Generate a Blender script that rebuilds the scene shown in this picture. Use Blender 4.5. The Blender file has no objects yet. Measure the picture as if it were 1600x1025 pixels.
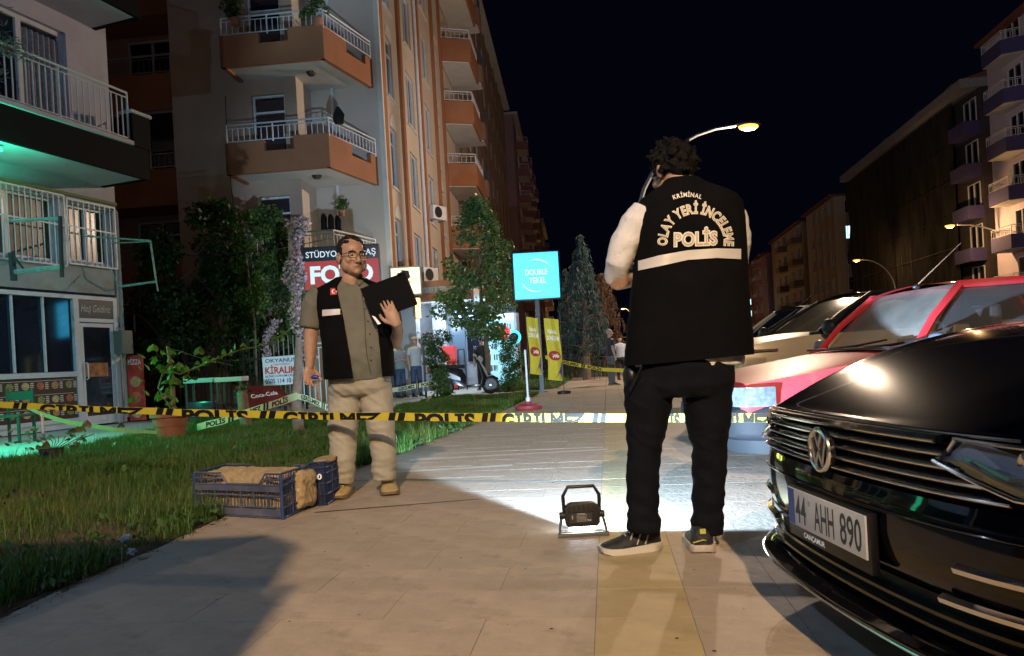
import bpy, bmesh, math, random
import numpy as np
from mathutils import Vector, Matrix, noise
from mathutils.bvhtree import BVHTree
rnd = random.Random(7)
rng = np.random.default_rng(7)
R = math.radians
PI = math.pi
scn = bpy.context.scene
COL = scn.collection

# ------------------------------------------------------------------ camera
FOC, CAMH, ROLL = 1150.0, 0.85, R(3.2)
YAW = math.atan(.13)
cy_, sy_ = math.cos(YAW), math.sin(YAW)
cr_, sr_ = math.cos(ROLL), math.sin(ROLL)
cam_d = bpy.data.cameras.new('camera')
cam = bpy.data.objects.new('camera', cam_d)
COL.objects.link(cam)
cam.matrix_world = Matrix.Translation((0, 0, CAMH)) @ Matrix.Rotation(YAW, 4, 'Z') @ Matrix.Rotation(R(90), 4, 'X') @ Matrix.Rotation(-ROLL, 4, 'Z')
cam_d.sensor_width = 36.0
cam_d.lens = FOC / 1600 * 36
cam_d.shift_y = 51 / 1600
cam_d.clip_start = .02
cam_d.clip_end = 2000
scn.camera = cam
scn.cycles.use_denoising = True
scn.cycles.max_bounces = 6
scn.cycles.transparent_max_bounces = 12
scn.cycles.sample_clamp_indirect = 3.0
scn.cycles.sample_clamp_direct = 0
scn.cycles.caustics_reflective = False
scn.cycles.caustics_refractive = False

# ------------------------------------------------------------------ night sky
world = bpy.data.worlds.new('World')
scn.world = world
world.use_nodes = True
bg = world.node_tree.nodes['Background']
bg.inputs['Color'].default_value = (.22, .32, 1.0, 1)
bg.inputs['Strength'].default_value = .0034
scn.view_settings.view_transform = 'Standard'
scn.view_settings.look = 'None'
scn.view_settings.exposure = 0
scn.view_settings.gamma = 1
scn.view_settings.use_curve_mapping = False

SODIUM = (1.0, .56, .22)
SODIUM2 = (1.0, .74, .52)
COOL = (.36, .60, 1.0)
BACKCOL = (1.0, .68, .38)
E_BACK, E_COOL, E_FLOOD = 12200, 800, 4600


def C(x, y, z=0.0):          # camera-aligned ground coordinates -> world
    return Vector((x * cy_ - y * sy_, x * sy_ + y * cy_, z))


def P(px, py, d):            # point of the photograph at depth d -> camera-aligned coordinates
    u, v = px - 800, 563.5 - py
    return Vector(((u * cr_ + v * sr_) * d / FOC, d, CAMH + (-u * sr_ + v * cr_) * d / FOC))


def W(px, py, d):
    p = P(px, py, d)
    return C(p.x, p.y, p.z)


def G(px, py, z=0.0):        # where a pixel meets the plane of height z, camera-aligned
    u, v = px - 800, 563.5 - py
    d = (z - CAMH) * FOC / (-u * sr_ + v * cr_)
    return P(px, py, d)


# ------------------------------------------------------------------ materials
MATS = {}


def mat(name, col, rough=.6, metal=0.0, var=0.0, vscale=6.0, bump=0.0, bscale=40.0, emit=0.0, ecol=None,
        spec=.5, coat=0.0, trans=0.0, alpha=1.0, island=0.0, objrand=0.0, dirt=None, dscale=2.0, damt=.5, sss=0.0, translucent=0.0):
    if name in MATS:
        return MATS[name]
    m = bpy.data.materials.new(name)
    m.use_nodes = True
    nt = m.node_tree
    N, L = nt.nodes, nt.links
    b = N['Principled BSDF']
    b.inputs['Roughness'].default_value = rough
    b.inputs['Metallic'].default_value = metal
    b.inputs['Specular IOR Level'].default_value = spec
    b.inputs['Coat Weight'].default_value = coat
    b.inputs['Coat Roughness'].default_value = .04
    b.inputs['Transmission Weight'].default_value = trans
    b.inputs['Alpha'].default_value = alpha
    b.inputs['Base Color'].default_value = (*col, 1)
    if sss:
        b.inputs['Subsurface Weight'].default_value = sss
        b.inputs['Subsurface Radius'].default_value = (.012, .005, .003)
    tc = N.new('ShaderNodeTexCoord')
    cur = None

    def mix(fac, a, bcol, mode='MIX', facv=None):
        x = N.new('ShaderNodeMix')
        x.data_type = 'RGBA'
        x.blend_type = mode
        if facv is None:
            L.new(fac, x.inputs[0])
        else:
            x.inputs[0].default_value = facv
        if hasattr(a, 'is_linked'):
            L.new(a, x.inputs[6])
        else:
            x.inputs[6].default_value = (*a, 1)
        if hasattr(bcol, 'is_linked'):
            L.new(bcol, x.inputs[7])
        else:
            x.inputs[7].default_value = (*bcol, 1)
        return x.outputs[2]

    def ntex(scale, det=5, ro=.6):
        n = N.new('ShaderNodeTexNoise')
        n.inputs['Scale'].default_value = scale
        n.inputs['Detail'].default_value = det
        n.inputs['Roughness'].default_value = ro
        L.new(tc.outputs['Object'], n.inputs['Vector'])
        return n.outputs['Fac']

    def ramp(src, lo, hi):
        r_ = N.new('ShaderNodeMapRange')
        r_.inputs['From Min'].default_value = lo
        r_.inputs['From Max'].default_value = hi
        L.new(src, r_.inputs['Value'])
        return r_.outputs['Result']
    if var:
        f = ramp(ntex(vscale), .3, .7)
        cur = mix(f, tuple(c * (1 - var) for c in col), tuple(min(1, c * (1 + var)) for c in col))
    for amt, src in ((island, 'i'), (objrand, 'o')):
        if amt:
            if src == 'i':
                g = N.new('ShaderNodeNewGeometry').outputs['Random Per Island']
            else:
                g = N.new('ShaderNodeObjectInfo').outputs['Random']
            mr = N.new('ShaderNodeMapRange')
            mr.inputs['To Min'].default_value = 1 - amt
            mr.inputs['To Max'].default_value = 1 + amt
            L.new(g, mr.inputs['Value'])
            cb = N.new('ShaderNodeCombineColor')
            for i in range(3):
                L.new(mr.outputs['Result'], cb.inputs[i])
            cur = mix(None, cur if cur is not None else col, cb.outputs[0], 'MULTIPLY', 1.0)
    if dirt:
        f = ramp(ntex(dscale, 8, .7), .5 - .0, .72)
        fm = N.new('ShaderNodeMath')
        fm.operation = 'MULTIPLY'
        fm.inputs[1].default_value = damt
        L.new(f, fm.inputs[0])
        cur = mix(fm.outputs[0], cur if cur is not None else col, dirt)
    if cur is not None:
        L.new(cur, b.inputs['Base Color'])
    if bump:
        bn = N.new('ShaderNodeBump')
        bn.inputs['Strength'].default_value = bump
        bn.inputs['Distance'].default_value = .01
        L.new(ntex(bscale, 6, .65), bn.inputs['Height'])
        L.new(bn.outputs['Normal'], b.inputs['Normal'])
    if emit:
        b.inputs['Emission Strength'].default_value = emit
        b.inputs['Emission Color'].default_value = (*(ecol or col), 1)
    if translucent:
        t = N.new('ShaderNodeBsdfTranslucent')
        if cur is not None:
            L.new(cur, t.inputs['Color'])
        else:
            t.inputs['Color'].default_value = (*col, 1)
        ms = N.new('ShaderNodeMixShader')
        ms.inputs[0].default_value = translucent
        L.new(b.outputs[0], ms.inputs[1])
        L.new(t.outputs[0], ms.inputs[2])
        L.new(ms.outputs[0], N['Material Output'].inputs['Surface'])
    MATS[name] = m
    return m


# ------------------------------------------------------------------ mesh builder
def new_obj(name, me, parent=None, kind=None):
    o = bpy.data.objects.new(name, me)
    COL.objects.link(o)
    if parent is not None:
        o.parent = parent
    if kind:
        o['kind'] = kind
    return o


class MB:
    def __init__(s, m=None):
        s.v, s.f, s.m = [], [], (m or Matrix.Identity(4))

    def add(s, vs, fs):
        n = len(s.v)
        m = s.m
        s.v.extend([m @ Vector(p) for p in vs])
        s.f.extend([tuple(i + n for i in f) for f in fs])
        return s

    def box(s, a, b):
        x0, y0, z0 = a
        x1, y1, z1 = b
        return s.add([(x0, y0, z0), (x1, y0, z0), (x1, y1, z0), (x0, y1, z0), (x0, y0, z1), (x1, y0, z1), (x1, y1, z1), (x0, y1, z1)],
                     [(0, 3, 2, 1), (4, 5, 6, 7), (0, 1, 5, 4), (1, 2, 6, 5), (2, 3, 7, 6), (3, 0, 4, 7)])

    def cbox(s, c, size, rot=None):
        q = Matrix.Translation(c) @ (rot.to_4x4() if rot else Matrix.Identity(4))
        h = [k / 2 for k in size]
        old = s.m
        s.m = old @ q
        s.box((-h[0], -h[1], -h[2]), (h[0], h[1], h[2]))
        s.m = old
        return s

    def quad(s, a, b, c, d):
        return s.add([a, b, c, d], [(0, 1, 2, 3)])

    def prism(s, poly, h0, h1, ax='z'):
        n = len(poly)
        f = {'z': lambda p, h: (p[0], p[1], h), 'y': lambda p, h: (p[0], h, p[1]), 'x': lambda p, h: (h, p[0], p[1])}[ax]
        vs = [f(p, h0) for p in poly] + [f(p, h1) for p in poly]
        fs = [tuple(reversed(range(n))), tuple(range(n, 2 * n))] + [(i, (i + 1) % n, n + (i + 1) % n, n + i) for i in range(n)]
        return s.add(vs, fs)

    def loft(s, rings, cap=True):
        n = len(rings[0])
        vs = [p for r in rings for p in r]
        fs = []
        for k in range(len(rings) - 1):
            for i in range(n):
                j = (i + 1) % n
                fs.append((k * n + i, k * n + j, (k + 1) * n + j, (k + 1) * n + i))
        if cap:
            fs.append(tuple(reversed(range(n))))
            fs.append(tuple(range((len(rings) - 1) * n, len(rings) * n)))
        return s.add(vs, fs)

    def tube(s, pts, r, n=8, ry=None, up=None, round_ends=False, closed=False):
        pts = [Vector(p) for p in pts]
        if not hasattr(r, '__len__'):
            r = [r] * len(pts)
        ry = ry or r
        if not hasattr(ry, '__len__'):
            ry = [ry] * len(pts)
        r, ry = list(r), list(ry)
        if round_ends:
            a, b = (pts[0] - pts[1]).normalized(), (pts[-1] - pts[-2]).normalized()
            pts = [pts[0] + a * r[0] * .95, pts[0] + a * r[0] * .6] + pts + [pts[-1] + b * r[-1] * .6, pts[-1] + b * r[-1] * .95]
            r = [r[0] * .3, r[0] * .78] + r + [r[-1] * .78, r[-1] * .3]
            ry = [ry[0] * .3, ry[0] * .78] + ry + [ry[-1] * .78, ry[-1] * .3]
        rings = []
        up0 = Vector(up) if up else None
        prev = None
        for i, p in enumerate(pts):
            if closed:
                t = pts[(i + 1) % len(pts)] - pts[i - 1]
            else:
                t = pts[min(i + 1, len(pts) - 1)] - pts[max(i - 1, 0)]
            t.normalize()
            if prev is None:
                q = up0 or (Vector((0, 0, 1)) if abs(t.z) < .9 else Vector((0, 1, 0)))
                a = q.cross(t).normalized()
            else:
                a = (prev - t * prev.dot(t)).normalized()
            prev = a
            b = t.cross(a)
            rings.append([p + a * (math.cos(k * 2 * PI / n) * r[i]) + b * (math.sin(k * 2 * PI / n) * ry[i]) for k in range(n)])
        if closed:
            rings.append(rings[0])
        return s.loft(rings, cap=not closed)

    def cyl(s, a, b, r, n=12, r1=None):
        return s.tube([a, b], [r, r if r1 is None else r1], n)

    def ball(s, c, r, nu=14, nv=9, rot=None):
        if not hasattr(r, '__len__'):
            r = (r, r, r)
        rings = []
        for j in range(1, nv):
            t = PI * j / nv
            rings.append([(math.sin(t) * math.cos(2 * PI * i / nu) * r[0], math.sin(t) * math.sin(2 * PI * i / nu) * r[1], -math.cos(t) * r[2]) for i in range(nu)])
        old = s.m
        s.m = old @ Matrix.Translation(c) @ (rot.to_4x4() if rot else Matrix.Identity(4))
        n = nu
        vs = [p for q in rings for p in q] + [(0, 0, -r[2]), (0, 0, r[2])]
        fs = []
        for k in range(len(rings) - 1):
            for i in range(n):
                j = (i + 1) % n
                fs.append((k * n + i, k * n + j, (k + 1) * n + j, (k + 1) * n + i))
        b0, t0 = len(vs) - 2, len(vs) - 1
        k = (len(rings) - 1) * n
        for i in range(n):
            j = (i + 1) % n
            fs.append((b0, j, i))
            fs.append((k + i, k + j, t0))
        s.add(vs, fs)
        s.m = old
        return s

    def lathe(s, prof, n=24, c=(0, 0, 0), axis=None):
        rings = [[(math.cos(2 * PI * i / n) * r_, math.sin(2 * PI * i / n) * r_, z) for i in range(n)] for r_, z in prof]
        old = s.m
        s.m = old @ Matrix.Translation(c) @ (axis.to_4x4() if axis else Matrix.Identity(4))
        s.loft(rings)
        s.m = old
        return s

    def grid(s, fn, nu, nv):
        vs = [fn(i / (nu - 1), j / (nv - 1)) for j in range(nv) for i in range(nu)]
        fs = [(j * nu + i, j * nu + i + 1, (j + 1) * nu + i + 1, (j + 1) * nu + i) for j in range(nv - 1) for i in range(nu - 1)]
        return s.add(vs, fs)

    def mesh(s, name='m'):
        me = bpy.data.meshes.new(name)
        me.from_pydata([tuple(p) for p in s.v], [], s.f)
        me.update()
        return me

    def build(s, name, material=None, parent=None, smooth=False, kind=None, bevel=0, label=None, ang=40, fixn=True):
        me = s.mesh(name)
        if fixn:
            b = bmesh.new()
            b.from_mesh(me)
            bmesh.ops.recalc_face_normals(b, faces=b.faces)
            if bevel:
                es = [e for e in b.edges if len(e.link_faces) == 2 and e.calc_face_angle(0) > R(35)]
                bmesh.ops.bevel(b, geom=es, offset=bevel, segments=2, affect='EDGES', profile=.6, clamp_overlap=True)
                bmesh.ops.recalc_face_normals(b, faces=b.faces)
            b.to_mesh(me)
            b.free()
        if material:
            me.materials.append(material)
        o = new_obj(name, me, parent, kind)
        if smooth or bevel:
            shade(me, ang)
        if label:
            o['label'] = label
        return o


def shade(me, ang=40):
    me.polygons.foreach_set('use_smooth', [True] * len(me.polygons))
    try:
        me.set_sharp_from_angle(angle=R(ang))
    except Exception:
        pass


def np_mesh(name, verts, faces, material, parent=None, kind=None, smooth=False):
    """verts (N,3) float, faces (M,k) int"""
    me = bpy.data.meshes.new(name)
    N_, (M_, K_) = len(verts), faces.shape
    me.vertices.add(N_)
    me.vertices.foreach_set('co', np.asarray(verts, np.float32).ravel())
    me.loops.add(M_ * K_)
    me.loops.foreach_set('vertex_index', np.asarray(faces, np.int32).ravel())
    me.polygons.add(M_)
    me.polygons.foreach_set('loop_start', np.arange(M_, dtype=np.int32) * K_)
    me.polygons.foreach_set('loop_total', np.full(M_, K_, np.int32))
    me.update(calc_edges=True)
    me.materials.append(material)
    if smooth:
        me.polygons.foreach_set('use_smooth', [True] * M_)
    return new_obj(name, me, parent, kind)


def thing(name, label, cat, loc=(0, 0, 0), rot=0.0, group=None):
    o = bpy.data.objects.new(name, None)
    COL.objects.link(o)
    o.empty_display_size = .1
    o.location = loc
    o.rotation_euler = (0, 0, rot)
    o['label'] = label
    o['category'] = cat
    if group:
        o['group'] = group
    return o


def tag(o, label, cat, group=None):
    o['label'] = label
    o['category'] = cat
    if group:
        o['group'] = group
    return o


def copy_tree(o, parent=None):
    c = o.copy()
    COL.objects.link(c)
    c.parent = parent
    for ch in list(o.children):
        copy_tree(ch, c)
    return c


def inst(name, me, parent, m=None):
    o = bpy.data.objects.new(name, me)
    COL.objects.link(o)
    o.parent = parent
    if m is not None:
        o.matrix_local = m
    return o


# ------------------------------------------------------------------ text
_tcache = {}


def text_geo(body, bold=0.0, spacing=1.0, shear=0.0):
    """vertices and faces of a line of text, 1 unit cap height, centred on x, baseline 0"""
    k = (body, bold, spacing, shear)
    if k in _tcache:
        return _tcache[k]
    c = bpy.data.curves.new('t', 'FONT')
    c.body = body
    c.size = 1
    c.offset = bold
    c.shear = shear
    c.space_character = spacing
    c.resolution_u = 3
    c.fill_mode = 'FRONT'
    o = bpy.data.objects.new('t', c)
    COL.objects.link(o)
    dg = bpy.context.evaluated_depsgraph_get()
    dg.update()
    me = bpy.data.meshes.new_from_object(o.evaluated_get(dg))
    vs = [Vector(v.co) for v in me.vertices]
    fs = [tuple(p.vertices) for p in me.polygons]
    bpy.data.objects.remove(o)
    bpy.data.curves.remove(c)
    bpy.data.meshes.remove(me)
    cap = .70
    if vs:
        x0, x1 = min(v.x for v in vs), max(v.x for v in vs)
        vs = [Vector(((v.x - (x0 + x1) / 2) / cap, v.y / cap, 0)) for v in vs]
    w = (x1 - x0) / cap if vs else 0
    _tcache[k] = (vs, fs, w)
    return _tcache[k]


def add_text(mb, body, width, height, fn, bold=0.0, spacing=1.0, shear=0.0):
    """fn(x, y) maps text coordinates (metres, centred / baseline) to a point"""
    vs, fs, w = text_geo(body, bold, spacing, shear)
    sx = width / w if width else height
    mb.add([fn(v.x * sx, v.y * height) for v in vs], fs)


def board_text(body, x, z, width, height, y, material, parent, bold=0.0, name='lettering', shear=0.0, face=-1):
    mb = MB()
    add_text(mb, body, width, height, lambda a, b: (x + a * -face, y, z + b), bold, shear=shear)
    return mb.build(name, material, parent, fixn=False)


# ------------------------------------------------------------------ foliage helpers
def leaf_cloud(pts, size, aspect=.6, bend=.25, up=0.0, dirs=None):
    """one pointed, slightly folded leaf (4 verts, 2 quads as tris) per point"""
    n = len(pts)
    a = rng.normal(size=(n, 3)) if dirs is None else dirs + rng.normal(size=(n, 3)) * .35
    a[:, 2] += up
    a /= np.linalg.norm(a, axis=1, keepdims=True)
    b = rng.normal(size=(n, 3))
    b -= a * (a * b).sum(1, keepdims=True)
    b /= np.linalg.norm(b, axis=1, keepdims=True)
    c = np.cross(a, b)
    s = size * rng.uniform(.6, 1.3, size=(n, 1))
    v0 = pts
    v1 = pts + a * s * .5 + b * s * aspect * .5 + c * s * bend * .3
    v2 = pts + a * s
    v3 = pts + a * s * .5 - b * s * aspect * .5 + c * s * bend * .3
    V = np.stack([v0, v1, v2, v3], 1).reshape(-1, 3)
    i = np.arange(n) * 4
    F = np.concatenate([np.stack([i, i + 1, i + 2], 1), np.stack([i, i + 2, i + 3], 1)])
    return V, F


def merge(geos):
    V, F, o = [], [], 0
    for v, f in geos:
        V.append(v)
        F.append(f + o)
        o += len(v)
    return np.concatenate(V), np.concatenate(F)

# ------------------------------------------------------------------ shared materials
m_white = mat('white_plastic', (.72, .72, .74), .35, var=.06)
m_pvc = mat('window_frame_white', (.66, .66, .70), .4, var=.08)
m_black = mat('black_plastic', (.012, .012, .014), .4)
m_steel = mat('galvanised_steel', (.45, .46, .48), .38, .9, var=.15, vscale=20)
m_glass = mat('dark_window_glass', (.012, .016, .03), .06, spec=.7, var=.5, vscale=.8)
m_rail = mat('painted_rail', (.62, .63, .68), .4, var=.1)
m_darkrail = mat('dark_rail', (.05, .06, .10), .45)
m_chrome = mat('chrome', (.85, .86, .88), .2, 1.0)
m_lampglow = mat('sodium_lamp_glow', (.2, .1, .03), .5, emit=3.2, ecol=(1, .42, .07))


def point(name, loc, col, power, radius=.15, parent=None):
    d = bpy.data.lights.new(name, 'POINT')
    d.energy = power
    d.color = col
    d.shadow_soft_size = radius
    o = bpy.data.objects.new(name, d)
    COL.objects.link(o)
    o.location = loc
    if parent:
        o.parent = parent
    return o


def spot(name, loc, direction, col, power, angle=160, blend=.4, radius=.1, parent=None):
    d = bpy.data.lights.new(name, 'SPOT')
    d.energy = power
    d.color = col
    d.spot_size = R(angle)
    d.spot_blend = blend
    d.shadow_soft_size = radius
    o = bpy.data.objects.new(name, d)
    COL.objects.link(o)
    o.location = loc
    o.rotation_euler = Vector(direction).to_track_quat('-Z', 'Y').to_euler()
    if parent:
        o.parent = parent
    return o


# ------------------------------------------------------------------ street lamps (they light the scene)
def street_lamp(label, bx, by, hx, hz, power, col=SODIUM, group='arched street lamps along the road', glow=None, r=.075, aim=None):
    """pole at camera-aligned (bx, by); head at x offset hx and height hz"""
    t = thing('street_lamp', label, 'street lamp', C(bx, by), YAW, group)
    zs = hz * .62
    pts = [(0, 0, 0), (0, 0, zs * .5), (0, 0, zs)]
    for k in range(1, 9):
        a = k / 8 * PI / 2
        pts.append((hx * .92 * (1 - math.cos(a)), 0, zs + (hz - zs) * math.sin(a)))
    MB().tube(pts, [r * 1.3, r * 1.2, r] + [r * .95 - r * .04 * k for k in range(8)], 12).build('pole', m_steel, t, True)
    MB().tube([(0, 0, 0), (0, 0, .9)], [r * 1.9, r * 1.7], 12).build('base_sleeve', m_steel, t, True)
    s = 1 if hx > 0 else -1
    MB().ball((hx + s * .12, 0, hz + .03), (.42, .15, .085), 16, 8).build('lamp_head', m_lamphead, t, True)
    MB().ball((hx + s * .12, 0, hz - .05), (.33, .16, .13), 12, 8).build('lamp_lens', glow or m_lampglow, t, True)
    if aim:
        spot('lamp_light', (hx + s * .12, 0, hz - .20), aim[:3], col, power, aim[3] if len(aim) > 3 else 98, .75, .12, t)
    else:
        point('lamp_light', (hx + s * .12, 0, hz - .24), col, power, .12, t)
    return t


m_lamphead = mat('lamp_head_grey', (.06, .06, .06), .6)
m_coolglow = mat('added_lamp_glow', (.7, .85, 1), .5, emit=30, ecol=(.62, .8, 1))
street_lamp('arched street lamp glowing orange above the head of the officer seen from behind', 4.3, 23.7, 3.6, 8.0, 4200, SODIUM2)
street_lamp('small distant sodium street lamp glowing beside the elbow of the officer', 20.3, 121, -1.5, 8.4, 3000)
street_lamp('sodium street lamp with short arm in front of the dark netted building', 34.2, 65, -3.2, 8.05, 500)
street_lamp('arched sodium street lamp at the right edge of the photo above the red car', 33.6, 47.8, -4.6, 8.05, 1300)
street_lamp('street lamp standing behind the camera lighting the pavement warm', 1.8, -8.2, -1.7, 8.0, E_BACK, BACKCOL, aim=(0, .74, -1))
street_lamp('unseen cool lamp added left of the camera to light the white building', -8.6, 5.5, 1.0, 6.5, E_COOL * 1.5, COOL, None, m_coolglow, aim=(-.5, .6, -.6))  # added lamp, out of view, brightens the white building
street_lamp('unseen cool lamp added behind the camera to fill the shadows bluish', -6.4, -3.0, 1.4, 7.0, E_COOL * 1.6, COOL, None, m_coolglow, aim=(.10, 1, -.36, 118))  # second added lamp, out of view, fills the shaded paving and trees

# ------------------------------------------------------------------ ground
m_asph = mat('asphalt', (.05, .05, .055), .75, var=.25, vscale=3, bump=.5, bscale=90)
m_mortar = mat('paving_bed', (.19, .16, .13), .9, var=.3, vscale=8)
m_slab = mat('paving_stone', (.42, .35, .28), .62, var=.16, vscale=3.5, bump=.5, bscale=26, objrand=.06, dirt=(.20, .16, .12), dscale=4.2, damt=.75)
m_slab_far = mat('paving_stone_far', (.40, .33, .27), .65, var=.15, vscale=2, bump=.2, bscale=30, island=.07, dirt=(.20, .16, .12), dscale=1.2, damt=.5)
m_strip = mat('tactile_strip_stone', (.46, .37, .21), .62, var=.12, vscale=5, bump=.35, bscale=35, objrand=.07, dirt=(.22, .17, .10), dscale=4, damt=.5)
m_soil = mat('soil', (.085, .05, .03), .95, var=.35, vscale=5, bump=1, bscale=30)
m_fore = mat('forecourt_screed', (.46, .50, .50), .5, var=.12, vscale=1.5, bump=.2, bscale=15, dirt=(.2, .22, .22), dscale=1.0, damt=.5)

MB().quad((-400, -120, -.05), (400, -120, -.05), (400, 700, -.05), (-400, 700, -.05)).build('ground', m_asph, kind='structure')
MB().quad((5.8, -40, -.03), (22, -40, -.03), (42, 400, -.03), (5.8, 400, -.03)).build('road', mat('road_asphalt', (.06, .058, .06), .6, var=.2, vscale=2, bump=.4, bscale=70), kind='structure')
MB().box((5.5, -12, -.05), (5.8, 90, .02)).build('kerb', mat('kerb_stone', (.3, .3, .3), .8, var=.2), kind='structure')
pave = MB().quad((-2.6, -9, -.0013), (5.5, -9, -.0013), (5.5, 140, -.0013), (-2.6, 140, -.0013)).build('pavement', m_mortar, kind='structure')
# lawn edge follows the path
EDGE = [(-9, -2.2), (0, -2.25), (4.6, -2.36), (7, -2.06), (10.4, -1.86), (19, -1.7), (40, -1.3), (140, 1)]


def edge_x(y):
    for (y0, x0), (y1, x1) in zip(EDGE, EDGE[1:]):
        if y0 <= y <= y1:
            return x0 + (x1 - x0) * (y - y0) / (y1 - y0)
    return EDGE[-1][1]


def slab_mesh(w, d, material):
    g = .0012
    b = MB()
    b.box((g, g, -.0011), (w - g, d - g, 0))
    me = b.mesh('slab')
    bm_ = bmesh.new()
    bm_.from_mesh(me)
    bmesh.ops.recalc_face_normals(bm_, faces=bm_.faces)
    bm_.to_mesh(me)
    bm_.free()
    me.materials.append(material)
    return me


ROW = .30
sm = {'f': slab_mesh(.72, ROW, m_slab), 'h': slab_mesh(.36, ROW, m_slab), 's1': slab_mesh(.31, ROW, m_strip), 's2': slab_mesh(.325, ROW, m_slab), 'r': slab_mesh(.95, ROW * 2, m_slab)}
count = 0
y = 1.2
k = 0
while count < 285 and y < 11.4:
    def put(key, x, yy=y):
        global count
        o = inst('paving_slab', sm[key], pave, Matrix.Translation((x, yy, rnd.uniform(-.0001, .0004))) @ Matrix.Rotation(rnd.uniform(-.0004, .0004), 4, 'Y'))
        count += 1
    put('s1', -.085)
    put('s2', .225)
    x = -.085 - .72 * (1 if k % 2 else 1)
    off = [0, .36, .18, .54][k % 4]
    xs = -.085
    if off:
        pass
    xx = -.085 - (.36 if k % 2 else .72)
    put('h' if k % 2 else 'f', xx)
    while xx > -2.45:
        xx -= .72
        put('f', xx)
    if k % 2 == 0:
        for q in range(2):
            put('r', .55 + q * .95)
    y += ROW
    k += 1
y_end = y
b = MB()


def far_row(y, d, w):
    x = -.085 - rnd.uniform(.3, .7)
    e = edge_x(min(y, 130)) - .15
    b.quad((-.08, y + .006, 0), (.22, y + .006, 0), (.22, y + d - .006, 0), (-.08, y + d - .006, 0))
    b.quad((.23, y + .006, 0), (.545, y + .006, 0), (.545, y + d - .006, 0), (.23, y + d - .006, 0))
    x1 = -.09
    while x1 > e:
        x0 = max(x, e)
        b.quad((x0 + .006, y + .006, 0), (x1 - .006, y + .006, 0), (x1 - .006, y + d - .006, 0), (x0 + .006, y + d - .006, 0))
        x1 = x
        x -= w
    x1 = .56
    while x1 < 5.4:
        b.quad((x1 + .006, y + .006, 0), (x1 + .94, y + .006, 0), (x1 + .94, y + d - .006, 0), (x1 + .006, y + d - .006, 0))
        x1 += .95


while y < 60:
    far_row(y, ROW if y < 25 else .6, .72)
    y += ROW if y < 25 else .6
yy = 1.2 - ROW * 32
while yy < 1.19:
    far_row(yy, ROW, .72)
    yy += ROW
yy = 1.2
while yy < y_end - .1:            # parking side, beyond the nearest slabs
    for x1 in (2.45, 3.4, 4.35):
        b.quad((x1 + .004, yy + .004, 0), (x1 + .946, yy + .004, 0), (x1 + .946, yy + .596, 0), (x1 + .004, yy + .596, 0))
    yy += .6
b.build('paving_beyond', m_slab_far, pave, kind='stuff', fixn=False)
# thin dark strip running across the path from the crate
g0, g1 = G(492, 801), G(748, 780)
q0, q1 = C(g0.x, g0.y, .0016), C(g1.x, g1.y, .0016)
MB().quad(q0 + Vector((0, -.012, 0)), q1 + Vector((0, -.008, 0)), q1 + Vector((0, .008, 0)), q0 + Vector((0, .014, 0))).build('dark_strip', mat('strip_dark', (.03, .026, .022), .9), pave)
for (a_, c_, w_) in (((612, 738), (800, 727), .05), ((640, 719), (950, 702), .05)):  # two thin pale strips laid over the paving
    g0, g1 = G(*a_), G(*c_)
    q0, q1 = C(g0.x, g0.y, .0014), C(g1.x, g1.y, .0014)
    MB().quad(q0 + Vector((0, -w_, 0)), q1 + Vector((0, -w_, 0)), q1 + Vector((0, w_, 0)), q0 + Vector((0, w_, 0))).build('pale_strip', mat('pale_strip_tone', (.62, .60, .56), .6, dirt=(.36, .33, .30), dscale=5, damt=.9), pave)
# leaf bits and dark stains scattered over the paving
b = MB()
for _ in range(420):
    yv = rnd.uniform(1.6, 9)
    xv = rnd.uniform(edge_x(yv), 2.4)
    if rnd.random() < .5:
        xv = rnd.uniform(.2, 2.2)
    s = rnd.uniform(.002, .008)
    a = rnd.uniform(0, PI)
    pts = [(xv + math.cos(a + t) * s * rnd.uniform(.6, 1.6), yv + math.sin(a + t) * s * rnd.uniform(.5, 1.2), .0022 + rnd.uniform(0, .001)) for t in (0, 1.3, 2.6, 3.9, 5.2)]
    b.add(pts, [(0, 1, 2, 3, 4)])
b.build('pavement_grit', mat('grit', (.03, .025, .02), .9, island=.5), kind='stuff', fixn=False)

b = MB()
for _ in range(500):
    yv = rnd.uniform(1.6, 10)
    xv = edge_x(yv) + abs(rnd.gauss(0, .045)) + .0
    s = rnd.uniform(.002, .007)
    c = (xv, yv, s * .3)
    b.add([(c[0] + s, c[1], c[2] * .5), (c[0], c[1] + s, c[2] * .4), (c[0] - s, c[1] + s * .3, c[2] * .5), (c[0] - s * .4, c[1] - s, c[2] * .4), (c[0], c[1], s * .8)], [(0, 1, 4), (1, 2, 4), (2, 3, 4), (3, 0, 4)])
b.build('soil_crumbs', m_soil, kind='stuff', fixn=False)
# forecourt (smooth light paving in front of the shops)
MB().quad((-30, -9, -.02), (-2.2, -9, -.02), (-2.2, 60, -.02), (-30, 60, -.02)).build('forecourt', m_fore, kind='structure')
for yv in (14.6, 16.4, 18.2, 20.0):
    pass

# lawn soil
left_edge = [(0, -7.3), (5.5, -7.0), (8.2, -7.0), (10.5, -7.25), (12.6, -7.8), (13.4, -7.9)]


def left_x(y):
    if y > 13.4:
        return -4.3
    for (y0, x0), (y1, x1) in zip(left_edge, left_edge[1:]):
        if y0 <= y <= y1:
            return x0 + (x1 - x0) * (y - y0) / (y1 - y0)
    return -7.3


b = MB()
rowsv = [i * .35 for i in range(-14, 55)]
prev = None


def soil_z(x, y, t):
    e = min(1, t * 8) * min(1, (1 - t) * 8)
    return .004 + e * (.022 + .03 * noise.noise(Vector((x * 1.1, y * 1.1, 0))) + .012 * noise.noise(Vector((x * 5, y * 5, 3))))


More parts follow.
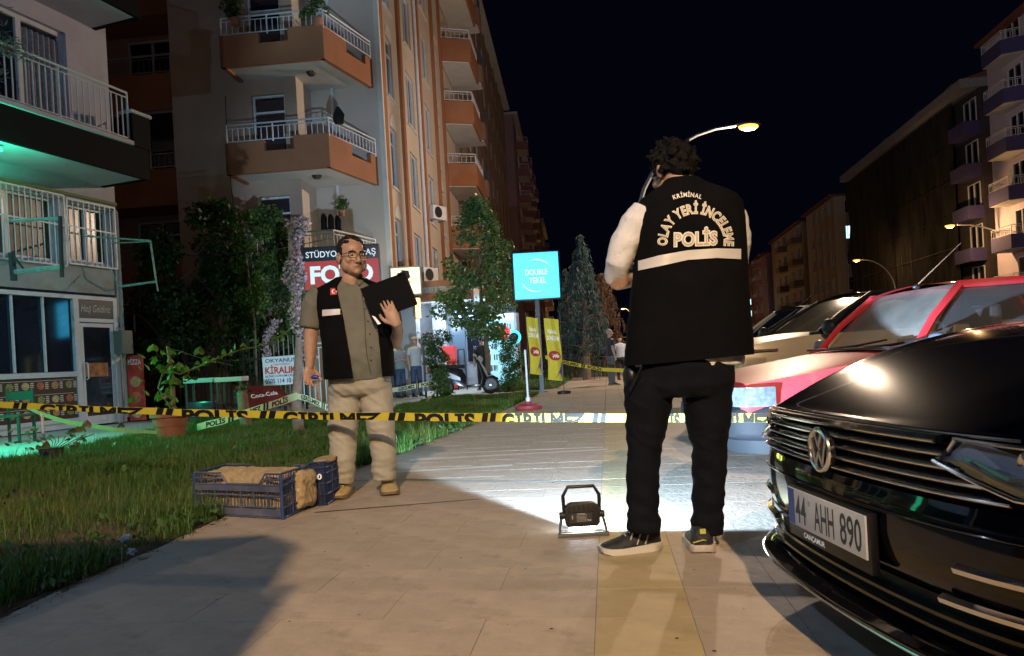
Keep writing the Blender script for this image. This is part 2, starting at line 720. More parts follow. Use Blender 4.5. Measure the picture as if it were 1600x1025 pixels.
NXL = 40
for yv in rowsv:
    a0, a1 = left_x(max(0, yv)), edge_x(yv) + .04 * noise.noise(Vector((0, yv * 2.2, 0))) + .02 * noise.noise(Vector((1, yv * 7, 0)))
    b.v.extend([Vector((a0 + (a1 - a0) * i / NXL, yv, soil_z(a0 + (a1 - a0) * i / NXL, yv, i / NXL))) for i in range(NXL + 1)])
n = NXL + 1
b.f = [(j * n + i, j * n + i + 1, (j + 1) * n + i + 1, (j + 1) * n + i) for j in range(len(rowsv) - 1) for i in range(NXL)]
b.build('lawn_soil', m_soil, kind='structure', smooth=True)
# further verge past the sign
MB().quad((-3.6, 20.4, .006), (-1.62, 20.4, .006), (-1.0, 60, .006), (-3.0, 60, .006)).build('verge', m_soil, kind='structure')

# grass blades
m_grass = mat('grass_blade', (.075, .16, .025), .5, island=.5, translucent=.3, dirt=(.25, .19, .06), dscale=1.5, damt=.85)


def blades(n, y0, y1, hmin, hmax, width, name, xr=None, edge_only=False):
    ys = rng.uniform(y0, y1, n)
    ls = np.array([left_x(v) for v in ys]) if xr is None else np.full(n, xr[0])
    es = np.array([edge_x(v) for v in ys]) if xr is None else np.full(n, xr[1])
    if edge_only:
        ls = es - .5
    xs = ls + (es - ls) * rng.uniform(0, 1.0, n) + np.where(rng.uniform(size=n) < .05, .05, 0) + .04 * np.sin(ys * 9)
    # keep what the camera can see (plus a margin)
    cx = xs * cy_ + ys * sy_
    cyv = -xs * sy_ + ys * cy_
    keep = (cx / np.maximum(cyv, .1) > -.86)
    # bare patches
    nz = np.array([noise.noise(Vector((x * 1.3, y * 1.3, 5))) for x, y in zip(xs, ys)])
    keep &= rng.uniform(size=n) < np.clip(1.15 + nz * 1.6, .25, 1)
    # brown bare strip of soil behind the man's legs
    keep &= ~((ys > 8.6) & (ys < 9.5) & (xs > -4.6) & (rng.uniform(size=n) < .85))
    xs, ys, nz = xs[keep], ys[keep], nz[keep]
    m = len(xs)
    z = np.full(m, .012)
    h = rng.uniform(hmin, hmax, m) * (1 + .7 * nz)
    a = rng.uniform(0, 2 * PI, m)
    lean = rng.uniform(.1, 1.0, m) * h
    dx, dy = np.cos(a), np.sin(a)
    w = width * rng.uniform(.6, 1.4, m)
    px_, py_ = -dy * w, dx * w
    base = np.stack([xs, ys, z], 1)
    side = np.stack([px_, py_, np.zeros(m)], 1)
    mid = base + np.stack([dx * lean * .3, dy * lean * .3, h * .6], 1)
    tip = base + np.stack([dx * lean, dy * lean, h], 1)
    V = np.stack([base - side, base + side, mid - side * .7, mid + side * .7, tip], 1).reshape(-1, 3)
    i = np.arange(m) * 5
    F = np.concatenate([np.stack([i, i + 1, i + 3], 1), np.stack([i, i + 3, i + 2], 1), np.stack([i + 2, i + 3, i + 4], 1)])
    return V, F


gV, gF = merge([blades(90000, 1.7, 6.2, .03, .10, .0018, 'g'), blades(9000, 1.7, 9.0, .05, .15, .0025, 'g', edge_only=True),
                blades(100000, 6.2, 13.4, .035, .10, .0035, 'g'), blades(26000, 13.4, 17.6, .05, .12, .005, 'g'),
                blades(5000, 1.7, 9, .10, .24, .0022, 'g')])
np_mesh('grass', gV, gF, m_grass, kind='stuff')
# low broad-leaved weeds between the grass
wp_, wr_ = [], random.Random(21)
for _ in range(260):
    yv = wr_.uniform(1.8, 9.5)
    xv = wr_.uniform(max(left_x(yv), -5.2), edge_x(yv) + .02)
    if wr_.random() < .4:
        xv = edge_x(yv) - abs(wr_.gauss(0, .25))
    for _k in range(wr_.randint(6, 16)):
        wp_.append((xv + wr_.gauss(0, .035), yv + wr_.gauss(0, .035), wr_.uniform(.015, .075)))
wV, wF = leaf_cloud(np.array(wp_), .05, aspect=.55, up=.5)
np_mesh('weeds', wV, wF, mat('weed_leaf', (.06, .13, .035), .5, island=.5, translucent=.3), kind='stuff')
gV, gF = merge([blades(30000, 20.4, 45, .06, .2, .009, 'g', (-3.4, -1.45))])
np_mesh('verge_grass', gV, gF, m_grass, kind='stuff')


# ------------------------------------------------------------------ facade tools
def wall(mb, a0, a1, z0, z1, holes, b=0.0, depth=.18):
    xs = sorted(set([a0, a1] + [min(max(h[i], a0), a1) for h in holes for i in (0, 1)]))
    zs = sorted(set([z0, z1] + [min(max(h[i], z0), z1) for h in holes for i in (2, 3)]))
    for x0, x1 in zip(xs, xs[1:]):
        for q0, q1 in zip(zs, zs[1:]):
            mx, mz = (x0 + x1) / 2, (q0 + q1) / 2
            if any(h[0] < mx < h[1] and h[2] < mz < h[3] for h in holes):
                continue
            mb.quad((x0, b, q0), (x1, b, q0), (x1, b, q1), (x0, b, q1))
    for h in holes:
        x0, x1, q0, q1 = h[:4]
        d = b + depth
        mb.quad((x0, b, q0), (x0, d, q0), (x0, d, q1), (x0, b, q1))
        mb.quad((x1, b, q0), (x1, d, q0), (x1, d, q1), (x1, b, q1))
        mb.quad((x0, b, q0), (x1, b, q0), (x1, d, q0), (x0, d, q0))
        mb.quad((x0, b, q1), (x1, b, q1), (x1, d, q1), (x0, d, q1))
    return mb


m_curtain = mat('net_curtain', (.30, .30, .34), .9, var=.3, vscale=14)


def window(parent, m, x0, x1, z0, z1, b=.12, cols=2, trans=None, glass=None, fr=.055, name='window', sill=False, curtain=False, arch=False):
    f = MB(m)
    t = .06
    f.box((x0, b - t, z0), (x0 + fr, b, z1)).box((x1 - fr, b - t, z0), (x1, b, z1))
    f.box((x0 + fr, b - t, z0), (x1 - fr, b, z0 + fr)).box((x0 + fr, b - t, z1 - fr), (x1 - fr, b, z1))
    for c in range(1, cols):
        xc = x0 + (x1 - x0) * c / cols
        f.box((xc - fr * .6, b - t - .004, z0 + fr), (xc + fr * .6, b, z1 - fr))
    if trans:
        zt = z0 + (z1 - z0) * trans
        f.box((x0 + fr, b - t + .006, zt - fr * .5), (x1 - fr, b, zt + fr * .5))
    if sill:
        f.box((x0 - .08, -.07, z0 - .06), (x1 + .08, .1, z0 - .002))
    w = f.build(name, m_pvc, parent)
    MB(m).box((x0 + .01, b + .004, z0 + .01), (x1 - .01, b + .016, z1 - .01)).build('pane', glass or m_glass, w)
    return w


def railing(parent, m, pts, h, gap=.13, r=.011, material=None, individual=True, z0=0.0, name='railing', mid=False):
    """pts: plan polyline (x, y, z)"""
    rb = MB(m)
    for p, q in zip(pts, pts[1:]):
        p, q = Vector(p), Vector(q)
        rb.tube([p + Vector((0, 0, h)), q + Vector((0, 0, h))], .024, 6)
        rb.tube([p + Vector((0, 0, h - .1)), q + Vector((0, 0, h - .1))], .013, 5)
        rb.tube([p + Vector((0, 0, .06 + z0)), q + Vector((0, 0, .06 + z0))], .016, 5)
    for p in pts:
        p = Vector(p)
        rb.tube([p, p + Vector((0, 0, h))], .022, 6)
    rail = rb.build(name, material or m_rail, parent, True)
    bal = MB(m) if not individual else None
    me = None
    for p, q in zip(pts, pts[1:]):
        p, q = Vector(p), Vector(q)
        n_ = max(2, int((q - p).length / gap))
        for k_ in range(1, n_):
            c = p.lerp(q, k_ / n_)
            if individual:
                if me is None:
                    s_ = MB()
                    s_.tube([(0, 0, z0 + .06), (0, 0, h - .1)], r, 6)
                    me = s_.mesh('baluster')
                    me.materials.append(material or m_rail)
                    shade(me)
                inst('baluster', me, rail, m @ Matrix.Translation(c))
            else:
                bal.tube([c + Vector((0, 0, z0 + .06)), c + Vector((0, 0, h - .1))], r, 4)
    if not individual:
        bal.build('balusters', material or m_rail, rail, kind='stuff')
    return rail


# ------------------------------------------------------------------ white building at the left
m_wb = mat('white_render', (.50, .48, .56), .8, var=.10, vscale=.9, bump=.25, bscale=25, dirt=(.26, .25, .27), dscale=.8, damt=.45)
m_wbg = mat('grey_render', (.36, .36, .37), .85, var=.15, vscale=1.5, bump=.3, bscale=20, dirt=(.18, .18, .17), dscale=1.2, damt=.6)
m_bfascia = mat('black_fascia', (.006, .006, .008), .7, spec=.1)
ang = math.atan2(.335, 1)                       # facade leads away and to the right
WBA = YAW - ang
wb = thing('shop_building', 'white rendered building at the left with black edged balconies above a small eatery', 'building', C(-8.37, 15.9), WBA)
# local frame: y runs along the facade away from the camera, x points to the street; a = distance from far corner towards the camera
Mw = Matrix(((0, -1, 0, 0), (-1, 0, 0, 0), (0, 0, 1, 0), (0, 0, 0, 1)))       # (a, b, z) -> (-b, -a, z)
w_ = MB(Mw)
holes = [(.16, 1.22, 3.36, 4.52), (1.42, 3.4, 3.3, 4.55), (1.0, 2.9, 5.75, 8.0), (3.3, 4.6, 5.75, 8.0), (1.0, 2.9, 9.1, 11.2)]
wall(w_, 0, 9, 2.72, 13, holes, 0, .2)
w_.quad((0, 0, 0), (0, 9, 0), (0, 9, 13), (0, 0, 13))
w_.quad((9, 0, 0), (9, 9, 0), (9, 9, 13), (9, 0, 13))
w_.quad((0, 0, 13), (9, 0, 13), (9, 9, 13), (0, 9, 13))
w_.quad((0, 9, 0), (9, 9, 0), (9, 9, 13), (0, 9, 13))
w_.box((0, 0, 0), (.13, .3, 2.72))
w_.build('wall', m_wb, wb)
MB(Mw).box((.13, -.03, 2.72), (5.2, .02, 3.28)).build('concrete_band', m_wbg, wb)
MB(Mw).box((.0, -.05, 4.66), (6, .0, 4.72)).build('ledge', mat('green_cable_trim', (.16, .2, .08), .7), wb)
m_warmroom = mat('dim_warm_room', (.14, .10, .05), .9, var=.4, vscale=1.2)
# window band with grilles
for (a0, a1, z0, z1, c_) in ((.16, 1.22, 3.36, 4.52, 2), (1.42, 3.4, 3.3, 4.55, 2)):
    window(wb, Mw, a0, a1, z0, z1, .16, c_, glass=mat('lit_curtain_glass', (.10, .085, .05), .25, var=.6, vscale=2))
MB(Mw).ball((2.62, .13, 4.22), (.11, .03, .035), 10, 6).build('ceiling_lamp', mat('warm_bulb', (1, .7, .3), emit=14, ecol=(1, .6, .2)), wb)
for (a0, a1, z0, z1) in ((.12, 1.27, 3.28, 4.58), (1.33, 4.4, 3.22, 4.62)):
    gr = MB(Mw)
    for z in (z0, z1, (z0 + z1) / 2 + .1):
        gr.box((a0, -.10, z - .014), (a1, -.085, z + .014))
    for a in (a0, a1):
        gr.box((a - .014, -.10, z0), (a + .014, -.085, z1))
    for a in (a0 + .02, a1 - .02):
        for z in (z0 + .05, z1 - .05):
            gr.box((a - .01, -.085, z - .01), (a + .01, .0, z + .01))
    grille = gr.build('window_grille', m_rail, wb, fixn=True)
    me = MB().box((-.008, -.101, z0), (.008, -.088, z1)).mesh('bar')
    me.materials.append(m_rail)
    n_ = int((a1 - a0) / .115)
    for k in range(1, n_):
        inst('bar', me, grille, Mw @ Matrix.Translation((a0 + (a1 - a0) * k / n_, 0, 0)))
# drain pipe at the corner, junction box
MB(Mw).tube([(.07, -.08, .1), (.07, -.08, 4.5), (.10, -.03, 4.6)], .04, 8).build('drain_pipe', mat('pipe_grey', (.3, .3, .32), .6), wb, True)
MB(Mw).box((.02, -.30, 1.45), (.30, -.06, 1.95)).build('meter_box', mat('meter_grey', (.12, .14, .13), .6), wb, bevel=.01)
# balconies
for zi, (z0, aa) in enumerate(((5.0, (.35, 4.4)), (8.35, (.35, 4.4)), (11.7, (.35, 4.4)))):
    a0, a1 = aa
    pr = 1.15
    s = MB(Mw)
    s.box((a0, -pr, z0 + .02), (a1, -.002, z0 + .42))
    s.build('balcony_slab', m_wb, wb)
    f = MB(Mw)
    f.box((a0 - .09, -pr - .08, z0), (a1, -pr, z0 + .62)).box((a0 - .09, -pr, z0), (a0, -.003, z0 + .62))
    f.box((a0 - .12, -pr - .11, z0 + .62), (a0 + .32, -pr + .2, z0 + 1.28))
    f.build('balcony_fascia', m_bfascia, wb)
    MB(Mw).box((a0 - .16, -pr - .15, z0 + 1.28), (a0 + .36, -pr + .24, z0 + 1.34)).box((a0 + .32, -pr - .13, z0 + .62), (a1, -pr + .05, z0 + .70)).build('coping', m_wb, wb)
    railing(wb, Mw, [(a0 + .36, -pr - .04, z0 + .70), (a0 + 1.9, -pr - .04, z0 + .70), (a1, -pr - .04, z0 + .70)], .98, .125, .014, individual=(zi == 0))
    if zi < 2:
        window(wb, Mw, 1.0, 2.9, z0 + .75, z0 + 3.0 if zi == 0 else 11.2, .16, 2, fr=.09, name='balcony_door')
        MB(Mw).grid(lambda u, v: (1.12 + u * .75, .10 + .025 * math.sin(u * 40), z0 + .9 + v * 1.9), 50, 2).build('curtain', m_curtain, wb, True, fixn=False)
window(wb, Mw, 3.3, 4.6, 5.75, 8.0, .16, 2, fr=.08, name='balcony_door')
# chair on the balcony
ch = thing('plastic_chair', 'white plastic armchair standing on the balcony of the white building', 'chair', wb.matrix_basis @ (Mw @ Vector((1.05, -.55, 5.44))), WBA + 1.2)
cb = MB().box((-.22, -.22, .42), (.22, .22, .46))
cb.build('seat', m_white, ch, bevel=.008)
MB().box((-.22, .19, .46), (.22, .23, .88)).build('backrest', m_white, ch, bevel=.008)
for sx in (-1, 1):
    for sy in (-1, 1):
        MB().cyl((sx * .2, sy * .2, 0), (sx * .19, sy * .19, .42), .018, 8).build('leg', m_white, ch, True)
    MB().tube([(sx * .24, -.2, .42), (sx * .24, -.2, .64), (sx * .24, .2, .66)], .018, 8).build('armrest', m_white, ch, True)

# ------------------------------------------------------------------ eatery shop front
m_alu = mat('shopfront_frame', (.55, .57, .66), .4, var=.06)
sf = MB(Mw)
sf.box((.16, -.06, 0), (.26, .06, 2.66)).box((1.10, -.06, 0), (1.22, .06, 2.66)).box((3.12, -.06, 0), (3.24, .06, 2.66))
sf.box((.26, -.06, 2.58), (1.10, .06, 2.66)).box((1.22, -.06, 2.58), (3.12, .06, 2.66)).box((.26, -.055, 2.12), (1.10, .055, 2.2))
sf.box((1.22, -.07, 1.02), (3.12, .06, 1.12)).box((1.22, -.06, .12), (3.12, .06, .20)).box((1.22, -.03, 0), (3.12, .05, .12))
sf.build('shopfront_frame', m_alu, wb)
for k in range(3):
    x0 = 1.24 + k * .626
    MB(Mw).box((x0, .01, 1.13), (x0 + .61, .022, 2.57)).build('pane', m_glass, wb)
    if k:
        MB(Mw).box((x0 - .014, -.05, 1.13), (x0 + .014, .0, 2.57)).build('mullion', m_alu, wb)
MB(Mw).box((1.24, .03, 2.3), (3.1, .05, 2.56)).build('blind', mat('beige_blind', (.22, .2, .16), .8), wb)
door = MB(Mw)
door.box((.27, -.04, .02), (.35, .02, 2.10)).box((1.01, -.04, .02), (1.09, .02, 2.10)).box((.35, -.04, 2.02), (1.01, .02, 2.10)).box((.35, -.04, .02), (1.01, .02, .2))
dr = door.build('door', m_alu, wb)
MB(Mw).box((.35, -.02, .2), (1.01, -.008, 2.02)).build('pane', m_glass, dr)
MB(Mw).tube([(.99, -.05, .95), (.99, -.10, .97), (.99, -.10, 1.27), (.99, -.05, 1.29)], .014, 8).build('handle', m_rail, dr, True)
MB(Mw).box((.45, -.03, 1.0), (.99, -.024, 1.28)).build('door_sticker', mat('orange_sticker', (.32, .12, .04), .6, var=.6, vscale=8), dr)
sg = MB(Mw).box((.27, -.045, 2.21), (1.09, -.02, 2.57)).build('welcome_sign', mat('sign_black', (.01, .012, .02), .3), wb)
b = MB(Mw)
add_text(b, 'Hoş Geldiniz', .72, .15, lambda u, v: (.68 - u, -.048, 2.33 + v), .0, shear=.35)
b.build('lettering', mat('silver_print', (.5, .52, .55), .5), sg, fixn=False)
# menu board: rows of dish pictures under the window
mbd = MB(Mw).box((1.24, -.045, .2), (3.10, -.02, 1.0)).build('menu_board', mat('menu_brown', (.045, .016, .012), .5, var=.2), wb)
dcols = [mat('dish_%s' % n_, c_, .6, var=.55, vscale=22, island=.3) for n_, c_ in (('tan', (.36, .22, .10)), ('red', (.40, .12, .05)), ('cream', (.45, .36, .22)), ('green', (.20, .22, .08)))]
m_print = mat('white_print', (.6, .58, .55), .6)
lines = MB(Mw)
for r_ in range(3):
    z = .87 - r_ * .265
    for c_ in range(6):
        x = 2.93 - c_ * .305
        d = MB(Mw)
        if c_ == 0 and r_ < 2:
            d.prism([(x - .085, z - .05), (x + .085, z - .05), (x + .08, z + .03), (x + .04, z + .065), (x - .04, z + .065), (x - .08, z + .03)], -.051, -.046, 'y')
        else:
            d.prism([(x + math.cos(t * PI / 8) * .078, z + math.sin(t * PI / 8) * .072) for t in range(16)], -.051, -.046, 'y')
        d.build('dish_picture', dcols[(r_ * 2 + c_ * 3) % 4], mbd)
        for q in range(4):
            lines.box((x - .165, -.0485, z - .06 + q * .035), (x - .10, -.0465, z - .042 + q * .035))
    lines.box((1.3, -.0485, z + .092), (3.05, -.0465, z + .10))
lines.build('menu_text', m_print, mbd, kind='stuff')
# red poster wall left of the shop front
pb = MB(Mw).box((3.28, -.06, .15), (5.2, -.02, 2.62)).build('pizza_poster', mat('poster_dark_red', (.16, .025, .02), .5, var=.5, vscale=3), wb)
for k in range(4):
    MB(Mw).prism([(3.55 + math.cos(t * PI / 8) * .22, .5 + k * .55 + math.sin(t * PI / 8) * .2) for t in range(16)], -.068, -.061, 'y').build('dish_picture', dcols[k % 4], pb)
b = MB(Mw)
add_text(b, 'PİZZA', .8, .22, lambda u, v: (3.6 - u, -.063, 2.3 + v), .02)
b.build('lettering', m_print, pb, fixn=False)
# pizza banner beside the corner, facing the camera
pz = thing('pizza_banner', 'narrow red PİZZA banner on the corner post right of the shop door', 'banner', C(-8.28, 15.86), YAW - .12)
MB().box((0, -.02, .02), (.36, .02, 1.42)).build('panel', mat('banner_red', (.42, .04, .035), .5, var=.55, vscale=5), pz)
board_text('PİZZA', .18, 1.22, .3, .11, -.024, m_print, pz, .02)
for k in range(3):
    MB().prism([(.18 + math.cos(t * PI / 6) * .12, .85 - k * .33 + math.sin(t * PI / 6) * .12) for t in range(12)], -.026, -.021, 'y').build('dish_picture', dcols[k], pz)
# metal sign brackets, green light put into the arm colour
m_gbr = mat('bracket_green_grey', (.30, .48, .42), .5, var=.3, vscale=10)
m_dbr = mat('bracket_dark', (.03, .05, .045), .6)
_p0 = P(185, 448, 14.9)
sb = thing('sign_bracket', 'empty thin metal sign bracket sticking out past the building corner', 'bracket', C(*_p0), YAW)
Mk = Matrix.Translation(-_p0)
A = [P(130, 369, 14.9), P(235, 376, 13.9), P(244, 440, 13.9), P(185, 448, 14.9)]
bb = MB(Mk).tube([A[0], A[1]], .018, 6).tube([P(175, 380, 14.9), P(234, 377, 13.9)], .016, 6).tube([A[1], A[2]], .02, 6).tube([A[2], A[3]], .024, 6).tube([A[2], P(247, 455, 13.9)], .014, 6)
bb.tube([P(173, 420, 15.2), P(185, 447, 14.9)], .012, 6)
bb.build('bracket_arm', m_gbr, sb, True)
_p0 = P(22, 438, 12.8)
sb = thing('sign_bracket', 'dark angular sign bracket above the red poster at the far left', 'bracket', C(*_p0), YAW)
Mk = Matrix.Translation(-_p0)
MB(Mk).tube([P(16, 345, 12.6), P(95, 341, 11.9)], .028, 6).tube([P(24, 425, 12.8), P(98, 417, 11.9)], .045, 6).build('bracket_arm', m_gbr, sb, True)
MB(Mk).tube([P(94, 338, 11.9), P(97, 433, 11.9)], .035, 6).tube([P(18, 395, 12.8), P(22, 438, 12.8)], .06, 6).tube([P(18, 395, 12.8), P(38, 422, 12.6)], .02, 6).build('bracket_frame', m_dbr, sb, True)
# lit box sign at the left edge; tube and added panel give the green light
m_gglow = mat('green_glow', (.1, 1, .55), emit=3.2, ecol=(.08, 1.0, .50))
ls = thing('box_sign', 'edge of a pale blue box sign on the facade at the left frame edge', 'sign', C(-9.05, 12.25, 2.75), YAW)
MB().box((-.9, -.1, .0), (-.0, .1, .98)).build('sign_box', mat('pale_sign', (.30, .42, .50), .4, emit=.12, ecol=(.5, .8, 1)), ls, bevel=.01)
gs = thing('neon_tube', 'green neon tube fixed under the first floor balcony of the white building', 'neon light', wb.matrix_basis @ (Mw @ Vector((0, 0, 0))), WBA)
MB(Mw).tube([(3.3, -.9, 4.86), (6.2, -.9, 4.86)], .03, 8).build('tube', m_gglow, gs, True)
MB(Mw).box((3.2, -.96, 4.9), (6.3, -.84, 4.98)).build('holder', m_rail, gs)
for a in (3.6, 5.2):
    spot('neon_light', Mw @ Vector((a, -1.3, 4.30)), (-.25, 0, 1), (.04, 1.0, .50), 110, 150, .6, .2, gs)
tt = thing('green_fill_panel', 'unseen green glowing panel added left of the view to light the forecourt', 'sign', C(-8.3, 9.4), YAW)  # added panel, out of view, sheds green over the forecourt
MB().box((-.3, -.08, .25), (.3, .08, 2.5)).build('panel', m_gglow, tt, bevel=.01)
MB().box((-.2, -.15, 0), (.2, .15, .25)).build('foot', m_black, tt)
spot('green_fill_light', (.6, .2, 2.3), (.75, .5, -1), (.03, 1.0, .50), 520, 128, .8, .2, tt)

# ------------------------------------------------------------------ apartment building with orange balconies
M1 = .0825
A1 = math.atan(M1)
m_beige = mat('beige_render', (.40, .29, .22), .85, var=.08, vscale=.5, bump=.15, bscale=15, dirt=(.25, .19, .16), dscale=.35, damt=.5)
m_beige2 = mat('pale_render', (.54, .46, .40), .85, var=.07, vscale=.5, bump=.15, bscale=15, dirt=(.33, .27, .24), dscale=.5, damt=.4)
m_orange = mat('orange_render', (.33, .135, .065), .8, var=.12, vscale=1, bump=.1, dirt=(.25, .08, .03), dscale=.8, damt=.4)
m_soffit = mat('soffit_white', (.60, .58, .55), .8, var=.08, vscale=2)
mb1 = thing('apartment_building', 'beige apartment building with orange balconies and orange vertical stripes in the centre', 'building', C(-3.48, 21.5), YAW - A1)
Ms = Matrix(((-1, 0, 0, 0), (0, 1, 0, 0), (0, 0, 1, 0), (0, 0, 0, 1)))
Mf = Matrix(((0, -1, 0, 0), (1, 0, 0, 0), (0, 0, 1, 0), (0, 0, 0, 1)))
FL = [3.55 + 2.85 * k for k in range(8)]
TOP = 24.6
# side wall: recessed right section, projecting left section, glazed bay at the far left
s = MB(Ms)
wall(s, 0, 2.0, 0, TOP, [], 0)
s.quad((2.0, -1.2, 0), (2.0, 0, 0), (2.0, 0, TOP), (2.0, -1.2, TOP))
s.build('recessed_wall', m_beige2, mb1)
s = MB(Ms)
sh = [(2.35, 2.35 + .95, z + .1, z + 2.25) for z in FL]
wall(s, 2.0, 5.6, 0, TOP, sh, -1.2, .2)
s.quad((5.6, -1.2, 0), (5.6, 1.2, 0), (5.6, 1.2, TOP), (5.6, -1.2, TOP))
wall(s, 5.6, 12, 0, TOP, [], 1.2)
s.build('side_wall', m_beige, mb1)
for k, z in enumerate(FL):
    window(mb1, Ms @ Matrix.Translation((0, -1.2, 0)), 2.35, 3.30, z + .1, z + 2.25, .16, 1, trans=.78, name='balcony_door')
# glazed bays far left
for k, z in enumerate([FL[0] - 2.85] + FL[:4]):
    pl = [(5.75, 1.2), (5.75, .35), (6.2, -.1), (9.2, -.1), (9.2, 1.2)]
    MB(Ms).prism(pl, z - .35, z + .75).build('bay_parapet', m_orange, mb1)
    if k in (0, 2):
        bay = MB(Ms)
        for x, yv in ((5.8, .42), (6.22, -.02), (7.0, -.02), (7.8, -.02), (8.6, -.02)):
            bay.box((x - .025, yv - .025, z + .75), (x + .025, yv + .025, z + 2.5))
        bay.box((6.2, -.05, z + 2.42), (9.2, .0, z + 2.5))
        bay.build('bay_frame', m_pvc if k == 0 else m_steel, mb1)
        MB(Ms).prism([(5.8, 1.1), (5.8, .42), (6.22, .0), (9.15, .0), (9.15, 1.1)], z + .76, z + 2.42).build('bay_glass', m_glass, mb1)
    else:
        window(mb1, Ms @ Matrix.Translation((0, 1.0, 0)), 6.6, 8.2, z + .8, z + 2.3, .16, 2, trans=.7)
    railing(mb1, Ms, [(5.78, .40, z + .75), (6.22, -.06, z + .75), (9.2, -.06, z + .75)], .55, .16, .012, m_steel, individual=False)
# front balconies
m_doml = mat('ceiling_lamp_glass', (.05, .045, .03), .3)
for k, z in enumerate(FL):
    if k == 0:
        pl = [(3.35, -1.2), (3.35, -2.1), (.9, -2.1), (.25, -.2), (.25, 0), (2, 0), (2, -1.2)]
    else:
        pl = [(3.62, -1.2), (3.62, -2.3), (.8, -2.3), (.12, 0), (2.0, 0), (2.0, -1.2)]
    MB(Ms).prism([(a, b_ + .01) for a, b_ in pl], z - .16, z).build('balcony_slab', m_soffit, mb1)
    pa, pb_, pc, pd = pl[0], pl[1], pl[2], pl[3]
    par = MB(Ms)

    def strip(p, q, zt, inset=.12):
        p, q = Vector(p), Vector(q)
        n_ = Vector((-(q - p).y, (q - p).x)).normalized() * inset
        par.prism([tuple(p), tuple(q), tuple(q - n_), tuple(p - n_)], z - .22, zt)
    hi, lo = z + .62, z + .34
    e1 = 2.35
    if k == 0:
        strip(pa, pb_, z + .1)
        strip(pb_, pc, z + .1)
        strip(pc, pd, z + .1)
        hi = z + .1
    else:
        strip(pa, pb_, hi)
        strip(pb_, (2.55, pb_[1]), hi)
        strip((2.55, pb_[1]), (1.75, pb_[1]), lo)
        strip((1.75, pb_[1]), pc, hi + .06)
        mid1 = (pc[0] * .55 + pd[0] * .45, pc[1] * .55 + pd[1] * .45)
        mid2 = (pc[0] * .15 + pd[0] * .85, pc[1] * .15 + pd[1] * .85)
        strip(pc, mid1, hi + .06)
        strip(mid1, mid2, lo)
        strip(mid2, pd, hi)
    par.build('balcony_parapet', m_orange if k else m_beige2, mb1)
    rz = hi - .02
    railing(mb1, Ms, [(pb_[0] - .04, pb_[1] + .05, rz), (pb_[0] - 1.3, pb_[1] + .05, rz), (pc[0], pc[1] + .05, rz), (pd[0] + .02, pd[1] - .1 if k else pd[1], rz)], .50 if k else .95, .15, .012, individual=(k in (0, 1, 2)))
    MB(Ms).lathe([(.0, -.10), (.09, -.09), (.13, -.03), (.14, 0)], 12, (1.5, -1.35, z - .16)).build('ceiling_light', m_doml, mb1, True)
# downpipes
MB(Ms).tube([(1.35, -.06, 0), (1.35, -.06, TOP)], .05, 8).build('drain_pipe', m_pvc, mb1, True)
# front wall
f = MB(Mf)
fh = []
WCOL = [(1.3, 2.1, 'n'), (4.1, 5.3, 'w'), (7.4, 8.6, 'w'), (10.1, 10.8, 'n')]
FLF = [3.55 + 2.85 * k for k in range(7)]
for z in FLF:
    for a0, a1, _ in WCOL:
        fh.append((a0, a1, z + .62 - .55, z + 1.95))
wall(f, 0, 12, 3.3, TOP, fh, 0, .16)
wall(f, 0, 12, 0, 3.3, [], .6)
f.quad((0, 0, TOP), (12, 0, TOP), (12, 12, TOP), (0, 12, TOP)).quad((12, 0, 0), (12, 12, 0), (12, 12, TOP), (12, 0, TOP))
f.quad((0, 0, 3.3), (12, 0, 3.3), (12, .6, 3.3), (0, .6, 3.3))
f.build('front_wall', m_beige2, mb1)
for z in FLF:
    for a0, a1, kk in WCOL:
        window(mb1, Mf, a0, a1, z + .07, z + 1.95, .13, 1 if kk == 'n' else 2, trans=.75 if kk == 'n' else None, glass=mat('grey_window_glass', (.05, .06, .08), .15, var=.5, vscale=1.0))
        if kk == 'n':
            MB(Mf).prism([(a0, z + 1.96), (a1, z + 1.96), (a1, z + 1.98)] + [((a0 + a1) / 2 + math.cos(t * PI / 8) * .4, z + 1.98 + math.sin(t * PI / 8) * .4) for t in range(1, 8)] + [(a0, z + 1.98)], -.02, .02, 'y').build('window_arch', m_soffit, mb1)
        MB(Mf).box((a0 - .12, -.06, z - .02), (a1 + .12, .02, z + .05)).build('sill', m_soffit, mb1)
for a in (.35, 2.9, 6.25, 9.5, 11.6):
    MB(Mf).box((a, -.10, 3.3), (a + .34, .0, TOP)).build('pilaster', m_orange, mb1)
MB(Mf).box((-.02, -.14, 3.3), (.14, .0, TOP)).build('corner_trim', m_soffit, mb1)
MB(Mf).tube([(5.85, -.08, 0), (5.85, -.08, TOP)], .06, 8).build('drain_pipe', m_pvc, mb1, True)
MB(Mf).box((-.3, -.5, TOP - .1), (12, .3, TOP + .15)).build('roof_edge', m_soffit, mb1)
# orange balcony stack at the end of the front
for z in FLF:
    st = MB(Mf)
    st.prism([(11.9, 0), (12.4, -1.35), (15.2, -1.35), (15.2, 0)], z - .3, z + .7).build('balcony_parapet', m_orange, mb1)
    MB(Mf).prism([(12.0, -.02), (12.45, -1.25), (15.1, -1.25), (15.1, -.02)], z - .34, z - .305).build('balcony_slab', m_soffit, mb1)
    railing(mb1, Mf, [(11.95, -.1, z + .7), (12.42, -1.3, z + .7), (15.2, -1.3, z + .7)], .45, .2, .014, individual=False)
MB(Mf).box((12, 0.01, 0), (15.3, 6, TOP)).build('balcony_back_wall', m_beige2, mb1)
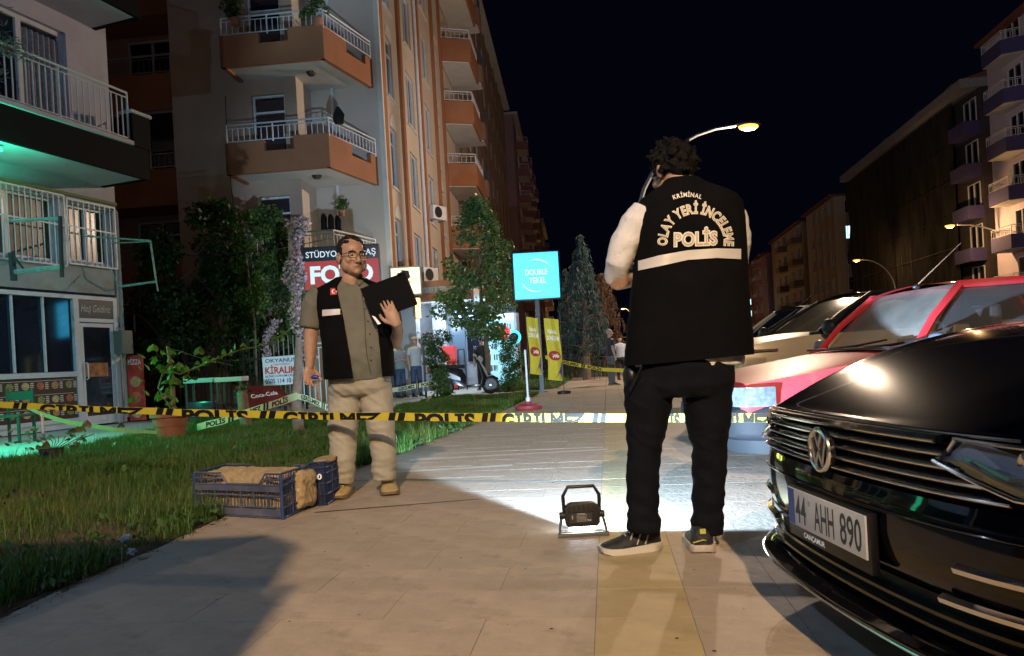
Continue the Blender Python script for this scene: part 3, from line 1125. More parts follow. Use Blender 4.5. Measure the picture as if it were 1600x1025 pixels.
# air conditioners
def ac_unit(label, loc, rot, s=1.0):
    t = thing('air_conditioner', label, 'air conditioner', loc, rot, 'air conditioner units on the apartment fronts')
    MB().box((-.4 * s, -.15 * s, -.27 * s), (.4 * s, .15 * s, .27 * s)).build('casing', m_white, t, bevel=.012)
    MB().lathe([(.0, 0), (.21 * s, 0), (.22 * s, .012), (.0, .012)], 20, (-.1 * s, -.15 * s, 0), Matrix.Rotation(R(90), 3, 'X')).build('fan_grille', m_black, t)
    for sx in (-.28, .28):
        MB().box((sx * s - .015, -.15 * s, -.33 * s), (sx * s + .015, .2 * s, -.275 * s)).build('bracket', m_steel, t)
    return t


for lab, px, py, d in (('air conditioner unit above the lit yellow box sign', 683, 333, 29.0), ('air conditioner on the facade beside the yellow box sign', 669, 430, 27.0), ('air conditioner under the upper dark railed balconies', 719, 122, 38.0)):
    ac_unit(lab, W(px, py, d), YAW - A1 + R(60) if px < 700 else YAW)

# ------------------------------------------------------------------ further blocks on the left side of the street
def block(name, label, kx, ky, m, length, top, deep, wallm, side=-1, floors=7, z0=3.5, fh=2.95, trim=None, wins=True, gap=3.2, bal=(), railm=None, glass=None, ground=True, nolabel=False, winw=1.3, roof=None, baldepth=1.2):
    t = thing(name, label, 'building', C(kx, ky), YAW - math.atan(m))
    # facade coordinates: a away from the camera, b into the building
    Mx = Matrix(((0, side, 0, 0), (1, 0, 0, 0), (0, 0, 1, 0), (0, 0, 0, 1)))
    f = MB(Mx)
    hs = []
    a = 1.0
    cols = []
    while a + winw < length - .5:
        cols.append(a)
        a += gap
    balc = [int(c) for c in bal]
    for i, a in enumerate(cols):
        if i in balc:
            continue
        for k in range(floors):
            z = z0 + k * fh
            if z + 2.3 < top:
                hs.append((a, a + winw, z + .8, z + 2.2))
    wall(f, 0, length, 0, top, hs if wins else [], 0, .15)
    f.quad((0, 0, 0), (0, deep, 0), (0, deep, top), (0, 0, top)).quad((length, 0, 0), (length, deep, 0), (length, deep, top), (length, 0, top))
    f.quad((0, 0, top), (length, 0, top), (length, deep, top), (0, deep, top))
    f.build('wall', wallm, t)
    if wins:
        for h in hs:
            window(t, Mx, h[0], h[1], h[2], h[3], .12, 2, glass=glass)
    if trim:
        for i, a in enumerate(cols):
            if i in balc or (i - 1) in balc:
                continue
            MB(Mx).box((a - .8, -.09, z0 - .3), (a - .45, 0, top)).build('pilaster', trim, t)
    for i in balc:
        a = cols[i]
        for k in range(floors):
            z = z0 + k * fh
            MB(Mx).prism([(a - .5, -.002), (a - .1, -baldepth), (a + 2.3, -baldepth), (a + 2.6, -.002)], z - .3, z + .55).build('balcony_parapet', trim or wallm, t)
            MB(Mx).prism([(a - .42, -.004), (a - .05, -baldepth + .06), (a + 2.25, -baldepth + .06), (a + 2.5, -.004)], z - .33, z - .302).build('balcony_slab', m_soffit, t)
            railing(t, Mx, [(a - .45, -.1, z + .55), (a - .08, -baldepth + .05, z + .55), (a + 2.28, -baldepth + .05, z + .55), (a + 2.55, -.1, z + .55)], .55, .22, .018, railm or m_rail, individual=False)
            window(t, Mx, a + .2, a + 1.8, z + .56, z + 2.2, -.01, 2, glass=glass, name='balcony_door')
    MB(Mx).box((-.3, -.55, top), (length + .3, deep + .3, top + .22)).build('roof', roof or m_soffit, t)
    return t, Mx


m_brown = mat('brown_render', (.34, .25, .20), .85, var=.1, vscale=.5, dirt=(.2, .14, .12), dscale=.5, damt=.5)
m_bdark = mat('brown_parapet', (.20, .12, .09), .85, var=.15, vscale=1)
m_mauve = mat('mauve_render', (.36, .22, .25), .85, var=.12, vscale=.6)
m_mauved = mat('mauve_parapet', (.28, .12, .14), .85, var=.12, vscale=.6)
cB = -5.25
tB, MxB = block('apartment_block', 'brown apartment block with dark balcony rails beyond the orange balconies', cB + M1 * 38 - .0, 38, M1, 32, 24.7, 12, m_brown, -1, 7, 3.6, 2.9, m_bdark, gap=3.1)
# dark railed balconies facing the camera at the near end
for k in range(7):
    z = 3.6 + k * 2.9
    MB().prism([(-1.6, -.01), (-1.6, -1.6), (1.0, -1.6), (1.5, -.9), (1.5, -.01)], z - .3, z + .55).build('balcony_parapet', m_bdark, tB)
    MB().prism([(-1.5, -.03), (-1.5, -1.5), (.95, -1.5), (1.4, -.85), (1.4, -.03)], z - .34, z - .302).build('balcony_slab', m_soffit, tB)
    railing(tB, Matrix.Identity(4), [(-1.6, -1.55, z + .55), (.98, -1.55, z + .55), (1.45, -.9, z + .55), (1.45, -.1, z + .55)], .65, .16, .015, m_darkrail, individual=False)
    window(tB, Matrix.Identity(4), -1.4, -.2, z + .6, z + 2.3, -.01, 1, name='balcony_door')
tC, MxC = block('apartment_block', 'mauve apartment block further along, its balconies reddish', cB + M1 * 76 + .4, 76, M1, 36, 26.2, 12, m_mauve, -1, 8, 3.6, 2.95, m_mauved, gap=4.2, bal=(1, 3, 5, 7))  # parapets are reddish by their own colour
tD, MxD = block('apartment_block', 'last dark apartment block on the left, low behind the blue sign', 5.9, 120, M1, 20, 23.5, 14, m_brown, -1, 6, 3.6, 3, m_bdark, gap=4, bal=(0, 2))

# ------------------------------------------------------------------ right side of the street
MR = .15
m_lil = mat('pale_lilac_render', (.55, .48, .60), .8, var=.08, vscale=.6, dirt=(.35, .3, .4), dscale=.4, damt=.4)
m_pur = mat('dark_purple_render', (.06, .05, .16), .8, var=.15)
m_roof = mat('red_brown_roof', (.20, .07, .045), .8, var=.2)


def rx(d):
    return 24.9 + MR * d


tE, MxE = block('apartment_block', 'pale lilac apartment block with purple balconies at the right edge', rx(34), 34, MR, 14.4, 19.7, 14, m_lil, 1, 6, 3.3, 2.9, m_pur, gap=3.0, bal=(3,), roof=m_roof, baldepth=1.3)
# dark netted building
m_net = mat('scaffold_net', (.010, .008, .008), .95, var=.5, vscale=.35, bump=1, bscale=1.2)
nb = thing('netted_building', 'tall dark building wrapped in scaffold netting under a pale sloping roof edge', 'building', C(rx(50.2), 50.2), YAW - math.atan(MR))
Mn = Matrix(((0, 1, 0, 0), (1, 0, 0, 0), (0, 0, 1, 0), (0, 0, 0, 1)))
MB(Mn).box((0, .35, 0), (27.5, 14, 18.0)).build('wall', mat('dark_wall', (.05, .04, .045), .9, var=.3, vscale=.8), nb)  # wall behind the net has a dark base colour
net = MB(Mn)
net.grid(lambda u, v: (2.6 + u * 24.9, -.35 + .10 * noise.noise(Vector((u * 30, v * 6, 0))) + .12 * math.sin(u * 52) * math.sin(v * 19), .3 + v * 17.2), 140, 40)
net.build('net', m_net, nb, True, fixn=False)
net = MB(Mn)
for k in range(13):
    a = 2.6 + k * 2.07
    net.tube([(a, -.5, 0), (a, -.5, 17.3)], .03, 5)
for k in range(7):
    net.tube([(2.6, -.5, 2.4 * (k + 1)), (27.4, -.5, 2.4 * (k + 1))], .025, 5)
net.build('scaffold', mat('scaffold_pipe', (.03, .025, .02), .6, .5), nb)
MB(Mn).box((-.2, -.9, 17.7), (27.8, .9, 18.3)).build('eaves', mat('pale_eaves', (.30, .28, .30), .8, var=.2), nb)
MB(Mn).prism([(-.9, 18.3), (7, 20.4), (15, 18.3)], 0, 27.5, 'x').build('roof', m_roof, nb)
for k, a in enumerate((6, 9, 12, 14.5, 20)):
    MB(Mn).box((a, 1.2, 18.4), (a + 1.1, 2.4, 20.0 - .2 * (k % 2))).build('chimney', mat('chimney_grey', (.12, .11, .12), .9), nb)
for k in range(5):
    z = 3.3 + 2.9 * k
    MB(Mn).box((.1, -.7, z - .3), (2.5, .34, z + .6)).build('balcony_parapet', m_pur, nb)
    window(nb, Mn, .4, 2.2, z + .62, z + 2.3, .33, 2)
tF, MxF = block('apartment_block', 'pale apartment block with two lit windows beside the netted building', rx(83.5), 83.5, MR, 12.5, 17.4, 14, mat('cream_render', (.42, .35, .31), .85, var=.1), 1, 5, 3.2, 2.9, m_brown, gap=2.7, roof=m_roof)
m_lit = mat('lit_window_cool', (.5, .8, .9), emit=2.2, ecol=(.50, .85, .95))
Mend = Matrix.Identity(4)
for k in range(5):
    z = 3.2 + 2.9 * k
    lit = k in (0, 3)
    window(tF, Mend, 1.1, 2.2, z + (.0 if k == 0 else .6), z + 2.1, -.01, 2, glass=m_lit if lit else None)
tG, MxG = block('apartment_block', 'lower brown block with stacked balconies in the right distance', rx(98.5), 98.5, MR, 20, 17.2, 14, m_brown, 1, 5, 3.2, 2.9, m_bdark, gap=4.3, bal=(0, 2), roof=m_roof)
tH, MxH = block('apartment_block', 'farthest dim block on the right showing lit shop windows below', rx(122), 122, MR, 34, 16.3, 16, m_mauve, 1, 5, 3.2, 2.9, m_mauved, gap=5, bal=(1, 4), roof=m_roof)
for px, py in ((1316, 455),):
    pass
for k, (px, py) in enumerate(((1168, 472), (1169, 490))):
    c = P(px, py, 121)
    q = MB()
    q.box((c.x - .55, 120.9, c.z - .45), (c.x - .04, 121.0, c.z + .45)).box((c.x + .04, 120.9, c.z - .45), (c.x + .55, 121.0, c.z + .45))
    o = q.build('lit_window', m_lit, None)
    o.rotation_euler = (0, 0, YAW)
    o.parent = tH
    o.matrix_parent_inverse = (Matrix.Translation(tH.location) @ Matrix.Rotation(tH.rotation_euler.z, 4, 'Z')).inverted()

# ------------------------------------------------------------------ plants and trees
def cthing(name, label, cat, px, py, d, group=None, ground=True):
    """a thing whose base stands where a pixel says, at depth d (camera-aligned axes)"""
    p = P(px, py, d)
    if ground:
        p.z = 0
    return thing(name, label, cat, C(p.x, p.y, p.z), YAW, group), p


m_bark = mat('bark', (.16, .11, .075), .9, var=.35, vscale=12, bump=.8, bscale=40)
m_leafd = mat('dark_leaves', (.050, .10, .025), .5, island=.5, translucent=.3)
m_leafm = mat('garden_leaves', (.055, .12, .02), .45, island=.45, translucent=.35)
m_leafl = mat('pale_leaves', (.13, .19, .07), .4, island=.4, translucent=.35)


def limb_tree(t, h, r0, limbs, material=m_bark, lean=(0, 0)):
    b = MB()
    tr = [(lean[0] * s * h + .05 * math.sin(s * 7), lean[1] * s * h + .04 * math.cos(s * 5), s * h) for s in (0, .2, .4, .6, .8, 1)]
    b.tube(tr, [r0 * (1 - .75 * s) for s in (0, .2, .4, .6, .8, 1)], 9)
    b.build('trunk', material, t, True)
    lb = MB()
    for (z, dx, dy, dz) in limbs:
        s = z / h
        p = Vector((lean[0] * z + .05 * math.sin(s * 7), lean[1] * z + .04 * math.cos(s * 5), z))
        lb.tube([p, p + Vector((dx * .5, dy * .5, dz * .65)), p + Vector((dx, dy, dz))], [r0 * .4, r0 * .25, r0 * .08], 6)
    if limbs:
        lb.build('branch', material, t, True)


def crown(t, clusters, n, size, material, name='crown', **kw):
    """clusters: list of (x, y, z, radius, weight)"""
    w = np.array([c[4] if len(c) > 4 else c[3] ** 2 for c in clusters])
    w = w / w.sum()
    idx = rng.choice(len(clusters), n, p=w)
    cen = np.array([c[:3] for c in clusters])[idx]
    rad = np.array([c[3] for c in clusters])[idx]
    d = rng.normal(size=(n, 3))
    d /= np.linalg.norm(d, axis=1, keepdims=True)
    rr = rng.uniform(.25, 1, n) ** .5
    pts = cen + d * (rad * rr)[:, None] * np.array([1, 1, .85])
    V, F = leaf_cloud(pts, size, **kw)
    return np_mesh(name, V, F, material, t, kind='stuff')


def random_clusters(n, shape, r0, r1, r=rnd):
    out = []
    while len(out) < n:
        p = shape(r)
        if p:
            out.append((*p, r.uniform(r0, r1)))
    return out


# young lit street tree
t, p = cthing('young_tree', 'young leafy street tree lit from the left in front of the tekel shop', 'tree', 762, 606, 20.6)
limb_tree(t, 4.3, .09, [(z, math.cos(z * 5) * .75 * (1.25 - z / 4.6), math.sin(z * 5) * .7 * (1.25 - z / 4.6), .35) for z in [1.4 + .2 * k for k in range(13)]])


def teardrop(r, z0=1.6, z1=5.4, w=1.28, cx=-.12):
    z = r.uniform(z0, z1)
    s = (z - z0) / (z1 - z0)
    ww = w * (math.sin(min(1, s * 2.6 + .22) * PI / 2)) * (1 - s) ** .62 * 1.15
    a = r.uniform(0, 2 * PI)
    q = ww * math.sqrt(r.uniform(.1, 1))
    return (cx + q * math.cos(a) + .15 * s, q * math.sin(a), z)


crown(t, random_clusters(150, teardrop, .14, .30), 7500, .125, mat('young_tree_leaves', (.10, .17, .055), .38, island=.45, translucent=.35), up=-.2)

# dark garden trees behind the fence
for lab, px, d, h, w, n, zc in (('dark broad garden tree behind the fence left of the potted climber', 262, 18.2, 4.4, 1.15, 9000, .5),
                                ('tall dark garden tree behind the fence beside the flower wrapped sapling', 352, 19.2, 5.3, 1.35, 12000, .5),
                                ('dark garden tree filling the space above the rent banner', 432, 18.6, 4.9, 1.05, 9500, .5)):
    t, p = cthing('garden_tree', lab, 'tree', px, 600, d, 'dark trees behind the garden fence')
    limb_tree(t, h * .75, .12, [(h * .3 + .25 * k, math.cos(k * 2.1) * w * .7, math.sin(k * 2.1) * w * .6, .7) for k in range(7)])

    def shp(r, h=h, w=w):
        z = r.uniform(.9, h)
        s = (z - .9) / (h - .9)
        ww = w * (1 - s * s) ** .5 * (.75 + .25 * math.sin(s * 9 + h))
        a = r.uniform(0, 2 * PI)
        q = ww * math.sqrt(r.uniform(.15, 1))
        return (q * math.cos(a), q * math.sin(a) * .8, z)
    crown(t, random_clusters(90, shp, .18, .42), n, .12, m_leafd)
# light sprigs standing out of the dark trees
t, p = cthing('climbing_shrub', 'bright green sprigs of a climbing shrub below the lower orange balcony', 'shrub', 398, 560, 17.4, ground=True)
MB().tube([(0, 0, 0), (.05, 0, 2), (-.1, 0, 4.2), (.0, 0, 5.1)], [.03, .025, .02, .006], 6).build('stem', m_bark, t, True)
crown(t, [(.05 + .3 * math.sin(k * 2.3), .2 * math.cos(k * 3), 2.4 + .2 * k, .22 + .05 * math.sin(k)) for k in range(12)], 1500, .10, m_leafm)

# hanging conifers beyond the sign
m_need = mat('blue_green_needles', (.035, .075, .07), .6, island=.4, translucent=.2)
m_needb = mat('brownish_needles', (.13, .07, .03), .7, island=.4, translucent=.2)


def weeping(lab, px, d, h, w, n, material, seed, group=None):
    r = random.Random(seed)
    t, p = cthing('weeping_conifer', lab, 'tree', px, 585, d, group)
    MB().tube([(0, 0, 0), (.05, 0, h * .5), (0, 0, h)], [.16, .09, .01], 8).build('trunk', m_bark, t, True)
    pts, dirs = [], []
    bm2 = MB()
    for k in range(n):
        z = h * (1 - r.uniform(0, .80) ** 1.0)
        s = 1 - z / h
        a = r.uniform(0, 2 * PI)
        ln = w * (s ** .8) * r.uniform(.5, 1.1) + .1
        ex, ey = math.cos(a) * ln, math.sin(a) * ln
        tip = Vector((ex, ey, z + .1 * ln))
        droop = r.uniform(.25, .7) * (h * .36)
        bm2.tube([(0, 0, z), (ex * .6, ey * .6, z + .12 * ln), tip], [.03, .02, .008], 4)
        steps = int(46 * (droop + ln * .4))
        for q in range(steps):
            f = q / steps
            if f < .35:
                c = Vector((ex, ey, 0)) * (f / .35) + Vector((0, 0, z + .1 * ln * f / .35))
            else:
                c = tip + Vector((ex * .08 * (f - .35), ey * .08 * (f - .35), -(f - .35) / .65 * droop))
            pts.append((c.x + r.gauss(0, .03), c.y + r.gauss(0, .03), c.z))
            dirs.append((0, 0, -1))
    bm2.build('branch', m_bark, t, True)
    V, F = leaf_cloud(np.array(pts), .20, aspect=.16, dirs=np.array(dirs, float))
    np_mesh('crown', V, F, material, t, kind='stuff')
    return t


weeping('tall pointed weeping conifer with bluish hanging twigs beyond the blue sign', 917, 27, 5.3, 1.15, 110, m_need, 3)
weeping('darker weeping conifer squeezed between the blue sign and the pointed one', 893, 31, 4.6, 1.2, 90, m_need, 5)
weeping('brown tinged weeping conifer just left of the officer in the vest', 948, 30, 4.2, 1.3, 100, m_needb, 9)

# spruce reaching in at the top left corner
t = thing('spruce_tree', 'blue green spruce branch reaching in at the top left corner', 'tree', C(-5.95, 7.2), YAW)
MB().tube([(0, 0, 0), (0, 0, 4), (0, 0, 7)], [.16, .10, .01], 8).build('trunk', m_bark, t, True)
pts, dirs = [], []
bm2 = MB()
for k in range(170):
    z = 1.4 + 5.3 * (k / 170)
    ln = 2.15 * (1 - (z - 1.2) / 6.0) + .15
    if z < 4.3:
        continue
    a = k * 2.4
    dv = Vector((math.cos(a), math.sin(a), -.10))
    bm2.tube([(0, 0, z), Vector((0, 0, z)) + dv * ln], [.018, .005], 4)
    for q in range(int(300 * ln)):
        f = (q / (300 * ln)) ** .7
        c = Vector((0, 0, z)) + dv * (ln * f) + Vector((rnd.gauss(0, .06), rnd.gauss(0, .06), rnd.gauss(0, .03) - .03))
        pts.append(tuple(c))
        dirs.append((dv.x + rnd.gauss(0, .8), dv.y + rnd.gauss(0, .8), rnd.gauss(.1, .5)))
bm2.build('branch', m_bark, t, True)
V, F = leaf_cloud(np.array(pts), .095, aspect=.12, dirs=np.array(dirs))
np_mesh('needles', V, F, mat('spruce_needles', (.16, .27, .26), .5, island=.35, translucent=.2, dirt=(.28, .22, .05), dscale=1.2, damt=.7), t, kind='stuff')

# bushes
for lab, px, d, h, w, n, m_ in (('feathery green bush right of the scooter front wheel', 797, 20.0, 1.5, .34, 3200, m_leafm),
                                ('clipped climbing bush grown over the black planter stand', 692, 19.4, 1.7, .30, 2600, m_leafd),
                                ('small low bush at the foot of the planter stand', 690, 17.6, .62, .27, 900, m_leafd)):
    t, p = cthing('bush', lab, 'bush', px, 606, d)
    MB().tube([(0, 0, 0), (.02, 0, h * .7)], [.03, .01], 6).build('stem', m_bark, t, True)
    crown(t, [(rnd.gauss(0, w * .42), rnd.gauss(0, w * .35), .12 + h * k / 40, w * .42) for k in range(38)], n, .10 if w > .4 else .085, m_, aspect=.35)
# flower wrapped sapling
m_pink = mat('pale_pink_petals', (.50, .38, .42), .6, island=.35, translucent=.2)
t, p = cthing('sapling', 'sapling trunk wrapped in pale pink artificial flowers left of the officer with folder', 'tree', 467, 672, 10.5)
MB().tube([(0, 0, 0), (-.02, 0, .35), (.03, 0, .8), (.10, 0, 1.5), (.02, 0, 2.2), (.04, 0, 3.0)], [.085, .072, .066, .055, .045, .03], 12).build('trunk', mat('pale_bark', (.24, .18, .14), .9, var=.3, vscale=9, bump=.9, bscale=28), t, True)
pts = []
for k in range(2600):
    z = rnd.uniform(1.05, 3.05)
    a = rnd.uniform(0, 2 * PI)
    q = (.09 + .05 * math.sin(z * 9)) * rnd.uniform(.5, 1.25)
    pts.append((.20 - .03 * z + .08 * math.sin(z * 2.3) + q * math.cos(a), q * math.sin(a), z))
V, F = leaf_cloud(np.array(pts), .045, aspect=.9, bend=.9)
np_mesh('flowers', V, F, m_pink, t, kind='stuff')
V, F = leaf_cloud(np.array(pts)[::6] * np.array([1.0, 1.15, 1]), .06, aspect=.4)
np_mesh('leaves', V, F, m_leafm, t, kind='stuff')
t, p = cthing('sapling', 'short cut tree stump standing in the grass behind the loose tape', 'stump', 386, 670, 11.8)
MB().tube([(0, 0, 0), (-.03, 0, .25), (-.05, 0, .62)], [.10, .09, .085], 10).build('trunk', mat('pale_bark', (.24, .18, .14)), t, True)
crown(t, [(-.05, 0, .62, .10)], 60, .06, m_leafm)
for s_ in (1, -1):       # flower chain hanging behind the banner
    pass
t, p = cthing('flower_garland', 'pale violet flower garland climbing the fence beside the rent banner', 'garland', 420, 590, 17.1)
pts = [(.03 * math.sin(z * 7) + (z - 1.4) ** 2 * .5 + rnd.gauss(0, .05), rnd.gauss(0, .03) - .05, z) for z in [rnd.uniform(.7, 2.1) for _ in range(500)]]
V, F = leaf_cloud(np.array(pts), .06, aspect=.9, bend=.9)
np_mesh('flowers', V, F, m_pink, t, kind='stuff')

# ------------------------------------------------------------------ garden fence
m_fence = mat('fence_dark_metal', (.035, .030, .032), .5, .3)
m_fence2 = mat('fence_grey_metal', (.30, .29, .30), .5, .2)
x0, x1 = P(203, 600, 18).x, P(478, 600, 17).x
t = thing('garden_fence', 'dark metal bar fence in front of the garden trees', 'fence', C(x0, 18), YAW - math.atan2(1.0, x1 - x0))
Lf = math.hypot(x1 - x0, 1.0)
b = MB()
for z in (.18, 1.22):
    b.box((0, -.012, z - .02), (Lf, .012, z + .02))
for k in range(4):
    b.box((Lf * k / 3 - .025, -.025, 0), (Lf * k / 3 + .025, .025, 1.75))
rl = b.build('rail', m_fence, t)
mbar = MB().tube([(0, -.02, .06), (0, -.02, 1.72)], .011, 6).mesh('bar')
mbar.materials.append(m_fence)
mbar2 = mbar.copy()
mbar2.materials.clear()
mbar2.materials.append(m_fence2)
nb_ = int(Lf / .125)
for k in range(1, nb_):
    inst('bar', mbar2 if k / nb_ > .80 else mbar, t, Matrix.Translation((Lf * k / nb_, 0, 0)))
# pale railing of the ground floor ramp, seen right of the sapling
t = thing('ramp_railing', 'pale bar railing partly hidden behind the officer with folder', 'railing', W(478, 650, 17.0) * Vector((1, 1, 0)), YAW)
railing(t, Matrix.Identity(4), [(0, 0, 0), (1.5, 0, 0)], 1.5, .12, .014, m_rail)
# far hedge fence beyond the verge
t, p = cthing('picket_fence', 'low dark fence under the weeping conifers', 'fence', 872, 590, 29)
railing(t, Matrix.Identity(4), [(0, 0, 0), (2.4, 0, 0)], .8, .16, .02, m_fence, individual=False)

# ------------------------------------------------------------------ signs
m_signred = mat('sign_red', (.45, .035, .03), .45, emit=.10, ecol=(.7, .05, .04))
m_signblk = mat('sign_black_face', (.012, .012, .016), .4)
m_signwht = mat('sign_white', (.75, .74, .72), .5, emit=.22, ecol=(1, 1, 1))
t, p = cthing('photo_studio_sign', 'red and black FOTO sign board behind the head of the officer with folder', 'sign', 547, 640, 13.5)
zc0, zc1 = P(550, 452, 13.5).z, P(550, 383, 13.5).z
MB().tube([(.05, .05, 0), (.05, .05, zc1)], .045, 8).build('post', m_fence, t, True)
wd = .70
MB().box((-wd, -.05, zc0), (wd, .05, zc1)).build('sign_box', m_signblk, t, bevel=.01)
MB().box((-wd + .02, -.058, zc0 + .02), (wd - .02, -.051, zc1 - .27)).build('red_panel', m_signred, t)
board_text('STÜDYO ARKADAŞ', 0, zc1 - .20, 1.28, .11, -.056, m_signwht, t, .01)
board_text('FOTO', 0, zc0 + .14, 1.15, .30, -.062, m_signwht, t, .04)

m_bluesign = mat('blue_lit_sign', (.06, .45, .62), .4, emit=1.0, ecol=(.06, .47, .78), var=.0)
m_bluesign2 = mat('blue_lit_print', (.5, .8, .85), .4, emit=1.0, ecol=(.42, .86, .94))
D0 = 18.5
t, p = cthing('shop_light_sign', 'square bright blue lit DOUBLE TEKEL sign on a tall black pole', 'sign', 847, 612, D0)
zc0, zc1 = P(840, 469, D0).z, P(840, 393, D0).z
xl, xr_ = P(801, 430, D0).x - p.x, P(875, 430, D0).x - p.x
MB().box((xl, -.08, zc0), (xr_, .08, zc1)).build('sign_frame', m_black, t, bevel=.01)
MB().box((xl + .035, -.09, zc0 + .035), (xr_ - .035, -.081, zc1 - .035)).build('sign_face', m_bluesign, t)
xm = (xl + xr_) / 2
board_text('DOUBLE', xm, (zc0 + zc1) / 2 + .02, .56, .14, -.094, m_bluesign2, t, .012)
board_text('TEKEL', xm + .02, (zc0 + zc1) / 2 - .19, .42, .14, -.094, m_bluesign2, t, .012)
for (r0_, a0_, a1_, up_) in ((.42, .55, 1.9, 1), (.42, 3.6, 5.0, 1)):
    pts = [(xm + r0_ * math.cos(a0_ + (a1_ - a0_) * k / 14), -.094, (zc0 + zc1) / 2 + r0_ * math.sin(a0_ + (a1_ - a0_) * k / 14) * .95) for k in range(15)]
    MB().tube(pts, [.004 + .012 * math.sin(k / 14 * PI) for k in range(15)], 5).build('swoosh', m_bluesign2, t, True)
MB().box((-.05, -.05, 0), (.05, .05, zc0)).build('pole', m_black, t)
MB().box((-.14, -.14, 0), (.14, .14, .03)).build('base_plate', m_black, t)
al = bpy.data.lights.new('sign_glow', 'AREA')
al.energy = 22
al.size = 1.1
al.color = (.15, .7, 1)
ao = bpy.data.objects.new('sign_glow', al)
COL.objects.link(ao)
ao.parent = t
ao.location = (xm, -.12, (zc0 + zc1) / 2)
ao.rotation_euler = (R(90), 0, 0)

# yellow light box on the corner of the apartment building
D0 = 21.0
m_ylw = mat('yellow_lit_sign', (.8, .75, .4), .4, emit=.80, ecol=(1.0, .96, .66))
t = thing('light_box_sign', 'square pale yellow lit box sign right above the black folder', 'sign', W(637, 462, D0), YAW)
MB().box((-.45, -.12, 0), (.42, .12, .82)).build('sign_box', mat('sign_edge', (.25, .24, .2), .5), t, bevel=.01)
MB().box((-.42, -.128, .04), (.39, -.121, .78)).build('sign_face', m_ylw, t)
board_text('DOUBLE', .02, .35, .62, .13, -.132, mat('grey_print', (.2, .19, .12), .6), t)
MB().box((-.45, .12, .38), (-.6, .3, .44)).build('bracket', m_fence, t)
point('sign_glow', (0, -1.3, .4), (1, .90, .62), 60, .3, t)
t = thing('light_strip', 'short orange lit strip under the yellow box sign', 'light', W(653, 478, 20.6), YAW + .9)
MB().box((-.05, -.04, -.34), (.06, .04, .22)).build('tube', mat('warm_strip', (1, .7, .3), emit=3.0, ecol=(1, .68, .22)), t)
MB().box((-.07, .04, -.36), (.08, .06, .24)).build('holder', m_steel, t)

# rent banner
m_bblue = mat('print_blue', (.02, .04, .20), .6)
m_bred = mat('print_red', (.55, .04, .03), .6)
t = thing('rent_banner', 'white OKYANUS KİRALIK rent banner tied to the fence', 'banner', W(441, 602, 16.9), YAW)
MB().grid(lambda u, v: (-.42 + u * .82, -.02 + .015 * math.sin(u * 9 + v * 4), .0 + v * .66 + .02 * u), 14, 8).build('cloth', mat('banner_white', (.70, .70, .72), .6), t, True, fixn=False)
board_text('OKYANUS', .0, .535, .70, .085, -.04, m_bblue, t, .015)
board_text('Gayrimenkul', .02, .47, .36, .045, -.04, m_bred, t)
board_text('KİRALIK', .0, .28, .72, .15, -.04, m_bred, t, .03)
board_text('ALTAN GÖRKEM ÇELEBİ', .0, .20, .74, .045, -.04, m_bblue, t, .01)
board_text('0505 114 10 46', .0, .06, .74, .10, -.04, m_bblue, t, .015)

# cola panel leaning low behind the lawn
t, p = cthing('cola_board', 'dark red Coca-Cola board lying tilted in front of the fence', 'board', 425, 645, 14.2)
qd = [P(366, 604, 14.2), P(432, 602, 14.6), P(462, 627, 14.2), P(391, 639, 13.6)]
qd = [q - p for q in qd]
nrm = (qd[1] - qd[0]).cross(qd[3] - qd[0]).normalized()
if nrm.y > 0:
    nrm = -nrm
bb = MB()
bb.add([q for q in qd] + [q - nrm * .04 for q in qd], [(0, 1, 2, 3), (7, 6, 5, 4), (0, 4, 5, 1), (1, 5, 6, 2), (2, 6, 7, 3), (3, 7, 4, 0)])
bb.build('panel', mat('cola_red', (.17, .015, .02), .4, var=.2), t)
ex = (qd[2] - qd[3]).normalized()
cen = (qd[0] + qd[1] + qd[2] + qd[3]) / 4
ez = (qd[0] - qd[3]).normalized()
ez = (ez - ex * ez.dot(ex)).normalized()
b = MB()
add_text(b, 'Coca-Cola', .52, .14, lambda u, v: cen + ex * u + ez * (v - .05) + nrm * .008, .0, shear=.4)
b.build('lettering', m_signwht, t, fixn=False)
MB().box((-.45, .05, 0), (-.40, .1, .22)).box((.2, .1, 0), (.25, .15, .22)).build('leg', m_fence, t)

# low outdoor tables in front of the fence
for lab, px0, px1, py, d, c_ in (('narrow mint green table top on dark legs before the fence', 293, 338, 592, 14.6, (.32, .62, .55)),
                                 ('narrow white table top on dark legs beside the mint one', 341, 383, 590, 14.5, (.6, .58, .56))):
    a, e = P(px0, py, d), P(px1, py, d)
    t = thing('side_table', lab, 'table', C((a.x + e.x) / 2, d), YAW)
    w2 = (e.x - a.x) / 2
    MB().box((-w2, -.2, a.z - .09), (w2, .2, a.z)).build('table_top', mat('table_%d' % px0, c_, .5), t, bevel=.006)
    for sx in (-1, 1):
        for sy in (-1, 1):
            MB().box((sx * (w2 - .04) - .02, sy * .16 - .02, 0), (sx * (w2 - .04) + .02, sy * .16 + .02, a.z - .092)).build('leg', m_fence, t)
    MB().box((-w2 + .03, -.15, .15), (w2 - .03, .15, .17)).build('shelf', m_fence, t)
t, p = cthing('cool_box', 'dark glossy box stored under the mint green table', 'box', 318, 640, 14.3)
MB().box((-.24, -.14, .18), (.24, .14, .40)).build('body', mat('dark_blue_gloss', (.03, .04, .06), .2), t, bevel=.03)
MB().box((-.22, -.12, 0), (.22, .12, .18)).build('stand', m_fence, t)
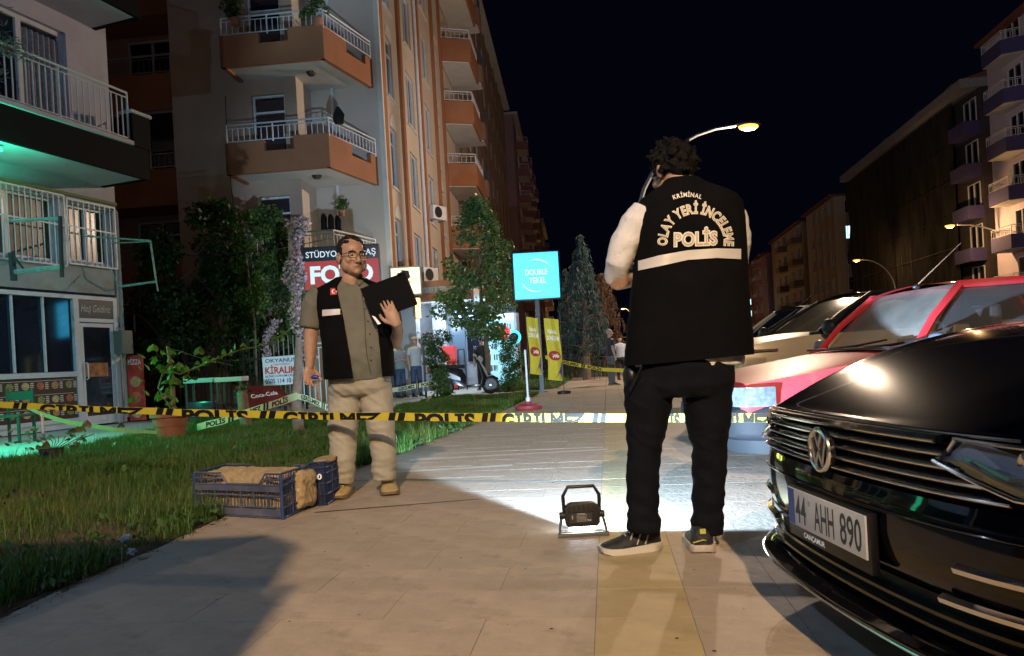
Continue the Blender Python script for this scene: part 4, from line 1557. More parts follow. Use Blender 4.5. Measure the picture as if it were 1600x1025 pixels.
# dark wooden chair at the far left
t, p = cthing('wooden_chair', 'dark green wooden chair on the green lit floor at the left edge', 'chair', 22, 672, 11.6)
m_gch = mat('dark_green_wood', (.02, .05, .035), .5)
MB().box((-.22, -.2, .40), (.22, .2, .44)).build('seat', m_gch, t, bevel=.006)
for sx in (-1, 1):
    MB().box((sx * .2 - .018, -.2, 0), (sx * .2 + .018, -.165, .40)).build('leg', m_gch, t)
    MB().box((sx * .2 - .018, .165, 0), (sx * .2 + .018, .2, .84)).build('leg', m_gch, t)
MB().box((-.19, .17, .66), (.19, .19, .80)).build('backrest', m_gch, t)
MB().box((-.19, .175, .52), (.19, .19, .58)).build('back_slat', m_gch, t)

# flower pot with climbing plant
m_terra = mat('terracotta', (.38, .15, .085), .75, var=.18, vscale=6, bump=.2)
t, p = cthing('flower_pot', 'large terracotta pot with a climbing squash-leaved plant on the lawn edge', 'potted plant', 268, 690, 10.3)
MB().lathe([(.0, 0), (.165, 0), (.175, .03), (.205, .20), (.212, .205), (.235, .33), (.262, .335), (.268, .40), (.252, .405), (.235, .39), (.0, .36)], 32).build('pot', m_terra, t, True, ang=30)
MB().tube([(.05, .0, .3), (.06, 0, .9), (.02, 0, 1.32)], [.035, .03, .022], 8).build('stake', mat('bamboo', (.22, .16, .08), .8, var=.3), t, True)
vine = [Vector(q) for q in ((.03, -.03, .45), (-.12, -.05, .75), (-.02, -.06, 1.0), (.2, -.06, .92), (.5, -.08, 1.02), (.75, -.05, 1.12), (1.05, 0, 1.22), (1.35, .05, 1.25), (1.65, .1, 1.42), (1.8, .15, 1.55))]
vb = MB().tube(vine, [.012] * 10, 6)
vb.tube([(.03, 0, 1.3), (.5, .0, 1.12), (.9, .05, 1.0)], .004, 4)
vb.build('stem', mat('green_stem', (.12, .15, .05), .6), t, True)


def broad_leaf(c, s, rot):
    out = MB(Matrix.Translation(c) @ rot)
    prof = [(0, 0), (.45, -.18), (.62, .18), (.42, .62), (0, 1.0), (-.42, .62), (-.62, .18), (-.45, -.18)]
    out.add([(x * s, y_ * s, -.25 * abs(x) * s - .22 * (y_ ** 2) * s) for x, y_ in prof] + [(0, .35 * s, .03 * s)], [(i, (i + 1) % 8, 8) for i in range(8)])
    return out


lc = MB()
for k in range(12):
    for _ in range(4):
        f = k / 12
        c = Vector((rnd.gauss(-.02, .15), rnd.gauss(-.03, .10), .45 + f * .85 + rnd.gauss(0, .04)))
        q = broad_leaf(c, rnd.uniform(.07, .13), Matrix.Rotation(rnd.uniform(0, 6.3), 4, 'Z') @ Matrix.Rotation(rnd.uniform(.4, 1.5), 4, 'X'))
        lc.v, lc.f = lc.v + q.v, lc.f + [tuple(i + len(lc.v) for i in f_) for f_ in q.f]
m_vl = mat('vine_leaf', (.13, .21, .035), .45, island=.35, translucent=.35, var=.2)
lc.build('foliage', m_vl, t, kind='stuff', fixn=False)
for k in range(44):
    f = .25 + .75 * k / 44 * .98
    i = int(f * 9)
    c = vine[min(i, 8)].lerp(vine[min(i + 1, 9)], f * 9 - i) + Vector((rnd.gauss(0, .04), rnd.gauss(0, .04), rnd.gauss(0, .05)))
    broad_leaf(c, rnd.uniform(.05, .11) * (1.2 - .5 * f), Matrix.Rotation(rnd.uniform(0, 6.3), 4, 'Z') @ Matrix.Rotation(rnd.uniform(.5, 1.6), 4, 'X')).build('leaf', m_vl, t, fixn=False)
# low plant with a dark pot at the lawn edge
t, p = cthing('flower_pot', 'small low plant with reddish leaves in a dark pot on the lawn', 'potted plant', 82, 728, 8.4)
MB().lathe([(.0, 0), (.10, 0), (.13, .14), (.14, .15), (.0, .13)], 20).build('pot', mat('dark_pot', (.05, .045, .06), .6), t, True, ang=30)
m_rl = mat('reddish_leaf', (.18, .10, .04), .5, island=.5, translucent=.3)
for k in range(34):
    c = Vector((rnd.gauss(.2, .30), rnd.gauss(0, .12), rnd.uniform(.12, .36)))
    broad_leaf(c, rnd.uniform(.05, .09), Matrix.Rotation(rnd.uniform(0, 6.3), 4, 'Z') @ Matrix.Rotation(rnd.uniform(.3, 1.5), 4, 'X')).build('leaf', m_rl if k % 2 else m_leafl, t, fixn=False)
sb_ = MB()
for k in range(9):
    sb_.tube([(0, 0, .1), (.05 * k - .1, .03 * math.sin(k), .22), (.09 * k - .25, .05 * math.sin(k), .28)], .005, 4)
sb_.build('stem', mat('green_stem', (.12, .15, .05)), t, True)
# white garden stake
t, p = cthing('garden_stake', 'thin white stake standing in the lawn under the tape', 'stake', 70, 700, 8.8)
MB().tube([(0, 0, 0), (-.01, 0, .50)], .016, 8).build('post', m_white, t, True)
MB().ball((-.01, 0, .51), .02, 8, 6).build('cap', m_white, t, True)
# litter on the grass
for lab, px, py, s in (('crumpled pale paper scrap in the front grass, the larger one', 197, 842, .032), ('pale crumpled scrap lower down in the grass', 206, 862, .022), ('small pale scrap in the grass nearest the left edge', 80, 878, .024)):
    g = G(px, py, .05)
    o = MB()
    o.ball((0, 0, .03), (s, s * .7, s * .6), 9, 7)
    r_ = random.Random(px)
    o.v = [v + Vector((r_.gauss(0, s * .22), r_.gauss(0, s * .2), r_.gauss(0, s * .22))) for v in o.v]
    o = o.build('litter', mat('paper_scrap', (.32, .33, .36), .8), None)
    o.location = C(g.x, g.y, .02)
    tag(o, lab, 'litter', 'scraps in the grass')

# ------------------------------------------------------------------ white pole in red base
t, p = cthing('marker_pole', 'thin white pole standing in a red weighted base at the end of the lawn', 'pole', 826, 640, 12.6)
MB().lathe([(.0, 0), (.22, 0), (.235, .03), (.225, .07), (.19, .095), (.06, .10), (.05, .14), (.0, .14)], 28).build('base', mat('red_rubber', (.33, .03, .04), .5, dirt=(.15, .06, .05)), t, True, ang=35)
MB().tube([(0, 0, .13), (-.005, 0, 1.02)], .017, 8).build('pole', m_white, t, True)
MB().lathe([(.04, .12), (.04, .2), (.022, .22), (.02, .25)], 12).build('socket', m_white, t, True)

# tea flags
m_flagy = mat('flag_yellow', (.50, .43, .04), .7, var=.15, vscale=3, translucent=.25, emit=.30, ecol=(.6, .5, .05))  # cloth glows weakly so that it looks lit
m_flagv = mat('flag_purple', (.10, .07, .20), .7)
for lab, px0, px1, py0, py1, d, tx in (('yellow tea flag left of the sign pole', 823, 846, 495, 583, 17.6, 0), ('yellow tea flag right of the sign pole, the wider one', 851, 879, 497, 592, 17.4, 1)):
    t, p = cthing('tea_flag', lab, 'flag', px0 if not tx else px1, 612, d, 'yellow tea flags by the blue sign')
    a, e = P(px0, py0, d) - p, P(px1, py1, d) - p
    xs0, xs1 = a.x, e.x
    z1, z0 = a.z, e.z
    pxp = xs1 + .02 if tx else xs0 - .02

    def fl(u, v):
        return (xs0 + (xs1 - xs0) * u + .02 * math.sin(v * 5), .05 * math.sin(u * 7 + v * 2.5) * (.3 + u), z0 + (z1 - z0) * v - .05 * u)
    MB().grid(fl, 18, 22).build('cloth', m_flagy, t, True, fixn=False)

    def onf(x, z, dy=-.012):
        u, v = (x - xs0) / (xs1 - xs0), (z - z0) / (z1 - z0)
        q = Vector(fl(u, v))
        return (q.x, q.y + dy, q.z)
    xm, wd = (xs0 + xs1) / 2, xs1 - xs0
    b = MB()
    b.add([onf(xs1 - .01 - wd * .45 * s, z0 + .05 + .40 * k / 8) for k in range(9) for s in ((1 - (k / 8)) ** 1.5 * .9 + .1, 0)], [(2 * k, 2 * k + 1, 2 * k + 3, 2 * k + 2) for k in range(8)])
    b.build('print', m_flagv, t, fixn=False)
    b = MB()
    b.add([onf(xm + math.cos(q * PI / 10) * wd * .42, z0 + (z1 - z0) * .40 + math.sin(q * PI / 10) * .115, -.014) for q in range(20)] + [onf(xm, z0 + (z1 - z0) * .40, -.014)], [(q, (q + 1) % 20, 20) for q in range(20)])
    b.build('emblem', mat('flag_red', (.50, .03, .03), .6), t, fixn=False)
    b = MB()
    add_text(b, 'Lipton', wd * .62, .085, lambda u, v: onf(xm + u, z0 + (z1 - z0) * .375 + v, -.019), .02)
    add_text(b, 'Rahatla', wd * .6, .10, lambda u, v: onf(xm + u, z0 + (z1 - z0) * .76 + v, -.016), .02)
    add_text(b, 'DÖNÜŞÜM', wd * .8, .10, lambda u, v: onf(xm + u, z0 + (z1 - z0) * .65 + v, -.016), .02)
    b.build('lettering', m_signwht, t, fixn=False)
    MB().tube([(pxp, 0, 0), (pxp, 0, z1 + .1)], .009, 6).build('flag_pole', m_fence, t, True)
    MB().lathe([(0, 0), (.16, 0), (.16, .06), (.03, .08)], 12, (pxp, 0, 0)).build('base', m_black, t)

# ------------------------------------------------------------------ shops on the ground floor
m_shopw = mat('shop_wall_white', (.30, .33, .38), .6, var=.06)
m_shopg = mat('shop_grey_panel', (.10, .11, .15), .6, var=.1)
m_shlit = mat('shop_window_lit', (.5, .8, .9), .3, emit=.9, ecol=(.35, .75, .90))
t = thing('corner_shop', 'white fronted corner shop under the apartment building with rolled shutter', 'shop', C(-3.35, 22.4), YAW - A1)
# local x right (towards street), y away
MB().box((-.6, -.25, 0), (.55, .35, 3.0)).build('pillar', m_shopw, t)
MB().box((.55, 2.4, 0), (1.0, 3.0, 3.0)).build('pillar', m_shopw, t)
MB().box((-.6, 3.0, 0), (2.2, 3.2, 3.3)).build('back_wall', m_shopw, t)
sl = MB().box((-.55, -.32, .3), (-.05, -.27, 2.5)).build('shutter', m_steel, t)
for k in range(16):
    MB().box((-.54, -.345, .34 + k * .135), (-.06, -.325, .44 + k * .135)).build('slat', m_steel, sl)
MB().box((-.65, -.9, 2.95), (2.4, 3.3, 3.12)).build('ceiling', m_soffit, t)
MB().box((.55, -.9, 2.7), (2.42, -.82, 3.3)).build('fascia', m_orange, t)
MB().box((1.0, 2.93, .1), (1.55, 2.99, 2.3)).build('door', mat('shop_door_glass', (.12, .18, .25), .2), t)
MB().box((1.62, 2.93, .9), (2.15, 2.99, 2.3)).build('window', m_glass, t)
MB().box((.5, 1.2, 2.90), (1.9, 1.35, 2.945)).build('ceiling_tube', mat('cool_tube', (.8, .9, 1), emit=4, ecol=(.7, .88, 1)), t)
point('shop_light', (.9, .6, 2.6), (.68, .84, 1), 60, .3, t)
# grey panel and bright tekel shop
D0 = 25.5
t, p = cthing('tekel_shop', 'brightly lit cyan glowing tekel shop behind the parked scooter', 'shop', 732, 600, D0)
xl = P(700, 600, D0).x - p.x
xr_ = P(812, 600, D0).x - p.x
MB().box((xl, 0, 0), (0, .2, 2.5)).build('grey_wall', m_shopg, t)
MB().box((xl, -.25, 2.5), (xr_, 3, 2.8)).build('fascia', m_shopg, t)
MB().box((0, -.05, 0), (.08, .1, 2.5)).build('door_post', m_alu, t)
MB().box((xr_ - .08, -.05, 0), (xr_, .1, 2.5)).build('door_post', m_alu, t)
MB().box((0, 2.6, 0), (xr_, 2.7, 2.5)).build('back_wall', m_shlit, t)
MB().box((0, 0, 2.42), (xr_, 2.6, 2.5)).build('ceiling', mat('lit_ceiling', (.8, .95, 1), emit=1.6, ecol=(.6, .93, 1)), t)
MB().box((xr_ - .02, .1, 0), (xr_ + .1, 2.6, 2.5)).build('side_wall', m_shopw, t)
for k in range(3):
    MB().box((.15, 2.2 - k * .3, 0), (.5, 2.4 - k * .3, 1.9 - .1 * k)).build('shelf_unit', mat('shelf_teal', (.1, .4, .4), .5, var=.5, vscale=9), t)
bt = MB()
for k in range(60):
    x, z = rnd.uniform(.6, xr_ - .2), rnd.choice((.5, .9, 1.3, 1.7, 2.05))
    bt.box((x, 2.4, z), (x + .05, 2.45, z + .22))
bt.build('goods', mat('goods_mixed', (.4, .3, .35), .5, island=.9, var=.5), t, kind='stuff')
point('shop_light', (.8, -.9, 2.1), (.45, .85, 1), 60, .3, t)
point('shop_light', (-.6, -1.4, 2.3), (.70, .84, 1), 75, .3, t)
t = thing('round_sign', 'round red lit sign over the bright shop behind the tree', 'sign', W(787, 520, 24.5), YAW)
MB().lathe([(0, 0), (.24, 0), (.24, .08), (0, .08)], 24, (0, 0, 0), Matrix.Rotation(R(90), 3, 'X')).build('disc', mat('red_glow', (.9, .1, .1), emit=1.6, ecol=(1, .10, .10)), t)
t = thing('round_sign', 'round teal lit sign over the bright shop, right of the red one', 'sign', W(803, 527, 24.5), YAW)
MB().lathe([(0, 0), (.24, 0), (.24, .08), (0, .08)], 24, (0, 0, 0), Matrix.Rotation(R(90), 3, 'X')).build('disc', mat('teal_glow', (.1, .8, .9), emit=1.3, ecol=(.1, .8, .9)), t)
MB().lathe([(0, 0), (.15, 0), (.15, .02), (0, .02)], 24, (0, -.09, 0), Matrix.Rotation(R(90), 3, 'X')).build('inner_disc', mat('blue_print', (.02, .1, .4), .5), t)
t = thing('led_sign', 'small blue white LED sign seen through the young tree crown', 'sign', W(728, 487, 24.0), YAW)
for k in range(14):
    MB().ball((rnd.uniform(-.35, .35), 0, rnd.uniform(-.16, .16)), .035, 8, 6).build('led', mat('led_blue', (.3, .5, 1), emit=9, ecol=(.35, .5, 1)), t)
MB().box((-.42, .02, -.22), (.42, .06, .22)).build('back_panel', m_black, t)
# red drinks cabinet
t, p = cthing('drinks_cabinet', 'red drinks cabinet standing against the grey shop wall', 'cabinet', 704, 600, 24.6)
MB().box((-.24, -.2, .05), (.24, .25, 1.45)).build('body', mat('cabinet_red', (.5, .03, .03), .35, emit=.12, ecol=(1, .05, .05)), t, bevel=.02)
MB().box((-.2, -.215, .35), (-.05, -.202, .95)).build('print', m_signwht, t)
MB().box((-.22, -.18, 0), (.22, .2, .05)).build('plinth', m_black, t)
t, p = cthing('sign_stand', 'black metal A-frame stand between the cabinet and the bright shop', 'stand', 723, 602, 23.6)
MB().tube([(-.14, 0, 0), (-.10, .1, 1.3)], .02, 6).tube([(.14, 0, 0), (.10, .1, 1.3)], .02, 6).tube([(-.10, .1, 1.3), (.10, .1, 1.3)], .02, 6).tube([(-.12, .05, .5), (.12, .05, .5)], .015, 6).build('frame', m_black, t, True)
# planter stand
t, p = cthing('planter_stand', 'tall black metal plant stand with flowers on the shop pavement', 'plant stand', 674, 608, 19.6)
for sx in (-.15, .15):
    for sy in (-.12, .12):
        MB().box((sx - .015, sy - .015, 0), (sx + .015, sy + .015, 1.5)).build('post', m_black, t)
for z in (.25, .65, 1.05, 1.48):
    MB().box((-.15, -.12, z - .02), (.15, .12, z)).build('shelf', m_black, t)
for z in (.25, .65):
    MB().lathe([(0, 0), (.07, 0), (.09, .16), (0, .16)], 14, (0, 0, z)).build('pot', m_terra, t)
crown(t, [(0, 0, 1.55, .22), (.05, 0, 1.2, .18), (-.05, 0, .95, .14)], 500, .08, m_leafm, name='foliage')
V, F = leaf_cloud(np.array([(rnd.gauss(0, .15), rnd.gauss(0, .1), 1.6 + rnd.gauss(0, .1)) for _ in range(120)]), .06, aspect=.9)
np_mesh('flowers', V, F, m_pink, t, kind='stuff')

# ------------------------------------------------------------------ scooter
t, p = cthing('scooter', 'black and silver scooter parked on its stand before the shop', 'scooter', 733, 612, 19.6)
m_scb = mat('scooter_black', (.015, .015, .018), .2, coat=.6)
m_scs = mat('scooter_silver', (.45, .46, .50), .3, .5)
for k, x in enumerate((-.62, .58)):
    w_ = MB().lathe([(.12, -.045), (.19, -.05), (.225, -.03), (.235, 0), (.225, .03), (.19, .05), (.12, .045)], 24, (x, 0, .235), Matrix.Rotation(R(90), 3, 'X')).build('wheel', m_black, t, True)
    rm = MB().lathe([(.0, -.05), (.03, -.05), (.03, .05), (0, .05)], 12, (x, 0, .235), Matrix.Rotation(R(90), 3, 'X'))
    for q in range(5):
        a = q * 2 * PI / 5
        rm.tube([(x, 0, .235), (x + .125 * math.cos(a), 0, .235 + .125 * math.sin(a))], .018, 6)
    rm.tube([(x + .125 * math.cos(a), 0, .235 + .125 * math.sin(a)) for a in [2 * PI * i / 20 for i in range(20)]], .014, 6, closed=True)
    rm.build('rim', m_scs, w_, True)
MB().loft([[(x, y_ * w, z) for y_, z in ((-1, zb), (-1, (zb + zt) / 2), (-.6, zt), (.6, zt), (1, (zb + zt) / 2), (1, zb))] for x, w, zb, zt in ((-.98, .05, .62, .70), (-.75, .14, .50, .76), (-.45, .17, .34, .76), (-.15, .17, .24, .70), (-.05, .15, .22, .50))]).build('tail_body', m_scb, t, True)
MB().loft([[(x, y_ * w, z) for y_, z in ((-1, zb), (-1, zt), (1, zt), (1, zb))] for x, w, zb, zt in ((-.90, .152, .58, .68), (-.5, .176, .48, .64), (-.2, .176, .40, .48))]).build('side_panel', m_scs, t, True)
MB().box((-.1, -.15, .22), (.32, .15, .28)).build('footboard', m_scb, t, bevel=.01)
MB().loft([[(x + o, y_ * w, z) for o, y_ in ((0, -1), (.06, -.5), (.08, 0), (.06, .5), (0, 1), (-.05, .5), (-.05, -.5))] for x, w, z in ((.36, .17, .24), (.42, .19, .45), (.36, .17, .70), (.26, .12, .92), (.22, .10, 1.0))]).build('front_shield', m_scb, t, True)
MB().loft([[(x, y_ * w, z) for y_, z in ((-1, zb), (-.7, zt), (.7, zt), (1, zb))] for x, w, zb, zt in ((.36, .08, .42, .50), (.58, .09, .46, .54), (.80, .06, .36, .42))]).build('front_fender', m_scb, t, True)
MB().tube([(.30, -.14, .95), (.44, -.19, .68), (.52, -.18, .48), (.66, -.10, .50)], [.012, .03, .03, .01], 6).build('silver_trim', m_scs, t, True)
MB().tube([(.24, 0, 1.0), (.46, 0, .5), (.58, 0, .235)], .03, 8).build('fork', m_scs, t, True)
MB().loft([[(x, y_ * w, z) for y_, z in ((-1, z0), (-.8, z0 + .09), (.8, z0 + .09), (1, z0))] for x, w, z0 in ((-.92, .09, .74), (-.6, .15, .755), (-.25, .14, .73), (-.08, .09, .72))]).build('seat', m_black, t, True)
MB().tube([(.18, -.32, 1.06), (.24, -.1, 1.02), (.24, .1, 1.02), (.18, .32, 1.06)], .018, 8).build('handlebar', m_scs, t, True)
MB().ball((.33, 0, .93), (.09, .12, .09), 12, 8).build('headlight', mat('lamp_glass', (.5, .5, .52), .1, trans=.3), t, True)
for sy in (-1, 1):
    mi = MB().tube([(.22, sy * .24, 1.05), (.22, sy * .3, 1.2)], .008, 5).build('mirror', m_black, t, True)
    MB().ball((.22, sy * .31, 1.24), (.02, .07, .045), 10, 6).build('mirror_glass', m_chrome, mi, True)

# sign_board behind officer (ground shop), air cond etc. left out; balcony clutter
t = thing('hanging_jacket', 'dark jacket hung over the railing of the lower orange balcony', 'jacket', W(529, 182, 19.0), YAW)
MB().loft([[(x * w + .02 * math.sin(z * 20 + x), y_ * .05, z) for x, y_ in ((-1, 0), (-.5, -1), (.5, -1), (1, 0), (.5, 1), (-.5, 1))] for w, z in ((.03, .25), (.08, .2), (.14, .05), (.15, -.1), (.12, -.2))]).build('cloth', m_black, t, True)
for lab, px, py, d, n_ in (('bushy potted plant on the left end of the upper orange balcony', 368, 22, 19.3, 420), ('tall thin potted plant at the corner of the upper balcony', 497, 22, 19.2, 260)):
    t = thing('balcony_plant', lab, 'potted plant', W(px, py + 18, d), YAW)
    MB().lathe([(0, 0), (.10, 0), (.13, .18), (0, .18)], 14).build('pot', m_terra, t)
    crown(t, [(rnd.gauss(0, .12), 0, .3 + .08 * k, .16) for k in range(6)], n_, .10, m_leafd, name='foliage')

for lab, px, py, d in (('dark shirt hanging left on the ground floor balcony railing', 506, 346, 19.9), ('dark shirt hanging in the middle of the ground floor balcony railing', 517, 347, 19.9), ('dark shirt hanging right on the ground floor balcony railing', 528, 349, 20.0)):
    t = thing('hanging_shirt', lab, 'shirt', W(px, py, d), YAW, 'shirts drying on the ground floor balcony')
    MB().loft([[(x * w + .01 * math.sin(z * 25 + x), y_ * .03, z) for x, y_ in ((-1, 0), (-.5, -1), (.5, -1), (1, 0), (.5, 1), (-.5, 1))] for w, z in ((.02, .22), (.06, .18), (.09, .08), (.085, -.1), (.09, -.22))]).build('cloth', m_black, t, True)
t = thing('balcony_plant', 'light green potted plant behind the drying shirts on the ground floor balcony', 'potted plant', W(534, 338, 20.3), YAW)
MB().lathe([(0, 0), (.08, 0), (.10, .15), (0, .15)], 14).build('pot', m_terra, t)
crown(t, [(rnd.gauss(0, .08), 0, .25 + .06 * k, .12) for k in range(4)], 160, .09, m_leafm, name='foliage')
# cables slung between the buildings
for lab, pts in (('thin cable sagging from the white building towards the garden trees', ((180, 372, 15.2), (300, 400, 16), (420, 392, 17), (520, 372, 18.5))), ('thin cable running down the side wall of the apartment building', ((352, 150, 20.2), (356, 250, 20.2), (366, 330, 20.2)))):
    q = [P(*p_) for p_ in pts]
    t = thing('cable', lab, 'cable', C(*q[0]), YAW, 'cables on the facades')
    fine_ = []
    for a_, b_ in zip(q, q[1:]):
        fine_ += [a_.lerp(b_, k / 5) - q[0] for k in range(5)]
    MB().tube(fine_ + [q[-1] - q[0]], .012, 5).build('wire', m_black, t, True)

# ------------------------------------------------------------------ cars
m_tyre = mat('tyre_rubber', (.018, .018, .018), .8, bump=.2)
m_rimm = mat('alloy_rim', (.42, .43, .45), .3, .8)
m_carglass = mat('car_glass', (.10, .11, .12), .04, alpha=.35, spec=.8)
m_dustglass = mat('dusty_windscreen', (.30, .29, .27), .16, alpha=.42, spec=.7, var=.35, vscale=3)
m_int = mat('car_interior', (.03, .03, .032), .8)
m_clearlamp = mat('headlamp_glass', (.05, .055, .06), .04, alpha=.12, spec=.9, coat=1)
m_lampref = mat('lamp_reflector', (.80, .80, .82), .12, 1.0)
m_amber = mat('amber_lens', (.75, .28, .03), .2)
m_greyb = mat('grey_bumper_plastic', (.012, .013, .016), .6, spec=.12, var=.1, bump=.15, bscale=120)


def wheel(parent, x, y, r, w=.19, side=1):
    o = MB().lathe([(r * .62, -w / 2), (r * .9, -w / 2), (r, -w * .36), (r, w * .36), (r * .9, w / 2), (r * .62, w / 2)], 36, (x, y, r), Matrix.Rotation(R(90), 3, 'X')).build('wheel', m_tyre, parent, True)
    b = MB()
    ys = y + side * w * .38
    b.lathe([(r * .60, -.02), (r * .64, .0), (r * .64, .03), (r * .58, .03)], 32, (x, ys, r), Matrix.Rotation(R(90), 3, 'X'))
    b.lathe([(0, -.02), (r * .16, -.02), (r * .16, .02), (0, .02)], 16, (x, ys, r), Matrix.Rotation(R(90), 3, 'X'))
    for q in range(10):
        a = q * 2 * PI / 10
        b.tube([(x + r * .12 * math.cos(a), ys, r + r * .12 * math.sin(a)), (x + r * .6 * math.cos(a), ys, r + r * .6 * math.sin(a))], [.018, .024], 6)
    b.build('rim', m_rimm, o, True)
    MB().lathe([(0, -.01), (r * .6, -.01), (r * .6, .0), (0, .0)], 24, (x, ys - side * .04, r), Matrix.Rotation(R(90), 3, 'X')).build('brake_disc', m_black, o)


def car(name, label, X, D, rot, hw, p, paint, glass_f=None, glass_s=None, group='cars parked nose in along the pavement', lower=None):
    t = thing(name, label, 'car', C(X, D), YAW + PI + rot, group)
    # lower body, stations from nose to tail: x, half width, z bottom, z belt, z centre
    rings = []
    NS = p['st']
    for (x, w, zb, zs, zc, inn) in NS:
        half = [(w * .90, zb), (w * .97, zb + .07), (w, (zb + zs) * .5), (w * .985, zs - .08), (w * .955, zs), (w * inn, zs + (zc - zs) * .55), (w * inn * .5, zs + (zc - zs) * .92)]
        ring = [(x, a, z) for a, z in half] + [(x, 0, zc)] + [(x, -a, z) for a, z in reversed(half)]
        rings.append(ring)
    # subdivide between stations for smoothness
    fine = []
    for r0, r1 in zip(rings, rings[1:]):
        for s in (0, .5):
            fine.append([tuple(a + (b - a) * s for a, b in zip(q0, q1)) for q0, q1 in zip(r0, r1)])
    fine.append(rings[-1])
    MB().loft(fine).build('body', paint, t, True, ang=28)
    xb, xt, rt, rb = p['wb'], p['wt'], p['rt'], p['rb']     # windscreen base/top, rear glass top/base
    zb, zt = p['belt'], p['roof']
    wb_, wt_ = hw * .93, hw * .74
    zbl = lambda x: zb + p.get('rise', .03) * (xb - x) / (xb - rb)
    # roof
    def roof(u, v):
        y = (u * 2 - 1) * (wt_ + .02)
        x = xt + .02 + (rt - xt - .04) * v
        return (x, y, zt - .035 * (u * 2 - 1) ** 2 * 1.3 - .05 * (v - .42) ** 2 * 2)
    rf = MB().grid(roof, 15, 15)
    rf.grid(lambda u, v: tuple(Vector(roof(u, v)) - Vector((0, 0, .03))), 15, 15)
    rf.build('roof', paint, t, True, fixn=False)
    zts = zt - .06
    pl = MB()
    for s in (-1, 1):
        for (xa, za, xc, zc2, r_) in ((xb, zb, xt, zts, .032), (rb, zbl(rb), rt, zts, .05), ((xb + rb) / 2 - .12, zbl(0) - .02, (xb + rb) / 2 - .16, zts, .03)):
            pl.tube([(xa, s * wb_, za - .03), ((xa + xc) / 2 + .02, s * (wb_ + wt_) / 2 * 1.01, (za + zc2) / 2), (xc, s * wt_, zc2)], r_ * .8, 6)
        pl.tube([(xt + .01, s * wt_, zts), ((xt + rt) / 2, s * (wt_ + .01), zts + .012), (rt, s * wt_, zts)], .028, 6)
        pl.tube([(xb + .04, s * (wb_ + .005), zb - .005), (rb, s * (wb_ + .005), zbl(rb) - .005)], .022, 6)
    pl.build('pillar', p.get('pillar', paint), t, True)
    MB().grid(lambda u, v: (xb + .02 + (xt - xb) * v + .05 * math.sin(v * PI) * .4 - .10 * (u * 2 - 1) ** 2 * (1 - v * .5), (u * 2 - 1) * (wb_ + (wt_ - wb_) * v), zb - .01 + (zts + .02 - zb) * v), 15, 9).build('windscreen', glass_f or m_dustglass, t, True, fixn=False)
    MB().grid(lambda u, v: (rb + (rt - rb) * v, (u * 2 - 1) * (wb_ + (wt_ - wb_) * v), zbl(rb) + (zts + .02 - zbl(rb)) * v), 9, 5).build('rear_window', glass_s or m_carglass, t, True, fixn=False)
    xm = (xb + rb) / 2 - .14
    for s in (-1, 1):
        for (x0, x1, f0, f1) in ((xb - .06, xm + .03, 0, 1), (xm - .03, rb + .08, 1, 0)):
            q = MB()
            t0 = xt - .03 if f0 == 0 else xm - .03
            t1 = xm + .03 if f0 == 0 else rt + .05
            q.quad((x0, s * (wb_ - .01), zbl(x0) - .01), (x1, s * (wb_ - .01), zbl(x1) - .01), (t1, s * (wt_ - .005), zts), (t0, s * (wt_ - .005), zts))
            q.build('side_window', glass_s or m_carglass, t, fixn=False)
    # interior
    for s in (-1, 1):
        b = MB()
        b.loft([[(xm + .45 + a * .10, s * hw * .42 + c * .2, z) for a, c in ((1, -1), (1, 1), (-1, 1), (-1, -1))] for z in (zb - .35, zb + .08)])
        b.loft([[(xm + .38 + a * .04, s * hw * .42 + c * .13, z) for a, c in ((1, -1), (1, 1), (-1, 1), (-1, -1))] for z in (zb + .12, zb + .28)])
        b.build('seat', m_int, t, bevel=.03)
    MB().box((xb - .35, -wb_ + .05, zb - .14), (xb + .0, wb_ - .05, zb - .02)).build('dashboard', m_int, t)
    MB().tube([(xb - .42 + .05 * math.sin(k * PI / 8) * 1, hw * .42 + .17 * math.cos(k * PI / 8), zb + .02 + .16 * math.sin(k * PI / 8)) for k in range(16)], .016, 6, closed=True).build('steering_wheel', m_int, t, True)
    # mirrors
    for s in (-1, 1):
        MB().ball((xb - .10, s * (hw + .07), zb + .05), p.get('mir', (.055, .11, .07)), 14, 8).build('side_mirror', p.get('mirm', m_black), t, True)
    # wheels
    for xw in p['wheels']:
        for s in (-1, 1):
            MB().lathe([(0, 0), (p['wr'] + .06, 0), (p['wr'] + .06, .01), (0, .01)], 30, (xw, s * (hw + (.004 if s > 0 else .006)), p['wr'] + .01), Matrix.Rotation(R(90), 3, 'X')).build('wheel_arch', m_black, t)
            wheel(t, xw, s * (hw - .05), p['wr'], side=s)
    for s in (-1, 1):
        MB().box((NS[-1][0] - .03, s * hw * .8 - .14, zb - .20), (NS[-1][0] + .01, s * hw * .8 + .1, zb - .05)).build('tail_light', mat('tail_red', (.3, .01, .01), .2), t, bevel=.01)
    return t


